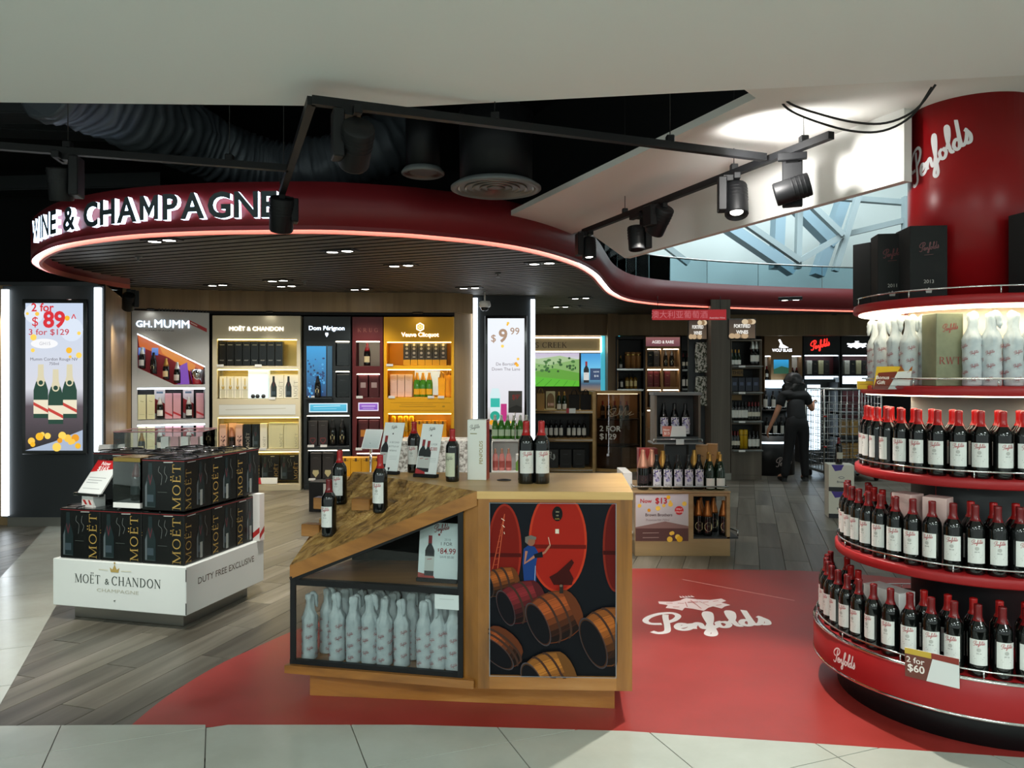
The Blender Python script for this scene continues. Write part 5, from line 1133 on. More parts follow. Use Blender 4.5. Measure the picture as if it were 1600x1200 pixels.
PROTO['champ_black'] = bottle('champagne_bottle', CHAMP, 'glass_black', 'capsule_black', .2, .05, .08, lambda p, w_, h_: p.poly([(0, 0), (.022, h_*.25), (.026, h_*.75), (.0, h_), (-.026, h_*.75), (-.022, h_*.25)], '#c9bd8d'), 'x', 'champagne bottle')
PROTO['champ_green'] = bottle('champagne_bottle', CHAMP, 'glass_lime', 'foil_gold', .21, .03, .07, plain('#d9a51e', mark='#6b4d10'), 'x', 'champagne bottle')
PROTO['champ_pinkfoil'] = bottle('champagne_bottle', CHAMP, 'glass_black', 'foil_pink', .165, .05, .06, plain('#2a1f22', mark='#c99079'), 'x', 'champagne bottle')
FO = ('first', 'second', 'third', 'fourth', 'fifth', 'sixth', 'seventh', 'eighth')
# G H Mumm: grey unit with a slanting red niche
cm = Cab(-4.9, 9.9, R(25.5), .93, 203, 327, 10.1, 'grey cabinet with slanting red niche and blue-white lit lettering', H=2.40)
z3 = lambda x, y: (cm.X(x*.275+190), cm.Z(y*.275+440))
c = MB(); W, D, H = cm.W, cm.D, cm.H; m = 'panel_mumm'
Pn = [z3(78, 298), z3(472, 480), z3(472, 585), z3(290, 585), z3(80, 490)]
y2t, y2b, y3t, y3b = cm.Z(606), cm.Z(656), cm.Z(663), cm.Z(706); xl, xr = Pn[0][0], Pn[1][0]
c.box(0, .03, .07, .02, D, H, m).box(W-.02, .03, .07, W, D, H, m).box(0, D-.02, .07, W, D, H, m).box(0, 0, 0, W, D, .07, m)
for poly in ([(0, .07), (xl, .07), (xl, H), (0, H)], [(xr, .07), (W, .07), (W, H), (xr, H)], [Pn[0], Pn[1], (xr, H), (xl, H)], [(xl, y2t), (xr, y2t), Pn[2], Pn[3], Pn[4]], [(xl, y3t), (xr, y3t), (xr, y2b), (xl, y2b)], [(xl, .07), (xr, .07), (xr, y3b), (xl, y3b)]): c.prism(poly, 0, .03, m, 'XZ')
c.build('carcass', cm.r)
n = MB(); n.prism([(a, b) for a, b in Pn], D-.05, D-.03, 'back_red', 'XZ'); nb = n.build('niche_back', cm.r)
p = Print(); q0, q1 = Pn[0], Pn[1]
p.poly([Pn[0], Pn[1], (Pn[1][0], Pn[1][1]-.06), (Pn[0][0]+.02, Pn[0][1]-.16)], '#d8681c'); p.poly([(Pn[0][0]+.25, Pn[0][1]-.11), (Pn[1][0]-.1, Pn[1][1]+.02), (Pn[1][0]-.12, Pn[1][1]-.1), (Pn[0][0]+.3, Pn[0][1]-.25)], '#f0932a'); p.poly([(Pn[3][0]+.05, Pn[3][1]+.0), (Pn[3][0]+.2, Pn[3][1]), (Pn[3][0]+.17, Pn[3][1]+.3), (Pn[3][0]+.08, Pn[3][1]+.25)], '#8a4fc0')
for x_ in (.0, .16): p.rect(Pn[0][0]+.01+x_, Pn[4][1]+.17, Pn[0][0]+.09+x_, Pn[4][1]+.27, '#3e6fd0', '#7fa4e8')
p.build('printed_back', cm.r, 'glow_print', loc=(0, D-.052, 0))
sl = MB(); a, b = Pn[4], Pn[3]; sl.prism([a, b, (b[0], b[1]-.02), (a[0], a[1]-.02)], .03, D-.03, 'back_red', 'XZ'); sl.build('sloping_shelf', cm.r)
MB().box(b[0], .03, b[1]-.02, xr, D-.03, b[1], 'back_red').build('shelf', cm.r)
sl = MB(); a, b = Pn[0], Pn[1]; sl.prism([a, b, (b[0], b[1]-.012), (a[0], a[1]-.012)], .035, .06, 'strip_cool', 'XZ'); sl.build('light_strip', cm.r)
for za, zb in ((y2b, y2t), (y3b, y3t)):
    MB().box(xl, .004, za-.02, xr, D-.02, za, m).build('shelf', cm.r); MB().box(xl, D-.03, za, xr, D-.02, zb, 'back_black').build('back_panel', cm.r); MB().box(xl, .035, zb-.02, xr, .06, zb, 'strip_cool').build('light_strip', cm.r)
Lw = raised(cm.r, 'GH.', .085, .006, 'letter_glow', .05, cm.Z(512))
raised(cm.r, 'MUMM', .105, .006, 'letter_glow', .05+Lw+.03, cm.Z(512))
cm.art(lambda p: (p.text('CHAMPAGNE', .33, cm.Z(518), .022, '#6d7272', sx=1.9), p.poly([(.68, cm.Z(499)), (.90, cm.Z(512)), (.90, cm.Z(518)), (.68, cm.Z(505))], '#b5232a'), p.poly([(.7, cm.Z(502)), (.78, cm.Z(507)), (.78, cm.Z(509)), (.7, cm.Z(504))], '#e8c9c2')))
PROTO['champ_sash'] = bottle('champagne_bottle', CHAMP, 'glass_black', 'foil_silver', .2, .045, .08, lambda p, w_, h_: (p.rect(-w_/2, 0, w_/2, h_, '#dcdad2', n=8), p.line([(-.04, h_*.7), (.04, h_*.3)], .012, '#b32a2c')), 'x', 'champagne bottle')
for px, y, k, lab in ((219, 575, 'champ_sash', 'leftmost champagne bottle in the slanting red niche'), (237, 584, 'champ_black', 'second champagne bottle in the slanting red niche'), (257, 594, 'champ_gold', 'gold-capped champagne bottle in the middle of the slanting red niche'), (275, 600, 'champ_sash', 'champagne bottle beside the purple light in the slanting red niche')):
    zz = (Pn[4][1]+(Pn[3][1]-Pn[4][1])*(cm.X(px)-Pn[4][0])/(Pn[3][0]-Pn[4][0])) if px < 270 else Pn[3][1]
    place(k, cm.F.w(cm.X(px), .12, zz+.012), 0, lab, 'bottles in the slanting red niche', .95)
b_ = MB().lathe([(0, 0), (.06, 0), (.075, .12), (.085, .2), (.09, .2), (.08, .12), (.06, .01)], 22, 'chrome').build('ice_bucket', None, cm.F.w(cm.X(308), .14, Pn[3][1]+.001)); tag(b_, 'silver ice bucket at the low end of the slanting red niche', 'bucket')
mat('pink_box', '#cf9aa0', .5); mat('cream_box', '#d8d2a4', .5)
def a_sash(c1='#b8252c'): return lambda p, W, H: p.poly([(-W/2, H*.3), (W/2, H*.16), (W/2, H*.08), (-W/2, H*.22)], c1)
def a_line(c1='#8b8660'): return lambda p, W, H: (p.line([(-W*.2, H*.75), (W*.2, H*.72)], .006, c1), p.line([(-W*.3, H*.2), (W*.3, H*.2)], .003, c1))
for rI, (yb, nm) in enumerate(((655, 'middle'), (705, 'lower'))):
    for k, (u, v) in enumerate(((212, 225), (226, 239))): cm.box(u, v, yb-38, yb, 'cream_box', '%s cream gift box from the left on the %s shelf of the grey cabinet' % (FO[k], nm), a_line(), d=.08, group='cream gift boxes, %s shelf' % nm)
    for k, (u, v) in enumerate(((255, 267), (268, 281), (306, 319))): cm.box(u, v, yb-40, yb, 'pink_box', '%s pink gift box from the left on the %s shelf of the grey cabinet' % (FO[k], nm), a_sash(), d=.08, group='pink gift boxes, %s shelf' % nm)
    for k, px in enumerate((247, 294)):
        cm.bot(px, yb, 'champ_sash', '%s champagne bottle from the left on the %s shelf of the grey cabinet' % (FO[k], nm), .1, scale=.95)
        cm.box(px-9, px+9, yb-46, yb, 'white', 'white display card behind the %s bottle on the %s shelf of the grey cabinet' % (FO[k], nm), lambda p, W, H: (p.poly([(-W/2, H*.2), (W/2, H*.0), (W/2, H*.5), (-W/2, H*.7)], '#a8262c'), p.rect(-W*.3, H*.86, W*.3, H*.93, '#5d7f95')), d=.24, name='display_card', depth=.01, cat='display card')
# Moet: cream unit
co = Cab(-4.03, 10.33, R(5), 1.16, 333, 467.5, 10.4, 'cream cabinet with gold perforated back and white lit lettering')
co.body([(530, 572, [(340, 462)]), (577, 623, [(340, 464)]), (652, 702, [(341, 465)]), (706, 757, [(342, 465)])], 'panel_cream', back='back_gold', glow='strip_gold')
raised(co.r, 'MOËT & CHANDON', .058, .008, 'white_glow', co.X(400), co.Z(517), 'c', 0)
MB().box(co.X(399)-.05, -.001, 0, 0, 0, 0, 'white') if False else None
co.art(lambda p: (p.rect(co.X(343), co.Z(648), co.X(460), co.Z(632), '#dfe2da'), p.line([(co.X(343), co.Z(648)), (co.X(460), co.Z(648)), (co.X(460), co.Z(632)), (co.X(343), co.Z(632))], .004, '#a8a894', True), p.line([(co.X(353), co.Z(640)), (co.X(445), co.Z(638))], .006, '#b5b49c')), 'printed_panel')
for yy, u, v in ((580, 341, 384), (580, 418, 462), (656, 342, 464), (662, 342, 464), (712, 392, 464)):    # punched rows in the gold back
    p = Print(); n_ = int((v-u)/2.2)
    for i in range(n_):
        p.ell(co.X(u+2.2*i), 0, .006, .006, '#8a6a1e', 6); p.ell(co.X(u+2.2*i+1.1), -.02, .006, .006, '#8a6a1e', 6)
    p.build('punched_holes', co.r, loc=(0, co.D-.0312, co.Z(yy)))['kind'] = 'stuff'
def a_small(c1='#8c8c86', c2='#b5b5ae'): return lambda p, W, H: (p.line([(-W*.3, H*.86), (W*.3, H*.86)], .006, c1), p.text('MOET', 0, H*.2, .016, c2))
for k in range(8): co.box(339+12.5*k, 351+12.5*k, 533.5, 571.5, 'carton_black', '%s black gift box from the left on the top shelf of the cream cabinet' % FO[k], a_small(), d=.08, group='black gift boxes on the top cream shelf')
def a_wb(p, W, H):
    side = [(.026, .02*H), (.026, .4*H), (.02, .5*H), (.01, .62*H), (.009, .9*H)]; p.poly([(a, b) for a, b in side]+[(-a, b) for a, b in side[::-1]], '#c8c7b0'); p.poly([(-.02, .5*H), (0, .38*H), (.02, .5*H), (.012, .58*H), (0, .47*H), (-.012, .58*H)], '#b5942f'); p.rect(-.008, .6*H, .008, .9*H, '#cfb96c')
    p.line([(-W*.45, H*.38), (W*.45, H*.38)], .004, '#9a9a8c')
mat('ivory_box', '#e6e4d4', .5)
for k in range(4): co.box(341+11.2*k, 352+11.2*k, 588, 622.5, 'ivory_box', '%s ivory gift box with pictured bottle from the left, second cream shelf' % FO[k], a_wb, d=.08, group='ivory gift boxes on the second cream shelf')
MB().box(co.X(386), .05, co.Z(622.5), co.X(416), .2, co.Z(578.5), 'soft_glow').build('light_box', co.r)
for k, px in enumerate((394, 401, 410)):
    o = MB().lathe([(0, 0), (.02, .006), (.03, .028), (.02, .05), (0, .057)], 12, 'dark_grey').build('ornament', None, co.at(px, 622.5, .025)); tag(o, '%s dark round ornament from the left before the lit box of the cream cabinet' % FO[k], 'ornament', 'ornaments before the lit box')
def a_wm(p, W, H): bottle_print(p, -W*.2, H*.02, H*.9); p.serif('MOËT', W*.44, H*.05, W*.26, '#9d9a86', 'l', rot=PI/2, sx=1.15)
for k in range(2): co.box(418+23*k, 440.5+23*k, 585, 622.5, 'ivory_box', '%s white carton with pictured black bottle, second shelf of the cream cabinet' % ('left' if k == 0 else 'right'), a_wm, d=.06, name='gift_carton', cat='carton')
def a_flor(p, W, H):
    q = random.Random(4)
    for i in range(16): p.ell(q.uniform(-W*.35, W*.35), q.uniform(H*.05, H*.6), .007, .012, '#5d3b40', 6, q.uniform(0, 3))
    p.serif('MOËT', W*.2, H*.1, W*.3, '#46333a', 'l', rot=PI/2)
mat('blush_box', '#d9b3a4', .5)
co.box(341, 351.5, 663, 701.5, 'blush_box', 'blush floral gift box at the left end of the third cream shelf', a_flor, d=.07); co.box(366, 376.5, 663, 701.5, 'blush_box', 'blush floral gift box right of the rosé bottle, third cream shelf', a_flor, d=.07)
co.box(352.5, 365.5, 662, 701.5, 'blush_box', 'open blush box standing behind the rosé bottle, third cream shelf', None, d=.16, depth=.05)
co.bot(359, 701.5, 'champ_pinkfoil', 'champagne bottle with pink foil between the blush floral boxes', .11, scale=.95)
def a_mv(p, W, H): p.serif('MOËT', W*.28, H*.06, W*.42, '#a8a49a', 'l', rot=PI/2, sx=1.2)
co.box(378, 390, 663, 701.5, 'carton_black', 'black gift box with vertical lettering on the third cream shelf', a_mv, d=.07)
co.box(391, 402.5, 663, 701.5, 'carton_black', 'black gift box with pictured bottle on the third cream shelf', lambda p, W, H: bottle_print(p, 0, H*.05, H*.85), d=.07)
def a_mw(p, W, H): p.serif('MOËT', W*.3, H*.06, W*.34, '#8c8a72', 'l', rot=PI/2, sx=1.2)
def a_ml(p, W, H): p.serif('MOËT', W*.46, H*.06, W*.19, '#8c8a72', 'l', rot=PI/2, sx=1.3); p.line(catmull([(-W*.3, H*.9), (-W*.34, H*.6), (-W*.3, H*.1)], 3), .004, '#cfc9a2')
co.box(403.5, 414.5, 662, 701.5, 'ivory_box', 'narrow white gift box with vertical lettering on the third cream shelf', a_mw, d=.07)
for k in range(2): co.box(417+23.5*k, 440+23.5*k, 661, 701.5, 'cream_box', '%s large cream carton with vertical lettering on the third cream shelf' % ('left' if k == 0 else 'right'), a_ml, d=.05, name='gift_carton', cat='carton')
for k, (u, v) in enumerate(((350, 376), (378, 404), (405, 433), (434, 464))): co.box(u, v, 712, 752, 'carton_black', '%s black carton with gold lettering on the bottom shelf of the cream cabinet' % FO[k], a_moet_f, d=.09, name='gift_carton', cat='carton', group='black cartons on the bottom cream shelf')
def a_tk(p, W, H): p.rect(-W/2, 0, W/2, H, '#e3e6e2'); p.poly([(-W/2, 0), (-W*.2, 0), (-W*.26, H), (-W/2, H)], '#c0262b')
sheet('price_sign', .3, .085, a_tk, co.at(414, 756.5, .02), co.a, R(14), 'white price card with red corner on the bottom shelf of the cream cabinet', stand=False)
# Dom: dark unit
cdm = Cab(-2.85, 10.5, R(4), .635, 470, 547, 10.55, 'black narrow cabinet with blue screen niche and white script lettering')
cdm.body([(533, 572, [(522, 545)]), (580, 621, [(474, 518), (522, 545)]), (649, 697, [(475, 545)]), (703, 749, [(477, 545)])], 'panel_dom', back='slate', glow='strip_glow')
MB().box(cdm.X(474), -.004, cdm.Z(620), cdm.X(518), -.001, cdm.Z(540), 'gloss_black').build('screen_bezel', cdm.r)
def dom_scr(p):
    x0, x1, z0, z1 = cdm.X(475), cdm.X(507), cdm.Z(619), cdm.Z(541); p.rect(x0, z0, x1, z1, '#0d2f5c', '#2f9bd8'); q = random.Random(9)
    for i in range(60):
        x_, z_ = q.uniform(x0+.02, x1-.02), z0+abs(q.gauss(.25, .14))*1.0
        if z_ < z1-.15: p.ell(x_, z_, q.uniform(.008, .02), q.uniform(.008, .022), q.choice(('#123c6e', '#2b7fbf', '#0c2747', '#4ba3d9')), 7)
    p.rect(cdm.X(509), z0, cdm.X(517), z1, '#12384f', '#1b536e')
cdm.art(dom_scr, 'lit_screen', 'screen', -.0048)
raised(cdm.r, 'Dom Pérignon', .06, .006, 'letter_glow', cdm.X(508), cdm.Z(516), 'c', .008)
cdm.art(lambda p: (p.poly([(cdm.X(508)-.02, cdm.Z(520)), (cdm.X(508)-.022, cdm.Z(523)), (cdm.X(508), cdm.Z(527)), (cdm.X(508)+.022, cdm.Z(523)), (cdm.X(508)+.02, cdm.Z(520))], '#dff0ff')), 'lit_shield', 'bright_print')
cdm.art(lambda p: (p.rect(cdm.X(479), cdm.Z(644), cdm.X(542), cdm.Z(630), '#dff4ff'), p.rect(cdm.X(480.5), cdm.Z(642.5), cdm.X(540.5), cdm.Z(631.5), '#3fa6c8', '#5cc0dc'), p.line([(cdm.X(486), cdm.Z(635)), (cdm.X(530), cdm.Z(634))], .01, '#bfe9f6'), p.line([(cdm.X(486), cdm.Z(639)), (cdm.X(524), cdm.Z(638.5))], .008, '#8fd4e8')), 'lit_panel', 'screen')
place('champ_black', cdm.F.w(cdm.X(494), -.035, cdm.Z(621)+.001), 0, 'champagne bottle standing before the blue screen of the black cabinet', scale=.98)
MB().box(cdm.X(474), -.09, cdm.Z(621)-.02, cdm.X(518), 0, cdm.Z(621), 'panel_dom').build('ledge', cdm.r)
mat('charcoal_box', '#2f2b2a', .5)
def a_shield(c1, fill=False): return lambda p, W, H: (p.line([(-W*.2, H*.82), (W*.2, H*.82)], .004, '#6d6864'), (p.poly([(-W*.25, H*.34), (-W*.3, H*.22), (0, H*.06), (W*.3, H*.22), (W*.25, H*.34)], c1) if fill else p.line([(-W*.25, H*.3), (-W*.28, H*.2), (0, H*.07), (W*.28, H*.2), (W*.25, H*.3)], .006, c1, True)))
cdm.box(523, 544, 536, 571.5, 'carton_black', 'black box in the upper right cell of the black cabinet', a_line('#35393c'), d=.06); cdm.box(523, 544, 585, 620.5, 'carton_black', 'black box in the second right cell of the black cabinet', a_line('#35393c'), d=.06)
for k, (u, v) in enumerate(((476, 491), (492.5, 508))): cdm.box(u, v, 658, 696.5, 'charcoal_box', '%s charcoal gift box with red shield in the black cabinet' % ('left', 'right')[k], a_shield('#a3343a'), d=.07, depth=.13)
for k, px in enumerate((516, 532)): cdm.bot(px, 696.5, 'champ_black', '%s of the two champagne bottles on the lit shelf of the black cabinet' % ('left', 'right')[k], .1, scale=1.18)
for k, (u, v) in enumerate(((480, 498), (500, 518))): cdm.box(u, v, 708, 748.5, 'charcoal_box', '%s charcoal gift box with cream shield in the black cabinet' % ('left', 'right')[k], a_shield('#c9bd8d', True), d=.04, depth=.13)
# Krug: maroon unit
ck = Cab(-2.2, 10.58, R(2), .42, 548.5, 597, 10.6, 'narrow maroon cabinet between the black and the yellow ones')
ck.body([(533, 572, [(554, 592)]), (584, 621, [(555, 592)]), (652, 702, [(555, 592)]), (708, 748, [(555, 592)])], 'panel_krug', back='panel_krug', backs={0: 'offwhite'})
ck.art(lambda p: p.serif('KRUG', ck.X(573), ck.Z(519), .055, '#8f5a4c', gap=.5))
ck.art(lambda p: (p.rect(ck.X(558), ck.Z(642), ck.X(590), ck.Z(629), '#f0e2f5'), p.rect(ck.X(559.5), ck.Z(640.5), ck.X(588.5), ck.Z(630.5), '#7b4bb0', '#9a63c4'), p.line([(ck.X(563), ck.Z(634.5)), (ck.X(585), ck.Z(634.5))], .01, '#dcc6ee'), p.line([(ck.X(565), ck.Z(638)), (ck.X(583), ck.Z(638))], .007, '#c9a9e3')), 'lit_panel', 'screen')
PROTO['champ_krug'] = bottle('champagne_bottle', CHAMP, 'glass_black', 'capsule_dark', .19, .045, .08, plain('#cdbd92'), 'x', 'champagne bottle')
ck.bot(570, 571.5, 'champ_krug', 'champagne bottle on the top shelf of the maroon cabinet', .12, scale=1.05)
mat('maroon_box', '#4f1519', .45)
def a_sq(c1): return lambda p, W, H: p.rect(-W*.28, H*.42, W*.28, H*.66, c1)
for k, (u, v) in enumerate(((557, 572), (574, 590))): ck.box(u, v, 586, 620.5, 'maroon_box', '%s maroon gift box with pale square label, second maroon shelf' % ('left', 'right')[k], a_sq('#a58f8c'), d=.06)
for k, (u, v) in enumerate(((557, 572.5), (574, 590))): ck.box(u, v, 657, 701.5, 'maroon_box', '%s maroon gift box with orange label, third maroon shelf' % ('left', 'right')[k], a_sq('#c77f2c') if k == 0 else None, d=.06)
# Veuve: yellow unit
cv = Cab(-1.77, 10.6, 0, .965, 597.5, 708, 10.6, 'bright yellow cabinet with white hexagon emblem')
cv.body([(534, 571, [(602, 704)]), (577, 621, [(603, 704)]), (646, 686, [(604, 704)]), (692, 748, [(604, 704)])], 'panel_vc', back='panel_vc', glow='strip_gold')
raised(cv.r, 'Veuve Clicquot', .06, .006, 'white_glow', cv.X(655), cv.Z(526), 'c', .008)
hexa = lambda r_: [(cv.X(655)+r_*sin(PI/3*i), cv.Z(511)+r_*cos(PI/3*i)) for i in range(6)]
cv.art(lambda p: (p.poly(hexa(.062), '#fff8ea'), p.poly(hexa(.045), '#c98f10'), [p.ell(cv.X(655)+.02*cos(PI/3*i), cv.Z(511)+.02*sin(PI/3*i), .007, .007, '#fff2d0', 6) for i in range(6)]), 'lit_emblem', 'bright_print')
cv.art(lambda p: (p.line([(cv.X(608), cv.Z(641)), (cv.X(702), cv.Z(641)), (cv.X(702), cv.Z(629)), (cv.X(608), cv.Z(629))], .004, '#b88a0c', True), p.line([(cv.X(622), cv.Z(635)), (cv.X(680), cv.Z(635))], .007, '#c9980f'), p.line([(cv.X(625), cv.Z(632)), (cv.X(675), cv.Z(632))], .004, '#c9980f'), p.ell(cv.X(692), cv.Z(635), .02, .012, '#b88a0c', 10)), 'printed_panel')
mat('vc_dark', '#3a3630', .5); mat('vc_yellow', '#e5a30c', .45); mat('vc_pink', '#d9b8aa', .5); mat('gold_tin', '#d09a1e', .25, .6)
def a_vd(p, W, H): p.rect(-W/2, 0, W/2, H*.25, '#c9940f'); [p.ell(0, H*z_, W*.2, H*.06, '#a59f92', 10) or p.ell(0, H*z_, W*.12, H*.035, '#3a3630', 8) for z_ in (.55, .75, .92)]; p.line([(-W*.2, H*.37), (W*.2, H*.37)], .008, '#d8d2c0')
for k in range(6): cv.box(627+11.6*k, 638.2+11.6*k, 536, 570.5, 'vc_dark', '%s dark gift box with yellow foot from the left, top yellow shelf' % FO[k], a_vd, d=.08, group='dark gift boxes on the top yellow shelf')
for k in range(3): cv.box(606+11.8*k, 617.2+11.8*k, 585, 620.5, 'vc_pink', '%s pale pink gift box from the left, second yellow shelf' % FO[k], a_line('#c09a7a'), d=.08, group='pale pink boxes on the yellow shelf')
MB().box(cv.X(642), cv.D-.045, cv.Z(618), cv.X(683), cv.D-.031, cv.Z(579), 'soft_glow').build('light_box', cv.r)
for k, px in enumerate((648.5, 658, 668)): cv.bot(px, 620.5, 'champ_green', '%s green champagne bottle from the left, second yellow shelf' % FO[k], .12, 'green bottles on the yellow shelf', 1.12)
def bag(F, x, y, z, w_, h_, m, lab, hm='brass', d=.07):
    """carrier bag: creased body open at the top and two rope handles"""
    r = empty('carrier_bag', F.w(x, y, z), F.a, lab, 'bag'); k = .92
    b = MB(); b.add([(-w_/2*k, -d/2, 0), (w_/2*k, -d/2, 0), (w_/2*k, d/2, 0), (-w_/2*k, d/2, 0), (-w_/2, -d*.42, h_), (w_/2, -d*.42, h_), (w_/2, d*.42, h_), (-w_/2, d*.42, h_)], [(3, 2, 1, 0), (0, 1, 5, 4), (1, 2, 6, 5), (2, 3, 7, 6), (3, 0, 4, 7)], m); b.build('body', r)
    for s_ in (-1, 1): MB().tube([(w_*.28*cos(t), s_*d*.42, h_-.01+.09*sin(t)) for t in [PI*i/8 for i in range(9)]], .004, hm, 6).build('handle', r)
bag(cv.F, cv.X(688), .12, cv.Z(620), .1, .27, 'vc_yellow', 'orange-yellow carrier bag on the second yellow shelf, left one'); bag(cv.F, cv.X(699), .14, cv.Z(620), .09, .3, 'vc_yellow', 'orange-yellow carrier bag on the second yellow shelf, right one')
for k, px in enumerate((611, 622, 631, 640)):
    o = MB().lathe([(0, 0), (.04, 0), (.042, .004), (.042, .3), (.039, .304), (.039, .31), (0, .312)], 20, 'gold_tin').lathe([(.0425, .1), (.0432, .104), (.0425, .108)], 20, 'brass', cap=False).build('gift_tin', None, cv.at(px, 685.5, .12)); tag(o, '%s gold gift tin from the left, third yellow shelf' % FO[k], 'gift tin', 'gold tins on the third yellow shelf')
def a_vy(p, W, H): p.line([(-W*.3, H*.85), (W*.3, H*.85)], .006, '#8a6510'); p.rect(-W*.1, H*.8, W*.1, H*.98, '#5a3d14')
for k in range(4): cv.box(647+12.5*k, 658.5+12.5*k, 658, 685.5, 'vc_yellow', '%s yellow carton from the left, third yellow shelf' % FO[k], a_vy, d=.06, name='gift_carton', depth=.16, cat='carton', group='yellow cartons on the third yellow shelf')
for k in range(7): cv.box(606+13.5*k, 618+13.5*k, 703, 747, 'vc_yellow', '%s yellow carton from the left, bottom yellow shelf' % FO[k], a_vy, d=.06, name='gift_carton', depth=.16, cat='carton', group='yellow cartons on the bottom yellow shelf')
cdm.tickets((483, 621), (482, 697), (503, 697), (484, 749)); ck.tickets((560, 621), (559, 702)); cv.tickets((607, 571), (610, 621), (672, 621), (688, 621)); co.tickets((345, 572), (403, 572), (424, 623), (384, 702), (410, 702))
# dark header with slotted vents over the cabinets
hd = MB(); 
o = wall_strip(MB(), [(-4.95, 9.93), (-4.06, 10.36), (-2.86, 10.53), (-1.77, 10.63), (-.8, 10.63)], .2, 2.395, 2.44, 'satin_black').build('trim_2'); tag(o, kind='structure')
for k in range(16):
    q = cm.F.w(.32+.038*k, -.012, 2.402); MB().box(-.006, -.006, 0, .006, .01, .034, 'dark_grey').build('vent_bar', o, q, cm.a+.4)
for px, Y, lab in ((237, 9.95, 'over the grey cabinet'), (422, 10.35, 'over the cream cabinet'), (650, 10.5, 'over the yellow cabinet, left'), (656, 10.5, 'over the yellow cabinet, right')):
    q = at(px, 490, Y); o = MB().lathe([(0, -.014), (.03, -.014), (.036, -.02), (.05, -.014), (.05, 0)], 18, 'satin_black').lathe([(0, -.0145), (.03, -.0145)], 14, 'lamp_glow', cap=False).build('downlight', None, (q.x, Y-.03, 2.425)); tag(o, 'small round downlight in the dark header '+lab, 'downlight')
    light('SPOT', 'header_beam', (q.x, Y-.16, 2.38), 6, (1, .95, .85), .03, aim=(q.x, Y-.1, 0), spot=80, blend=.8)
# ------------------------------------------------------------------ behind the counter: small displays
def stepped(name, x0, x1, Y, tops, label, m='white', d=.22, cat='display stand'):
    r = empty(name, ((x0+x1)/2, Y, 0), 0, label, cat); w_ = x1-x0
    for i, z in enumerate(tops):
        MB().box(-w_/2, -d*(len(tops)-1-i) if False else d*i, z-.03, w_/2, d*(i+1), z, m, .003).build('shelf', r)
    for s_ in (-1, 1): MB().box(s_*w_/2-.012*(s_ > 0), .01, 0, s_*w_/2+.012*(s_ < 0), d*len(tops)-.01, max(tops)-.03, m).build('side_panel', r)
    MB().box(-w_/2+.01, d*len(tops)-.03, 0, w_/2-.01, d*len(tops)-.01, max(tops)+.0, m).build('back_panel', r); return r
# green bottles in front of the central pillar
stepped('bottle_stand', -.25, .22, 9.3, (.40, .77), 'white two-step stand of green and pink bottles in front of the central pillar')
PROTO['gin_green'] = bottle('wine_bottle', BURG, 'glass_lime', 'foil_silver', .23, .04, .08, plain('#b9d3b4'), 'x')
PROTO['rose'] = bottle('wine_bottle', BURG, 'rose_wine', 'foil_pink', .23, .04, .09, plain('#a8504a'), 'x')
for j, y in enumerate((9.56, 9.65)):
    for k in range(6): place('gin_green', (-.212+.079*k, y, .771), 0, '%s green bottle from the left, %s row of the white two-step stand' % (FO[k], ('front', 'rear')[j]), 'green bottles on the white two-step stand')
for k in range(3): place('rose', (-.205+.082*k, 9.4, .401), 0, '%s pink bottle from the left on the low step of the white stand' % FO[k], 'pink bottles on the white stand', .9)
boxart('gift_box', .15, .12, .2, 'white', lambda p, W, H: (p.poly([(-W/2, 0), (-W*.1, 0), (-W*.2, H*.8), (-W/2, H*.5)], '#6f9a3c'), p.text('OOM', W*.15, H*.4, .03, '#56604e')), (.12, 9.4, .401), 0, 'white box with green leaf on the low step of the white stand')
def a_999(p, W, H): p.rect(-W/2, 0, W/2, H, '#3a3936', '#6c6a66'); p.text('$9', 0, H*.62, .06, '#c23a32', off=.02); p.text('99', W*.25, H*.74, .03, '#c23a32'); p.poly([(-W/2, 0), (W/2, 0), (W/2, H*.25), (W*.1, H*.35), (-W/2, H*.2)], '#26251f')
sheet('price_sign', .17, .27, a_999, (.04, 9.47, 1.1), R(-4), R(3), 'dark $9.99 price card standing above the green bottles', stand=False)['x'] = 1
MB().tube([(.04, 9.49, .77), (.04, 9.49, 1.11)], .008, 'chrome', 6).build('post', bpy.data.objects['bottle_stand'], (-bpy.data.objects['bottle_stand'].location.x, -9.3, 0))
noisemat('speckle', '#d8d8d2', '#77736a', 30, .35, spread=(.42, .55))
o = MB().box(-.32, -.2, 0, .32, .2, .98, 'speckle', .004).build('display_block', None, (-.70, 7.0, 0), R(-3)); tag(o, 'pale speckled display block behind the counter signs', 'display block')
o = empty('display_table', (-1.62, 8.6, 0), 0, 'low wooden table with yellow cartons before the yellow cabinet', 'table')
MB().box(-.32, -.2, .41, .32, .2, .45, 'wood_shelf', .003).build('tabletop', o)
for sx in (-.29, .29):
    for sy in (-.17, .17): MB().box(sx-.02, sy-.02, 0, sx+.02, sy+.02, .41, 'wood_shelf').build('leg', o)
for k in range(5): boxart('gift_carton', .115, .16, .2, 'vc_yellow', a_vy, (-1.84+.118*k, 8.55, .451), 0, '%s yellow carton from the left on the low table behind the counter' % FO[k], 'carton', 'yellow cartons on the low table')
def a_tab(p, W, H): p.rect(-W/2, 0, W/2, H, '#8fa3a8', '#b7c6c8'); p.line([(-W/2, .004), (W/2, .004), (W/2, H-.004), (-W/2, H-.004)], .008, '#d3dada', True)
sheet('price_sign', .2, .24, a_tab, (-1.55, 8.37, .76), R(-14), R(32), 'grey sloped tablet sign on a post before the maroon cabinet', stand=False)
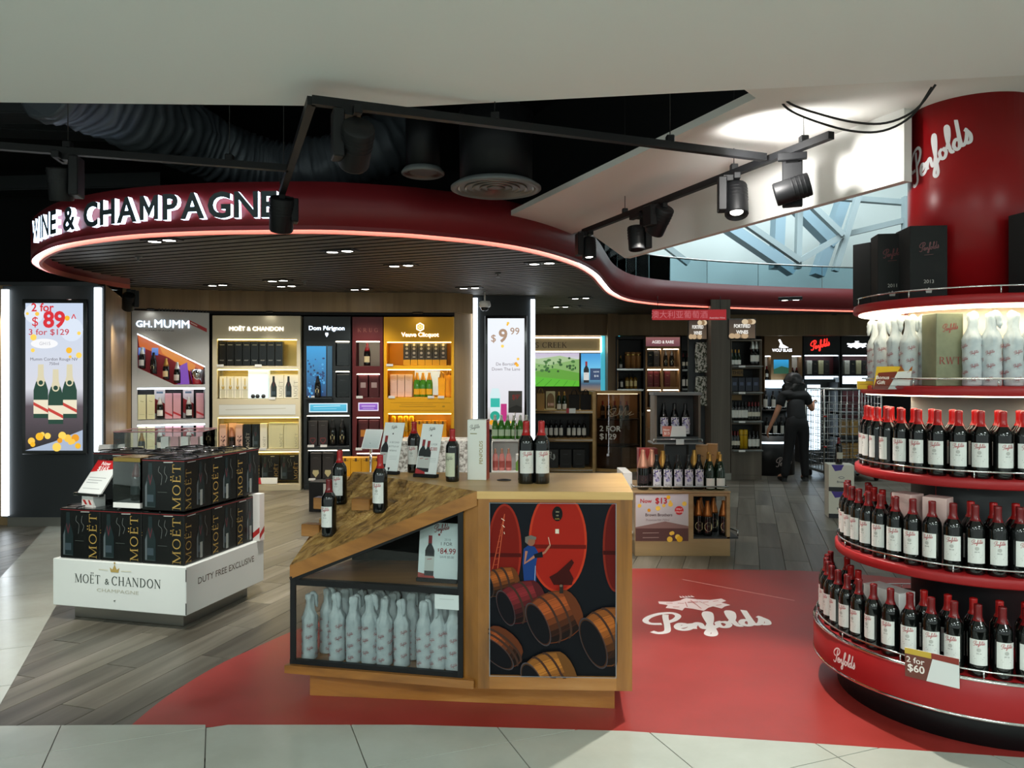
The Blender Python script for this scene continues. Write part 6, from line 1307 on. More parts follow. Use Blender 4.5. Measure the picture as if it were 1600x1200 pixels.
MB().tube([(-1.55, 8.42, 0), (-1.55, 8.42, .82)], .014, 'chrome', 8).build('post', bpy.data.objects['display_table'], (1.62, -8.6, 0))
boxart('stool_box', .22, .24, .34, 'matt_black', lambda p, W, H: p.rect(W*.28, H*.55, W*.42, H*.95, '#cfd3d0'), (-2.2, 8.9, 0), R(-8), 'black box on the floor before the black cabinet', 'box')
# acrylic-covered table behind the black cartons
o = empty('acrylic_display', (-3.3, 7.35, 0), R(6), 'white display plinth with clear acrylic cover behind the black cartons', 'display case')
MB().box(-.42, -.25, 0, .42, .25, .8, 'white_paint', .004).build('plinth', o)
for a in ((-.4, -.23, .4, -.224), (-.4, .224, .4, .23), (-.4, -.23, -.394, .23), (.394, -.23, .4, .23)): MB().box(a[0], a[1], .801, a[2], a[3], 1.03, 'acrylic').build('pane', o)
MB().box(-.4, -.23, 1.03, .4, .23, 1.036, 'acrylic').build('lid', o); MB().tube([(-.4, -.23, 1.036), (.4, -.23, 1.036), (.4, .23, 1.036), (-.4, .23, 1.036)], .005, 'pink_box', 6, closed=True).build('edge', o)
place('champ_gold', (-3.52, 7.3, .801), 0, 'gold-capped bottle under the acrylic cover behind the black cartons', scale=.7)
for k in range(5): boxart('gift_box', .07, .06, .17, ('white', 'pink_box')[k % 2], a_sash() if k % 2 == 0 else None, (-3.32+.09*k, 7.36+.01*k, .801), R(6), '%s gift box from the left under the acrylic cover' % FO[k], group='gift boxes under the acrylic cover')
def a_w(p, W, H): p.rect(-W/2, 0, W/2, H, '#c9cbc9'); p.poly([(-W*.3, H*.2), (W*.1, H*.3), (W*.2, H*.7), (-W*.1, H*.8)], '#e4e5e2')
sheet('price_sign', .22, .2, a_w, (-3.68, 7.02, .8), R(20), R(55), 'crumpled white sheet on a sloped holder behind the black cartons', stand=False)
# ------------------------------------------------------------------ right of the pillar: back walls
tag(MB().box(-.6, 14.62, 0, 2.6, 14.75, 2.7, 'back_wood').build('wall_vineyard'), kind='structure')
tag(MB().box(.33, 14.3, 2.31, 9, 14.5, 2.71, 'wood_wall').build('wall_fascia_right'), kind='structure')
tag(MB().box(1.76, 14.1, 0, 1.95, 14.6, 2.7, 'wood_wall').build('pillar_wood'), kind='structure')
tag(MB().box(2.4, 14.9, 0, 9, 15.0, 2.7, 'matt_black').build('wall_brands'), kind='structure')
# vineyard sign, landscape picture, screen
SER['J'] = (.6, [('l', .38, .2, .38, 1, TK), ('a', .2, .15, .2, .2, 190, 350), ('s', .38, 1)]); SER['B'] = (.85, [('l', .18, 0, .18, 1, TK), ('a', .36, .75, .28, .24, -90, 90), ('a', .36, .27, .34, .26, -90, 90), ('l', .18, .97, .38, .97, TN), ('l', .18, .5, .38, .5, TN), ('l', .18, .03, .38, .03, TN), ('s', .16, 0), ('s', .16, 1)])
sg = empty('wall_sign', (.6, 14.5, 2.0), 0, 'bronze lit sign box with serif lettering right of the central pillar', 'sign')
MB().box(-1.2, -.08, .02, 1.06, 0, .27, 'champagne_metal', .004).build('box', sg)
MB().box(-1.2, -.1, .0, 1.06, -.02, .02, 'shelf_glow').build('light_strip', sg); MB().box(-1.2, -.1, .27, 1.06, -.02, .29, 'shelf_glow').build('light_strip', sg); MB().box(1.06, -.1, 0, 1.08, -.02, .29, 'shelf_glow').build('light_strip', sg)
p = Print(); p.serif("JACOB", -.22, .085, .105, '#4a382c', 'r', gap=.08); p.serif("S CREEK", -.165, .085, .105, '#4a382c', 'l', gap=.08); p.poly([(-.205, .19), (-.18, .19), (-.197, .15)], '#4a382c'); p.build('printed_lettering', sg, loc=(0, -.081, 0))
pc = empty('landscape_picture', (.5, 14.55, 1.36), 0, 'lit picture of green vineyard hills right of the central pillar', 'picture')
MB().box(-.8, -.03, -.01, .80, .03, .64, 'satin_black').build('frame', pc)
def hills(p):
    p.rect(-.79, .42, .79, .63, '#cfe0c9', '#b9a9c9'); p.poly([(-.79, .5), (-.4, .56), (0, .52), (.4, .58), (.79, .5), (.79, .2), (-.79, .2)], '#9fb98a'); p.poly([(-.79, .38), (-.3, .47), (.2, .4), (.79, .52), (.79, .1), (-.79, .1)], '#7fa862'); p.poly([(-.79, .3), (-.2, .26), (.3, .34), (.79, .25), (.79, 0), (-.79, 0)], '#5c9a34')
    p.poly([(-.79, .22), (0, .18), (.79, .1), (.79, 0), (-.79, 0)], '#56b02a'); q = random.Random(5)
    for i in range(9): p.line([(-.79+.18*i, 0), (-.5+.15*i, .19-.012*i)], .012, '#3c8a1e')
    for i in range(34): x_ = q.uniform(-.1, .7); p.ell(x_, .33+.1*x_+q.uniform(-.09, .15), q.uniform(.015, .04), q.uniform(.012, .03), q.choice(('#2c5a26', '#3a6c2c', '#234a20')), 8)
p = Print(); hills(p); p.build('print', pc, 'screen', loc=(0, -.0305, 0))
MB().box(-.8, -.1, .655, .78, -.03, .67, 'strip_cool').build('light_strip', pc)
ws = empty('display_screen', (1.5, 14.5, 1.28), 0, 'upright lit screen with blue bottle right of the vineyard picture', 'screen')
MB().box(-.23, -.03, -.02, .23, .03, .72, 'black').build('frame', ws)
def blue(p): p.rect(-.2, .35, .2, .7, '#6fc3e8', '#2f8fd0'); p.rect(-.2, .12, .2, .35, '#3a5068', '#6fc3e8'); p.rect(-.2, 0, .2, .12, '#8c7458', '#4a5a70'); p.rect(-.03, .2, .2, .42, '#2a3f63'); p.text('NOW', .09, .34, .03, '#e4edf4'); p.text('$16', .09, .26, .04, '#e4edf4'); bott(p, -.1, .15, .4)
p = Print(); blue(p); p.build('display', ws, 'screen', loc=(0, -.031, 0))
def teal(x, lab): o = MB().box(-.04, -.02, 0, .04, .02, 1.2, 'glass_teal').build('light_panel', None, (x, 14.45, 1.2)); tag(o, lab, 'light panel')
mat('glass_teal', '#4fc0d8', emit=.4); teal(1.71, 'narrow blue glowing panel left of the wooden post'); teal(1.99, 'narrow blue glowing panel right of the wooden post')
# curved wooden shelves below the picture
cs = empty('curved_shelf_unit', (.85, 12.5, 0), 0, 'curved three-shelf wooden unit under the vineyard picture', 'shelf unit')
arc = lambda x: -.12+.22*((x-.2)/.75)**2*.6
for z, nm in ((.06, 'shelf'), (.545, 'shelf'), (1.0, 'shelf')):
    xs = [-.75+.1*i for i in range(13)]; MB().prism([(x, arc(x)) for x in xs]+[(.45, .45), (-.75, .45)], z-.05, z, 'wood_shelf').build('shelf', cs)
    MB().prism([(x, arc(x)-.004) for x in xs]+[(x, arc(x)) for x in xs[::-1]], z-.03, z-.02, 'steel').build('edge_strip', cs)
MB().box(.45, -.1, 0, .5, .48, 1.3, 'wood_shelf', .003).build('side_panel', cs); MB().box(-.75, .45, 0, .45, .47, 1.0, 'black').build('back_panel', cs)
MB().prism([(-.7, -.02), (.2, -.06), (.45, -.03), (.45, .4), (-.7, .4)], 0, .01, 'wood_shelf').build('base', cs)
PROTO['bord_white'] = bottle('wine_bottle', BORD, 'glass_black', 'capsule_black', .225, .04, .12, plain('#d9d9d2'), 'x', n=14)
PROTO['bord_dark'] = bottle('wine_bottle', BORD, 'glass_black', 'capsule_dark', .225, .06, .07, plain('#cfc9b8'), 'x', n=14)
PROTO['white_wine'] = bottle('wine_bottle', BURG, 'glass_green', 'foil_gold', .235, .012, .085, plain('#e2e3dc', mark='#b5b5ab'), 'x', n=16)
PROTO['amber'] = bottle('wine_bottle', BORD, 'glass_amber' if 'glass_amber' in MATS else mat('glass_amber', '#7c5a14', .08), 'capsule_black', .225, .05, .1, plain('#d8c88c'), 'x', n=14)
def rowb(xs, y, z, key, lab, grp, scale=1, rz=0):
    for k, x in enumerate(xs): place(key, (x, y, z), rz, lab % ORD[k], grp, scale)
rowb([.47+.083*k for k in range(5)], 12.6, .546, 'bord_white', '%s white-labelled bottle from the left, middle shelf of the curved unit, left group', 'bottles on the curved unit, left group')
rowb([.93+.083*k for k in range(4)], 12.6, .546, 'bord_white', '%s white-labelled bottle from the left, middle shelf of the curved unit, right group', 'bottles on the curved unit, right group')
def a_mono(p, W, H): p.line(catmull([(-W*.2, H*.7), (-W*.3, H*.8), (-W*.1, H*.85), (-W*.15, H*.55), (.02, H*.5), (W*.1, H*.75), (W*.2, H*.55), (W*.05, H*.42)], 4), .012, '#c9ccc8')
for k in range(3): boxart('gift_box', .19, .16, .3, 'carton_black', a_mono if k == 0 else a_line('#5d6264'), (.66+.215*k, 12.58, .061), 0, '%s black gift box from the left, lowest shelf of the curved unit' % FO[k], group='black boxes on the lowest curved shelf')
for k in range(2): bag(Frame(0, 0), 1.02+.19*k, 12.62, 1.001, .17, .25, 'matt_black', '%s black carrier bag on the top of the curved unit' % ('left', 'right')[k], 'satin_black', .1)
mat('kraft', '#b08a4a', .6)
bag(Frame(0, 0), .47, 12.62, 1.001, .13, .27, 'kraft', 'kraft brown carrier bag at the left on top of the curved unit', 'brass', .1)
def a_dome(p, W, H): p.poly([(W*.42*cos(PI*i/10), H*.55+H*.36*sin(PI*i/10)) for i in range(11)]+[(-W*.42, H*.1), (W*.42, H*.1)], '#8a6a3c'); [p.ell(W*q_, H*.3, W*.1, H*.09, '#e0b9a4', 8) for q_ in (-.2, .05, .25)]
boxart('gift_box', .15, .1, .3, 'cream_box', a_dome, (.63, 12.6, 1.001), 0, 'cream gift box with arched brown window on top of the curved unit')
for k in range(2): place('white_wine', (.77+.09*k, 12.6, 1.001), 0, '%s bottle with white label on top of the curved unit' % ('left', 'right')[k])
def a_tk2(p, W, H): p.rect(-W/2, 0, W/2, H, '#e3e6e2'); p.rect(-W/2, 0, -W*.2, H, '#b0343a')
sheet('price_ticket', .15, .08, a_tk2, (.95, 12.37, .955), 0, R(5), 'white price ticket on the front edge of the curved unit', 'ticket', stand=False)
# bow-fronted glass cabinet
gc = empty('glass_cabinet', (1.74, 12.55, 0), 0, 'bow-fronted smoked glass cabinet with 2 for $129 lettering', 'cabinet')
gx = lambda t: (-.37+.74*t, -.14*sin(PI*t)); gp_ = [gx(i/16) for i in range(17)]
for z0, z1 in ((0, .05), (1.27, 1.31)): MB().prism(gp_+[(.37, .4), (-.37, .4)], z0, z1, 'wood_shelf').build('rim', gc)
for x in (-.37, .35): MB().box(x, -.005, .05, x+.02, .03, 1.27, 'wood_shelf').build('post', gc)
MB().box(-.37, .38, .05, .37, .4, 1.27, 'back_wood').build('back_panel', gc); MB().box(-.33, .1, 1.255, .33, .2, 1.268, 'shelf_glow').build('light_strip', gc)  # glowing strip added inside to lift the dark cabinet
for z in (.42, .85): MB().prism([(a*.95, b*.8+.03) for a, b in gp_]+[(.35, .37), (-.35, .37)], z-.015, z, 'black').build('shelf', gc)
for k in range(3):
    q = [gx((k*5.33+i*.888)/16) for i in range(7)]; MB().prism(q+[(a, b+.006) for a, b in q[::-1]], .05, 1.27, 'smoked_glass').build('glass_pane', gc)
gf = lambda x, y, l: (x, -.14*sin(PI*(x+.37)/.74)-.004-l*EPS, y)
p = Print(); p.serif('2 FOR', -.3, .66, .085, '#c9c4b8', 'l', gap=.1) if False else p.text('2 FOR', -.31, .66, .09, '#c9c4b8', 'l', off=.02); p.text('$129', -.31, .53, .095, '#c9c4b8', 'l', off=.02)
p.line(catmull([(-.1, .92), (-.16, 1.0), (-.06, 1.03), (-.1, .95), (-.18, .9), (-.03, .93), (.0, 1.04), (.0, .92), (.06, .97), (.1, 1.05), (.09, .92), (.16, .95), (.2, .98), (.15, .92), (.24, .94)], 4), .008, '#a89a84')
p.build('lettering', gc, fn=gf)
for k in range(4): boxart('gift_carton', .13, .12, .16, 'ivory_box', None, (1.88+.135*(k % 2), 12.72, .051+.162*(k//2)), 0, 'white carton in the glass cabinet, %s %s' % (('lower', 'upper')[k//2], ('left', 'right')[k % 2]), 'carton')
rowb([1.5+.1*k for k in range(5)], 12.72, .851, 'bord_dark', '%s bottle from the left on the top shelf of the glass cabinet', 'bottles in the glass cabinet')
# dark tall shelf, rare-wine shelf, narrow shelf
td = Cab(1.9, 14.05, 0, .53, 961, 1006, 14.05, 'tall black shelf unit left of the rare wine sign', H=2.28, D=.35)
td.body([(530, 576, [(963, 1004)]), (580, 608, [(963, 1004)]), (612, 645, [(963, 1004)]), (650, 700, [(963, 1004)])], 'back_black', glow=None)
for y in (576, 608): MB().box(td.X(963), -.004, td.Z(y)-.03, td.X(1004), .0, td.Z(y), 'steel').build('ticket_rail', td.r)
mat('tan_tube', '#b5834d', .5)
for k in range(3):
    o = MB().lathe([(0, 0), (.05, 0), (.05, .29), (.046, .3), (.0, .3)], 18, 'tan_tube').lathe([(.0505, .24), (.0512, .25), (.0505, .26)], 18, 'brass', cap=False).build('gift_tube', None, td.at(981+8.6*k, 575.5, .14)); tag(o, '%s tan gift tube from the left in the tall black shelf' % FO[k], 'gift tube', 'tan gift tubes')
td.bot(970, 575.5, 'white_wine', 'small white-labelled bottle left of the tan gift tubes', .14, scale=.8)
rowb([td.X(964.5+7*k)+1.9 for k in range(2)], 14.2, td.Z(607.5), 'bord_white', '%s white-labelled bottle from the left on the second black shelf', 'white-labelled bottles on the black shelf', .8)
rowb([td.X(980+6.5*k)+1.9 for k in range(3)], 14.2, td.Z(607.5), 'amber', '%s amber-labelled bottle from the left on the second black shelf', 'amber bottles on the black shelf', .95)
ar_ = Cab(2.44, 14.05, 0, .64, 1007, 1062, 14.05, 'warm lit wooden rare wine shelf under its sign', H=2.28, D=.35)
ar_.body([(545, 573, [(1010, 1032), (1035, 1060)]), (577, 605, [(1010, 1032), (1035, 1060)]), (609, 637, [(1010, 1032), (1035, 1060)]), (641, 669, [(1010, 1032), (1035, 1060)])], 'back_wood', back='back_wood', glow='strip_glow')
ar_.art(lambda p: (p.rect(.01, ar_.Z(541), .63, ar_.Z(527), '#6a4048', '#8c5c5c'), p.text('AGED & RARE', .32, ar_.Z(536.5), .055, '#f4eee8', off=.02, sx=.85)), 'lit_sign', 'screen', -.002)
for (px, yb, m_, lab) in ((1016, 572.5, 'carton_black', 'dark box, top left cell of the rare wine shelf'), (1026, 572.5, 'charcoal_box', 'second dark box, top left cell of the rare wine shelf'), (1016, 604.5, 'maroon_box', 'reddish box, second left cell of the rare wine shelf'), (1026, 604.5, 'maroon_box', 'second reddish box, second left cell of the rare wine shelf'), (1043, 604.5, 'maroon_box', 'reddish box, second right cell of the rare wine shelf'), (1018, 636.5, 'carton_black', 'dark box, third left cell of the rare wine shelf')): ar_.box(px-4.5, px+4.5, yb-24, yb, m_, lab, a_line(), d=.08)
for k, px in enumerate((1041, 1051)): ar_.bot(px, 572.5, 'champ_black', '%s dark bottle in the top right cell of the rare wine shelf' % ('left', 'right')[k], .14, scale=.95)
for k, px in enumerate((1040, 1047, 1054)): ar_.bot(px, 636.5, 'bord_dark', '%s bottle from the left, third right cell of the rare wine shelf' % FO[k], .14, scale=.8)
nw = Cab(3.1, 14.05, 0, .25, 1064, 1085, 14.05, 'narrow black shelf right of the rare wine shelf', H=2.28, D=.3)
nw.body([(548, 577, [(1065, 1084)]), (581, 607, [(1065, 1084)]), (611, 640, [(1065, 1084)])], 'back_black', glow=None)
for y in (577, 607): MB().box(nw.X(1065), -.004, nw.Z(y)-.03, nw.X(1084), 0, nw.Z(y), 'steel').build('ticket_rail', nw.r)
for k in range(2):
    nw.bot(1069+7*k, 576.5, 'bord_dark', '%s dark bottle, top of the narrow black shelf' % ('left', 'right')[k], .12); nw.bot(1069+7*k, 606.5, 'bord_white', '%s white-labelled bottle, second row of the narrow black shelf' % ('left', 'right')[k], .12)
# grey column with patterned bags, fortified wine shelf
tag(MB().box(2.98, 11.5, 0, 3.27, 12.3, 2.7, 'wood_grey').box(2.97, 11.49, 0, 3.28, 12.3, .1, 'brushed').build('pillar_grey'), kind='structure')
noisemat('patterned_cloth', '#c9cabf', '#39402f', 26, .8, spread=(.46, .53))
for k, (y0, y1, lab) in enumerate(((535, 582, 'upper patterned gift bag hanging beside the grey column'), (588, 634, 'lower patterned gift bag hanging beside the grey column'))):
    a = at(1098, y1, 11.75); b = MB(); h_ = (y1-y0)*11.75/1200; nx_ = 8; vs = []
    for yy in (0, .04):
        for i in range(nx_+1):
            for j in range(5): vs.append((-.11+.22*i/nx_+.006*sin(j*2+k), yy*(1-.3*j/4)+.012*sin(i*1.7+j), h_*j/4))
    n_ = (nx_+1)*5; f_ = [(i*5+j, i*5+5+j, i*5+6+j, i*5+1+j) for i in range(nx_) for j in range(4)]; b.add(vs[:n_], f_, 'patterned_cloth', True); b.add(vs[n_:], [q[::-1] for q in f_], 'patterned_cloth', True)
    for i, j0 in ((0, 0), (nx_, 0)):
        b.add([vs[i*5+j] for j in range(5)]+[vs[n_+i*5+j] for j in range(5)], [(j, j+1, j+6, j+5) for j in range(4)], 'patterned_cloth', True)
    r = empty('gift_bag', a, 0, lab, 'bag'); b.build('body', r); MB().tube([(-.05, .02, h_-.01), (-.045, .02, h_+.05), (.045, .02, h_+.05), (.05, .02, h_-.01)], .004, 'wire', 5).build('handle', r)
tag(MB().box(2.72, 11.82, 0, 2.97, 11.9, 2.2, 'slate').build('privacy_screen'), 'dark upright screen beside the grey column behind the patterned bags', 'screen')
def fort(W, H, sx=1): 
    def f(p):
        p.rect(-W/2, 0, W/2, H, '#5a4a3a', '#3a302a'); q = random.Random(3)
        for i in range(9): p.ell(q.uniform(-W*.4, W*.4), q.choice((H*.12, H*.88)), .05*sx, .04, q.choice(('#b59a78', '#8c7050', '#cdb898')), 10)
        p.text('FORTIFIED', 0, H*.56, H*.19, '#f6f2ea', off=.03, sx=.72*sx); p.text('WINES', 0, H*.24, H*.19, '#f6f2ea', off=.03, sx=.8*sx)
    return f
for name, x, Y, W_, lab in (('lit_sign', 2.83, 11.7, .27, 'small lit fortified wines sign left of the grey column'), ('lit_sign', 3.44, 11.48, .39, 'larger lit fortified wines sign right of the grey column')):
    r = empty(name, (x, Y, 2.12), 0, lab, 'sign'); MB().box(-W_/2-.01, 0, -.01, W_/2+.01, .05, .29, 'black', .003).build('box', r); p = Print(); fort(W_, .28, W_/.39)(p); p.build('display', r, 'screen', loc=(0, -.001, 0))
fw = Cab(3.28, 11.5, 0, .46, 1141, 1189, 11.5, 'grey wooden fortified wine shelf unit right of the grey column', H=2.1, D=.4)
fw.body([(533, 571, [(1142, 1188)]), (576, 612, [(1142, 1188)]), (617, 657, [(1142, 1188)]), (663, 702, [(1142, 1188)])], 'wood_grey', back='back_black', glow=None)
for y in (571, 612, 657, 702):
    MB().box(fw.X(1142), -.1, fw.Z(y)-.022, fw.X(1188), .0, fw.Z(y)-.006, 'mid_grey').build('shelf_tray', fw.r)
    MB().box(fw.X(1150), -.104, fw.Z(y)-.03, fw.X(1160), -.1, fw.Z(y)-.002, 'white').build('price_label', fw.r)
for y, nm in ((533, 'top'), (617, 'third')): pass
for k in range(3): fw.bot(1144.5+5.5*k, 570.5, 'white_wine', '%s pale bottle from the left, top of the fortified wine shelf' % FO[k], .08, 'pale bottles on the fortified shelf', .8)
for k in range(2): fw.bot(1178+6*k, 570.5, 'champ_sash', '%s tall bottle at the right, top of the fortified wine shelf' % ('left', 'right')[k], .1, scale=1.2)
mat('crate', '#9c7b4c', .6)
fw.box(1142, 1165, 577, 588, 'crate', 'small wooden crate above the navy boxes of the fortified shelf', lambda p, W, H: p.text('OTHER', 0, H*.3, .05, '#3c2f22', off=.01), d=.16, name='wooden_crate', cat='crate')
mat('navy_box', '#1c2130', .45)
for k in range(4): fw.box(1142.5+11.2*k, 1153+11.2*k, 590, 611.5, 'navy_box', '%s navy box from the left, second row of the fortified shelf' % FO[k], a_sq('#4c5670'), d=.04, group='navy boxes on the fortified shelf')
fw.box(1142, 1164, 617.5, 626, 'crate', 'wooden crate at the top of the third fortified shelf row', None, d=.2, name='wooden_crate', cat='crate')
for k in range(5): fw.bot(1145+5.2*k, 656.5, 'bord_white', '%s white-labelled bottle from the left, third fortified shelf row' % FO[k], .06, 'white-labelled bottles on the fortified shelf', .92)
for k in range(4): fw.bot(1171+5*k, 656.5, 'bord_dark', '%s dark bottle from the left, third fortified shelf row' % FO[k], .06, 'dark bottles on the fortified shelf', .92)
for k in range(3): fw.bot(1144+4.6*k, 701.5, 'bord_dark', '%s small bottle from the left, lowest fortified shelf row' % FO[k], .06, 'small bottles on the lowest fortified shelf', .9)
mat('yellow_tube', '#c9a11c', .4)
for k in range(2):
    o = MB().lathe([(0, 0), (.034, 0), (.034, .27), (.03, .285), (.0, .287)], 16, 'yellow_tube').lathe([(.0345, .2), (.035, .204), (.0345, .208)], 16, 'black', cap=False).build('gift_tube', None, fw.at(1159+6.6*k, 701.5, .07)); tag(o, '%s yellow gift tube on the lowest fortified shelf row' % ('left', 'right')[k], 'gift tube')
for k in range(3): fw.bot(1172+6*k, 701.5, 'bord_white', '%s white-labelled bottle from the left, lowest fortified shelf row' % FO[k], .06, 'white-labelled bottles on the lowest fortified shelf', .9)
# brand walls far back right
wb = Cab(4.8, 14.6, 0, .72, 1189, 1247, 14.6, 'wooden wine brand wall unit with white bird emblem', H=2.42, D=.25)
wb.body([(556, 594, [(1189.5, 1199), (1231, 1246)]), (598, 660, [(1190, 1246)])], 'back_wood', back='offwhite', backs={1: 'slate'}, glow='strip_cool')
X_, Z_ = wb.X, wb.Z
wb.art(lambda p: (p.poly([(X_(1210), Z_(531)), (X_(1213), Z_(530)), (X_(1217), Z_(538)), (X_(1226), Z_(543)), (X_(1219), Z_(544)), (X_(1211), Z_(543)), (X_(1213), Z_(537))], '#f4f8ff'), p.text('WOLF BLASS', X_(1216), Z_(549.5), .06, '#f4f8ff', off=.015, sx=.8)), 'lit_lettering', 'bright_print')
wb.art(lambda p: (p.rect(X_(1203), Z_(584), X_(1226), Z_(562), '#17503c', '#2d9bd6'), p.poly([(X_(1203), Z_(584)), (X_(1226), Z_(584)), (X_(1226), Z_(575)), (X_(1215), Z_(572)), (X_(1203), Z_(577))], '#1d4a35')), 'lit_picture', 'screen', -.002)
wb.bot(1195, 593.5, 'bord_dark', 'dark bottle in the left niche of the bird emblem unit', .1, scale=.9)
for k in range(2): wb.bot(1235+6*k, 593.5, 'bord_dark', '%s dark bottle in the right niche of the bird emblem unit' % ('left', 'right')[k], .1, scale=.8)
MB().box(X_(1190), -.25, Z_(606), X_(1218), 0, Z_(594), 'cool_glow').build('light_counter', wb.r)
for (x0, p0, p1, lab) in ((5.54, 1249, 1306, 'black wine brand unit with red neon script'), (6.26, 1309, 1366, 'black wine brand unit with white crest at the far right')):
    u = Cab(x0, 14.6, 0, .7, p0, p1, 14.6, lab, H=2.42, D=.3)
    u.body([(555, 585, [(p0+2, p1-2)]), (588, 600, [(p0+2, p1-2)]), (606, 680, [(p0+2, p1-2)])], 'back_black', back='maroon_box', backs={1: 'cool_glow'}, glow='strip_cool')
    if x0 < 6: 
        p = Print(); p.pen(u.X(1274), u.Z(540), .36, '#ff2a22', R(14), 3, 1.3); p.build('neon_script', u.r, 'bright_print', loc=(0, -.01, 0))
    else: u.art(lambda p: crest(p, u.X(1333), u.Z(540), .3, '#eef4ff', '#223'+'344'), 'lit_crest', 'bright_print')
    for k in range(4): u.box(p0+8+9*k, p0+16+9*k, 563, 584.5, ('ivory_box', 'carton_black', 'cream_box', 'charcoal_box')[k], '%s box from the left in the %s' % (FO[k], 'red script unit' if x0 < 6 else 'white crest unit'), a_line(), d=.08)
# island of red wine in front of the brand walls
isl = empty('wine_island', (4.1, 12.35, 0), 0, 'dark two-tier wine island left of the leaning person', 'display stand')
MB().lathe([(.42, 0), (.42, .62), (0, .62)], 32, 'black').build('base', isl); MB().lathe([(.3, .62), (.3, 1.0)], 28, 'slate').build('core', isl); MB().lathe([(.34, 1.0), (.34, 1.03), (0, 1.03)], 28, 'black').build('shelf', isl)
MB().tube([(.41*cos(2*PI*i/32), .41*sin(2*PI*i/32), .655) for i in range(32)], .005, 'chrome', 6, closed=True).build('guard_rail', isl); MB().tube([(.335*cos(2*PI*i/32), .335*sin(2*PI*i/32), 1.065) for i in range(32)], .005, 'chrome', 6, closed=True).build('guard_rail', isl)
MB().lathe([(.421, .5), (.424, .5), (.424, .53), (.421, .53)], 32, 'cool_glow', cap=False).build('light_band', isl)
p = Print(); p.pen(0, 0, .3, '#b9a9a4', R(6), 3); p.build('printed_name', isl, fn=cylfn(.4215, .2, R(-70)))
for rad, z, n_, nm in ((.36, .621, 11, 'lower'), (.29, 1.031, 9, 'upper')):
    for k in range(n_): a = R(-180+180*k/(n_-1)); place('bord_white', (4.1+rad*cos(a), 12.35+rad*sin(a), z), a+PI/2, '%s bottle from the left on the %s tier of the wine island' % (ORD[k], nm), 'bottles on the %s tier of the wine island' % nm)
# glowing fridge panel behind the cage
fr_ = empty('lit_fridge', (5.45, 13.6, 0), 0, 'tall bluish glowing fridge behind the wire cage', 'fridge'); MB().box(-.28, 0, 0, .28, .5, 1.5, 'slate', .004).build('body', fr_); MB().box(-.22, -.02, .25, .0, 0, 1.4, 'cool_glow').build('door', fr_)
o = empty('storage_shelf', (5.9, 13.2, 0), 0, 'dim shelf of cartons seen through the wire cage', 'shelf unit')
for z in (.1, .5, .9, 1.3): MB().box(-.3, 0, z, .4, .4, z+.03, 'dark_grey').build('shelf', o)
for x in (-.3, .38): MB().box(x, .0, 0, x+.02, .4, 1.45, 'dark_grey').build('upright', o)
for k in range(6): boxart('carton', .2, .2, .26, ('crate', 'kraft', 'offwhite')[k % 3], a_line('#6b5a3a'), (5.74+.22*(k % 3), 13.4, .131+.4*(k//3)), 0, '%s carton on the %s board of the dim shelf behind the cage' % (FO[k % 3], ('lowest', 'second')[k//3]), 'carton')
# red hanging sign
hs = empty('hanging_sign', at(1077, 500, 11.0), 0, 'red hanging sign with large characters under the canopy edge', 'sign')
MB().box(-.53, 0, 0, .53, .03, .15, 'canopy_red', .003).build('board', hs)
for x in (-.45, .45): MB().tube([(x, .015, .15), (x, .015, .34)], .004, 'wire', 5).build('suspension_wire', hs)
p = Print(); p.rect(-.53, 0, .53, .15, '#b3242c'); p.text('澳大利亚葡萄酒', -.14, .035, .085, '#d9747a'); p.text('Australian Wine', .4, .02, .025, '#efc9c9'); p.build('printed_lettering', hs, 'glow_print', loc=(0, -.001, 0))  # printed face given its own glow so the sign looks brighter
# ------------------------------------------------------------------ sparkling wine gondola right of the counter
GX, GY = 1.47, 6.62
gd = empty('display_gondola', (GX, GY, 0), R(0), 'small wooden gondola with Now $13 poster and bottle niche right of the counter', 'display stand')
W2 = .41
MB().box(-W2, 0, 0, W2, .7, .115, 'wood_gondola', .002).build('plinth', gd)
MB().box(-W2, 0, .115, .06, .7, .545, 'wood_gondola').build('poster_panel', gd)
for z0, z1 in ((.115, .15), (.515, .545)): MB().box(.06, 0, z0, W2, .7, z1, 'wood_gondola', .002).build('niche_rail', gd)
for x0, x1 in ((.06, .095), (W2-.03, W2)): MB().box(x0, 0, .15, x1, .7 if x0 < .1 else .05, .515, 'wood_gondola', .002).build('niche_stile', gd)
MB().box(.095, .45, .15, W2, .47, .515, 'matt_black').build('niche_back', gd)
MB().box(.095, .0, .15, W2+.07, .45, .165, 'dark_grey').build('niche_floor', gd)
MB().tube([(W2+.07, .01, .17), (W2+.07, .01, .215), (W2+.01, .2, .215), (W2+.01, .44, .215)], .007, 'steel', 6).build('niche_rail', gd)
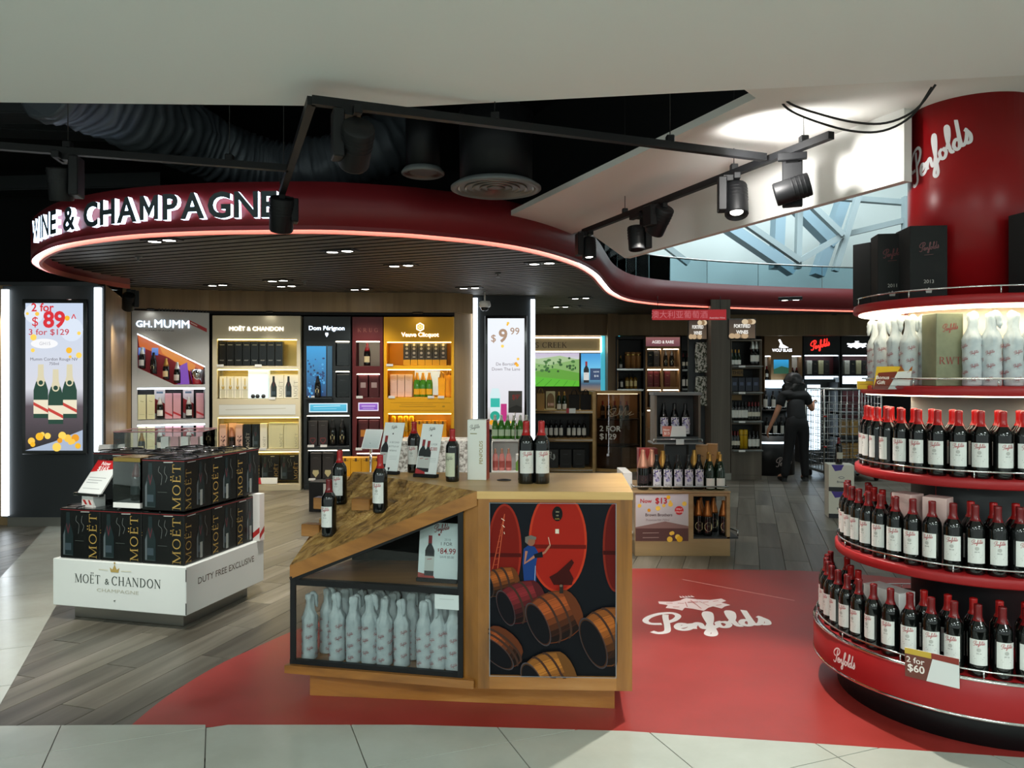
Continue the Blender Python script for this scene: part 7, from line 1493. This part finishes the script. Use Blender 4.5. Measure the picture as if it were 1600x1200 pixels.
def a_now(p):
    x0, x1, z0, z1 = -W2+.005, .05, .13, .535; p.rect(x0, z0+.11, x1, z1, '#b9b3b4', '#d4cfd8'); p.rect(x0, z0, x1, z0+.11, '#5a3a38'); p.poly([(x0, z0+.11), (x1, z0+.11), (x1, z0+.13), (-.15, z0+.17), (x0, z0+.12)], '#8a6a66')
    bubbles(p, x0+.02, z1-.14, x1-.03, z1-.02, 9, 21, .022); bubbles(p, -.12, z0+.015, x1-.03, z0+.07, 6, 3, .032)
    p.text('Now', x0+.09, z1-.075, .036, '#c2343a', off=.02); p.text('$13', x0+.22, z1-.08, .05, '#c2242c', off=.03); p.text('Brown Brothers', x0+.2, z0+.215, .026, '#5a4548', off=.01); p.text('Prosecco NV 750ml', x0+.19, z0+.175, .018, '#8c7a7c')
    p.ell(x1-.08, z1-.14, .038, .038, '#d12a30', 20); p.text('ONLY', x1-.08, z1-.135, .014, '#f6e4e2', off=.02); p.text('ONLINE', x1-.08, z1-.16, .014, '#f6e4e2', off=.02)
    for k in range(2): p.line([(x0+.06, z0+.07-.04*k), (x0+.2, z0+.072-.04*k)], .006, '#a58a84')
p = Print(); a_now(p); p.build('poster', gd, loc=(0, -.001, 0))
MB().box(-W2-.02, -.02, .548, W2, .7, .562, 'wood_gondola').build('top_board', gd)
MB().tube([(-W2-.01, .5, .6), (-W2-.01, -.015, .6), (W2-.02, -.015, .6), (W2-.02, .5, .6)], .007, 'steel', 6).build('guard_rail', gd)
PROTO['rond_gold'] = bottle('champagne_bottle', CHAMP, 'glass_black', 'foil_copper', .165, .04, .075, lambda p, w_, h_: (p.ell(0, h_*.5, .038, h_*.52, '#d8c99a', 22), p.text('BB', 0, h_*.5, .012, '#6d5a2c')), 'x', 'sparkling wine bottle')
PROTO['floral'] = bottle('champagne_bottle', BURG, 'glass_black', 'capsule_black', .235, .02, .15, lambda p, w_, h_: (p.rect(-w_/2, 0, w_/2, h_, '#dcdce2', n=10), [p.ell(random.Random(i).uniform(-w_*.45, w_*.45), random.Random(i+50).uniform(h_*.35, h_*.95), .006+.004*(i % 2), .012, ('#5b5694', '#b3aed4', '#33314f', '#c4c2dc')[i % 4], 8, i) for i in range(20)], p.text('Brown', 0, h_*.12, .012, '#4c4a5a')), 'x', 'sparkling wine bottle')
for k, (px, y) in enumerate(((1094, .12), (1110, .10), (1130, .11))):
    pass
for k, (x, y, o_) in enumerate(((.165, .12, 'left front'), (.235, .08, 'middle front'), (.38, .09, 'right front'), (.135, .25, 'left rear'), (.22, .27, 'middle rear'), (.33, .25, 'right rear'))):
    place('rond_gold', (GX+x, GY+y, .166), 0, '%s copper-foiled sparkling bottle in the gondola niche' % o_, 'copper-foiled bottles in the niche')
for k, px in enumerate((1026, 1042.5, 1059, 1075.5, 1092)):
    Y = GY+.1; place('floral', ((px-800)/1200*Y, Y, .563), 0, '%s floral-labelled bottle from the left on the gondola top' % FO[k], 'floral-labelled bottles on the gondola', 1.03)
for k, px in enumerate((1109, 1125)):
    for j in range(2): Y = GY+.08+.11*j; place('white_wine', ((px-800)/1200*Y-.012*j, Y, .563), 0, '%s green wine bottle with square white label, %s row of the gondola' % (('left', 'right')[k], ('front', 'rear')[j]), 'green bottles on the gondola', 1.05+.03*j)
place('champ_pinkfoil', (1.145, GY+.09, .563), 0, 'dark bottle with long pink foil at the left front of the gondola top', scale=1.15)
place('champ_pinkfoil', (1.245, GY+.22, .563), 0, 'dark bottle with pink foil behind the first floral bottle', scale=1.12)
PROTO['champ_longgold'] = bottle('champagne_bottle', CHAMP, 'glass_black', 'foil_gold', .16, .05, .06, plain('#2a1f22', mark='#b88b45'), 'x', 'champagne bottle')
place('champ_longgold', (1.345, GY+.23, .563), 0, 'dark bottle with long gold foil behind the second floral bottle', scale=1.08); place('champ_longgold', (1.63, GY+.25, .563), 0, 'dark bottle with long gold foil behind the fifth floral bottle', scale=1.1)
mat('gift_redbox', '#8c1f20', .4)
boxart('gift_carton', .17, .12, .33, 'gift_redbox', a_line('#b04a44'), (1.24, GY+.42, .563), 0, 'red carton at the rear left of the gondola top', 'carton')
for k in range(2): boxart('gift_carton', .1, .1, .36, 'tan_tube', a_line('#6b3a1c'), (1.74+.12*k, GY+.42+.1*k, .563), R(-20), '%s copper-brown carton at the rear right of the gondola top' % ('left', 'right')[k], 'carton')
MB().box(-.09, .3, .562, .1, .36, .95, 'slate').build('support', gd)
MB().box(-.22, .2, .945, .23, .46, .96, 'mid_grey', .002).build('upper_shelf', gd); MB().tube([(-.21, .205, .99), (.22, .205, .99)], .006, 'steel', 6).tube([(-.21, .205, .96), (-.21, .205, .99)], .006, 'steel', 6).tube([(.22, .205, .96), (.22, .205, .99)], .006, 'steel', 6).build('shelf_rail', gd)
sb = empty('shadow_box', (GX, GY+.22, .961), 0, 'framed grey shadow box with three floral bottles above the gondola', 'display case')
m = 'wood_grey'; MB().box(-.2, 0, 0, -.18, .22, .42, m).build('side', sb); MB().box(.19, 0, 0, .21, .22, .42, m).build('side', sb); MB().box(-.21, -.01, .42, .22, .22, .445, 'mid_grey', .002).build('top', sb); MB().box(-.18, .2, 0, .19, .22, .42, 'slate').build('back', sb); MB().box(-.18, 0, 0, .19, .2, .05, 'slate').build('floor', sb)
for k in range(3): place('floral', (GX-.1+.098*k, GY+.32, 1.012), 0, '%s floral-labelled bottle from the left inside the shadow box' % FO[k], 'floral-labelled bottles in the shadow box')
def a_13(p, W, H): p.rect(-W/2, 0, W/2, H, '#e3e6e4'); p.poly([(-W/2, 0), (-W*.18, 0), (-W*.08, H), (-W/2, H)], '#c77464'); p.text('Now', -W*.32, H*.55, .02, '#f4e6e0', off=.02); p.text('$13', -W*.32, H*.2, .024, '#f4e6e0', off=.02)
sheet('price_sign', .21, .095, a_13, (GX-.02, GY+.235, 1.012), 0, R(12), 'white and red Now $13 price card in the shadow box', stand=False)
sheet('price_ticket', .07, .045, a_blank, (GX+.02, GY+.19, .945), 0, 0, 'white ticket on the front of the shelf under the shadow box', 'ticket', stand=False)
o = empty('side_rack', (1.03, GY+.15, 0), 0, 'white side rack at the left of the wooden gondola', 'rack'); MB().box(-.05, 0, .1, .03, .4, .7, 'white', .003).build('panel', o); MB().box(-.06, -.03, .17, .03, .4, .19, 'white').build('tray', o)
MB().tube([(-.055, -.02, .19), (-.055, -.02, .3), (-.055, .38, .3)], .004, 'chrome', 5).build('rail', o); MB().box(-.05, .02, 0, .03, .38, .1, 'mid_grey').build('foot', o)
# ------------------------------------------------------------------ person leaning to the wire cage
def skin(name, verts, edges, radii, m, root=0, sub=2, parent=None, loc=(0, 0, 0)):
    me = bpy.data.meshes.new(name); me.from_pydata(verts, edges, []); o = bpy.data.objects.new(name, me); col.objects.link(o)
    md = o.modifiers.new('skin', 'SKIN'); md.use_smooth_shade = True
    for i, r_ in enumerate(radii): me.skin_vertices[0].data[i].radius = r_ if isinstance(r_, tuple) else (r_, r_)
    me.skin_vertices[0].data[root].use_root = True
    ss = o.modifiers.new('sub', 'SUBSURF'); ss.levels = ss.render_levels = sub
    dg = bpy.context.evaluated_depsgraph_get(); nm = bpy.data.meshes.new_from_object(o.evaluated_get(dg))
    bpy.data.objects.remove(o); nm.materials.clear(); nm.materials.append(MATS[m]); nm.polygons.foreach_set('use_smooth', [True]*len(nm.polygons))
    o = link(name, nm, parent, loc); return o
mat('skin_tone', '#b98468', .55); mat('cloth_black', '#0d0e11', .85); mat('hair_black', '#0a0908', .6); mat('shoe_black', '#0c0c0c', .5); mat('lips', '#8c4b44', .5); mat('eye', '#17120f', .3)
hu = empty('person', (4.22, 11.35, 0), R(0), 'dark-haired person in black T-shirt and trousers, back to us, leaning beside a wire cage', 'person')
# joints: x to the right, y away from us, z up.  the trunk leans away and a little left
J = dict(pel=(.0, 0, .86), wai=(.0, .05, 1.0), che=(.01, .13, 1.18), ub=(.015, .18, 1.28), neck=(.02, .23, 1.35), head0=(.02, .28, 1.42), head1=(.015, .31, 1.5),
 lhip=(-.09, .0, .82), lkn=(-.13, .01, .46), lan=(-.2, -.03, .1), lto=(-.24, .12, .04), rhip=(.09, .0, .82), rkn=(.10, .02, .46), ran=(.11, -.01, .1), rto=(.13, .15, .04),
 lsh=(-.16, .17, 1.25), lel=(-.27, .12, 1.0), lwr=(-.355, .16, .79), lha=(-.375, .175, .73), rsh=(.19, .18, 1.26), rel=(.30, .22, 1.04), rwr=(.36, .33, 1.12), rha=(.375, .37, 1.15))
K = list(J); ix = {k: i for i, k in enumerate(K)}
E_ = [('pel', 'wai'), ('wai', 'che'), ('che', 'ub'), ('ub', 'neck'), ('neck', 'head0'), ('head0', 'head1'), ('pel', 'lhip'), ('lhip', 'lkn'), ('lkn', 'lan'), ('lan', 'lto'), ('pel', 'rhip'), ('rhip', 'rkn'), ('rkn', 'ran'), ('ran', 'rto'), ('ub', 'lsh'), ('lsh', 'lel'), ('lel', 'lwr'), ('lwr', 'lha'), ('ub', 'rsh'), ('rsh', 'rel'), ('rel', 'rwr'), ('rwr', 'rha')]
RR = dict(pel=(.14, .11), wai=(.12, .09), che=(.14, .10), ub=(.125, .08), neck=.05, head0=.085, head1=.088, lhip=.09, lkn=.06, lan=.042, lto=.035, rhip=.09, rkn=.06, ran=.042, rto=.035, lsh=.055, lel=.04, lwr=.026, lha=.03, rsh=.055, rel=.04, rwr=.026, rha=.03)
body = skin('body', [J[k] for k in K], [(ix[a], ix[b]) for a, b in E_], [tuple(x*.78 for x in RR[k]) if isinstance(RR[k], tuple) else RR[k]*(.8 if k[1:] in ('hip', 'kn') else 1) for k in K], 'skin_tone', 0, 2, hu)
def sub_skin(name, ks, es, grow, m, over={}, move={}):
    L = {k: i for i, k in enumerate(ks)}; g = lambda r_: tuple(x+grow for x in r_) if isinstance(r_, tuple) else r_+grow
    return skin(name, [move.get(k, J.get(k)) for k in ks], [(L[a], L[b]) for a, b in es], [over.get(k) or g(RR[k]) for k in ks], m, 0, 2, hu)
mid = lambda a, b, t: tuple(u+(v-u)*t for u, v in zip(J[a], J[b]))
J['lsl'], J['rsl'], J['nb'] = mid('lsh', 'lel', .62), mid('rsh', 'rel', .62), mid('ub', 'neck', .75); RR['lsl'] = RR['rsl'] = .05; RR['nb'] = .06
J['hem'] = (.0, -.005, .80); RR['hem'] = (.165, .125)
sub_skin('shirt', ['hem', 'wai', 'che', 'ub', 'nb', 'lsh', 'lsl', 'rsh', 'rsl'], [('hem', 'wai'), ('wai', 'che'), ('che', 'ub'), ('ub', 'nb'), ('ub', 'lsh'), ('lsh', 'lsl'), ('ub', 'rsh'), ('rsh', 'rsl')], .014, 'cloth_black', {'che': (.165, .115), 'ub': (.15, .105), 'lsh': .085, 'rsh': .085}, {'che': (.01, .135, 1.205), 'ub': (.015, .17, 1.265), 'lsh': (-.156, .169, 1.247), 'rsh': (.186, .179, 1.257)})
sub_skin('trousers', ['wai', 'pel', 'lhip', 'lkn', 'lan', 'rhip', 'rkn', 'ran'], [('wai', 'pel'), ('pel', 'lhip'), ('lhip', 'lkn'), ('lkn', 'lan'), ('pel', 'rhip'), ('rhip', 'rkn'), ('rkn', 'ran')], .016, 'cloth_black', {'wai': (.11, .09), 'pel': (.135, .105), 'lan': .058, 'ran': .058, 'lkn': .075, 'rkn': .075}, {'lan': (-.21, -.035, .055), 'ran': (.112, -.012, .055)})
for s_ in 'lr':
    a, t = Vector(J[s_+'an']), Vector(J[s_+'to']); h_ = Vector((a.x, a.y-.05, .04))
    skin('shoe', [tuple(h_), tuple((h_+t)/2+Vector((0, 0, .005))), tuple(t), tuple(Vector((a.x, a.y, .09)))], [(0, 1), (1, 2), (0, 3)], [.042, .046, .038, .045], 'shoe_black', 0, 1, hu)
# shoulder-length bushy hair
hm_ = MB(); k0 = 0
for c_, r_ in (((.02, .235, 1.47), (.135, .115, .135)), ((-.06, .2, 1.38), (.085, .07, .11)), ((.1, .2, 1.38), (.085, .07, .11)), ((.02, .17, 1.34), (.12, .065, .13))):
    k0 = len(hm_.v); hm_.lathe([(sin(PI*i/16), -cos(PI*i/16)) for i in range(17)], 28, 'hair_black', cap=False)
    for i in range(k0, len(hm_.v)):
        v = Vector(hm_.v[i]); v = Vector((v.x*r_[0], v.y*r_[1], v.z*r_[2]))+Vector(c_); hm_.v[i] = tuple(v+.03*mnoise.noise_vector(v*16)+.012*mnoise.noise_vector(v*60))
hm_.build('hair', hu)
# hands: palm and five bent fingers
def hand(wr, ha, side, curl):
    wr, ha = Vector(wr), Vector(ha); d = (ha-wr).normalized(); x = Vector((0, 1, 0)) if abs(d.y) < .8 else Vector((1, 0, 0)); x = (x-d*x.dot(d)).normalized(); n = d.cross(x)*side
    for k, (o_, L_) in enumerate(((-.03, .062), (-.011, .075), (.009, .08), (.028, .07))):
        b = ha+x*o_*-1; p1 = b+d*.03; p2 = p1+(d*cos(curl)+n*sin(curl))*L_*.5; p3 = p2+(d*cos(curl*2)+n*sin(curl*2))*L_*.5
        skin('finger', [tuple(v) for v in (b-d*.02, p1, p2, p3)], [(0, 1), (1, 2), (2, 3)], [.011, .0095, .0085, .007], 'skin_tone', 0, 1, hu)
    b = wr+d*.02; p1 = b+x*.035+d*.02; p2 = p1+x*.012+d*.03+n*.01; skin('thumb', [tuple(v) for v in (b, p1, p2)], [(0, 1), (1, 2)], [.014, .011, .009], 'skin_tone', 0, 1, hu)
hand(J['lwr'], J['lha'], 1, .35); hand(J['rwr'], J['rha'], -1, .9)
# face (turned away): eyes, nose, mouth, ears on the far side of the head
hc = Vector((.017, .30, 1.46))
for s_ in (-1, 1):
    MB().lathe([(0, -.012), (.012, 0), (0, .012)], 10, 'eye', tuple(hc+Vector((.03*s_, .085, .01)))).build('eye', hu); MB().lathe([(0, -.03), (.012, -.015), (.014, .012), (0, .03)], 10, 'skin_tone', tuple(hc+Vector((.09*s_, .01, .0)))).build('ear', hu)
MB().tube([hc+Vector((0, .085, .015)), hc+Vector((0, .108, -.018)), hc+Vector((0, .088, -.028))], [.006, .012, .008], 'skin_tone', 8).build('nose', hu); MB().tube([hc+Vector((-.022, .082, -.05)), hc+Vector((0, .09, -.05)), hc+Vector((.022, .082, -.05))], .005, 'lips', 6).build('mouth', hu)
# wire roll cage
rc = empty('roll_cage', (5.03, 11.7, 0), R(0), 'galvanised wire roll cage trolley beside the leaning person', 'trolley')
cw, cdp, chh = .42, .36, 1.36
for x in (-cw, cw):
    for y in (-cdp, cdp): MB().tube([(x, y, .1), (x, y, chh)], .014, 'steel', 8).build('post', rc)
def wires(name, p0, u, v, nu, nv):
    b = MB(); p0, u, v = Vector(p0), Vector(u), Vector(v)
    for i in range(nu+1): b.tube([p0+u*i/nu, p0+u*i/nu+v], .005, 'steel', 4)
    for j in range(nv+1): b.tube([p0+v*j/nv, p0+v*j/nv+u], .005, 'steel', 4)
    o = b.build(name, rc); o['kind'] = 'stuff'
wires('wire_panel', (-cw, cdp, .16), (2*cw, 0, 0), (0, 0, chh-.18), 9, 12); wires('wire_panel', (-cw, -cdp, .16), (0, 2*cdp, 0), (0, 0, chh-.18), 7, 12); wires('wire_panel', (cw, -cdp, .16), (0, 2*cdp, 0), (0, 0, chh-.18), 7, 12); wires('wire_gate', (-cw+.05, -cdp, .16), (cw*1.3, 0, 0), (0, 0, .98), 6, 9)
for y in (-cdp, cdp): MB().tube([(-cw, y, chh), (cw, y, chh)], .012, 'steel', 8).build('top_rail', rc)
MB().box(-cw, -cdp, .11, cw, cdp, .15, 'mid_grey', .003).build('platform', rc)
for x in (-cw+.05, cw-.05):
    for y in (-cdp+.05, cdp-.05): MB().lathe([(0, -.016), (.05, -.016), (.052, 0), (.05, .016), (0, .016)], 16, 'black').xf(Matrix.Translation((x, y, .052)) @ Matrix.Rotation(PI/2, 4, 'Y')).build('caster', rc)
for z in (.5, .95): MB().box(-cw-.012, -cdp-.02, z, -cw+.03, -cdp-.008, z+.02, 'capsule_red').build('latch', rc)
# cartons standing left of the round stand
mat('purple', '#4a3a8c', .5)
def a_pur(p, W, H): p.rect(-W/2, 0, W/2, H*.16, '#1c1e24'); p.poly([(-W*.4, H), (W*.1, H), (W*.0, H*.8), (-W*.25, H*.76)], '#4b3a96'); p.line(catmull([(-.03, H*.52), (0, H*.56), (.03, H*.52), (0, H*.48), (-.03, H*.52)], 4), .005, '#6c7078'); p.text('Brown', 0, H*.32, .025, '#3f444c', off=.01)
for k in range(2): boxart('wine_carton', .26, .24, .29, 'ivory_box', a_pur, (3.62, 8.5, .001+.292*k), R(-12), '%s white wine carton with purple print in the stack left of the round stand' % ('lower', 'upper')[k], 'carton')
place('bord_dark', (3.6, 8.46, .585), 0, 'dark wine bottle standing on the stack of purple printed cartons')
# prototypes that were never placed leave the scene
for k_, o_ in PROTO.items():
    if k_ not in used:
        for c_ in list(o_.children): bpy.data.objects.remove(c_)
        bpy.data.objects.remove(o_)
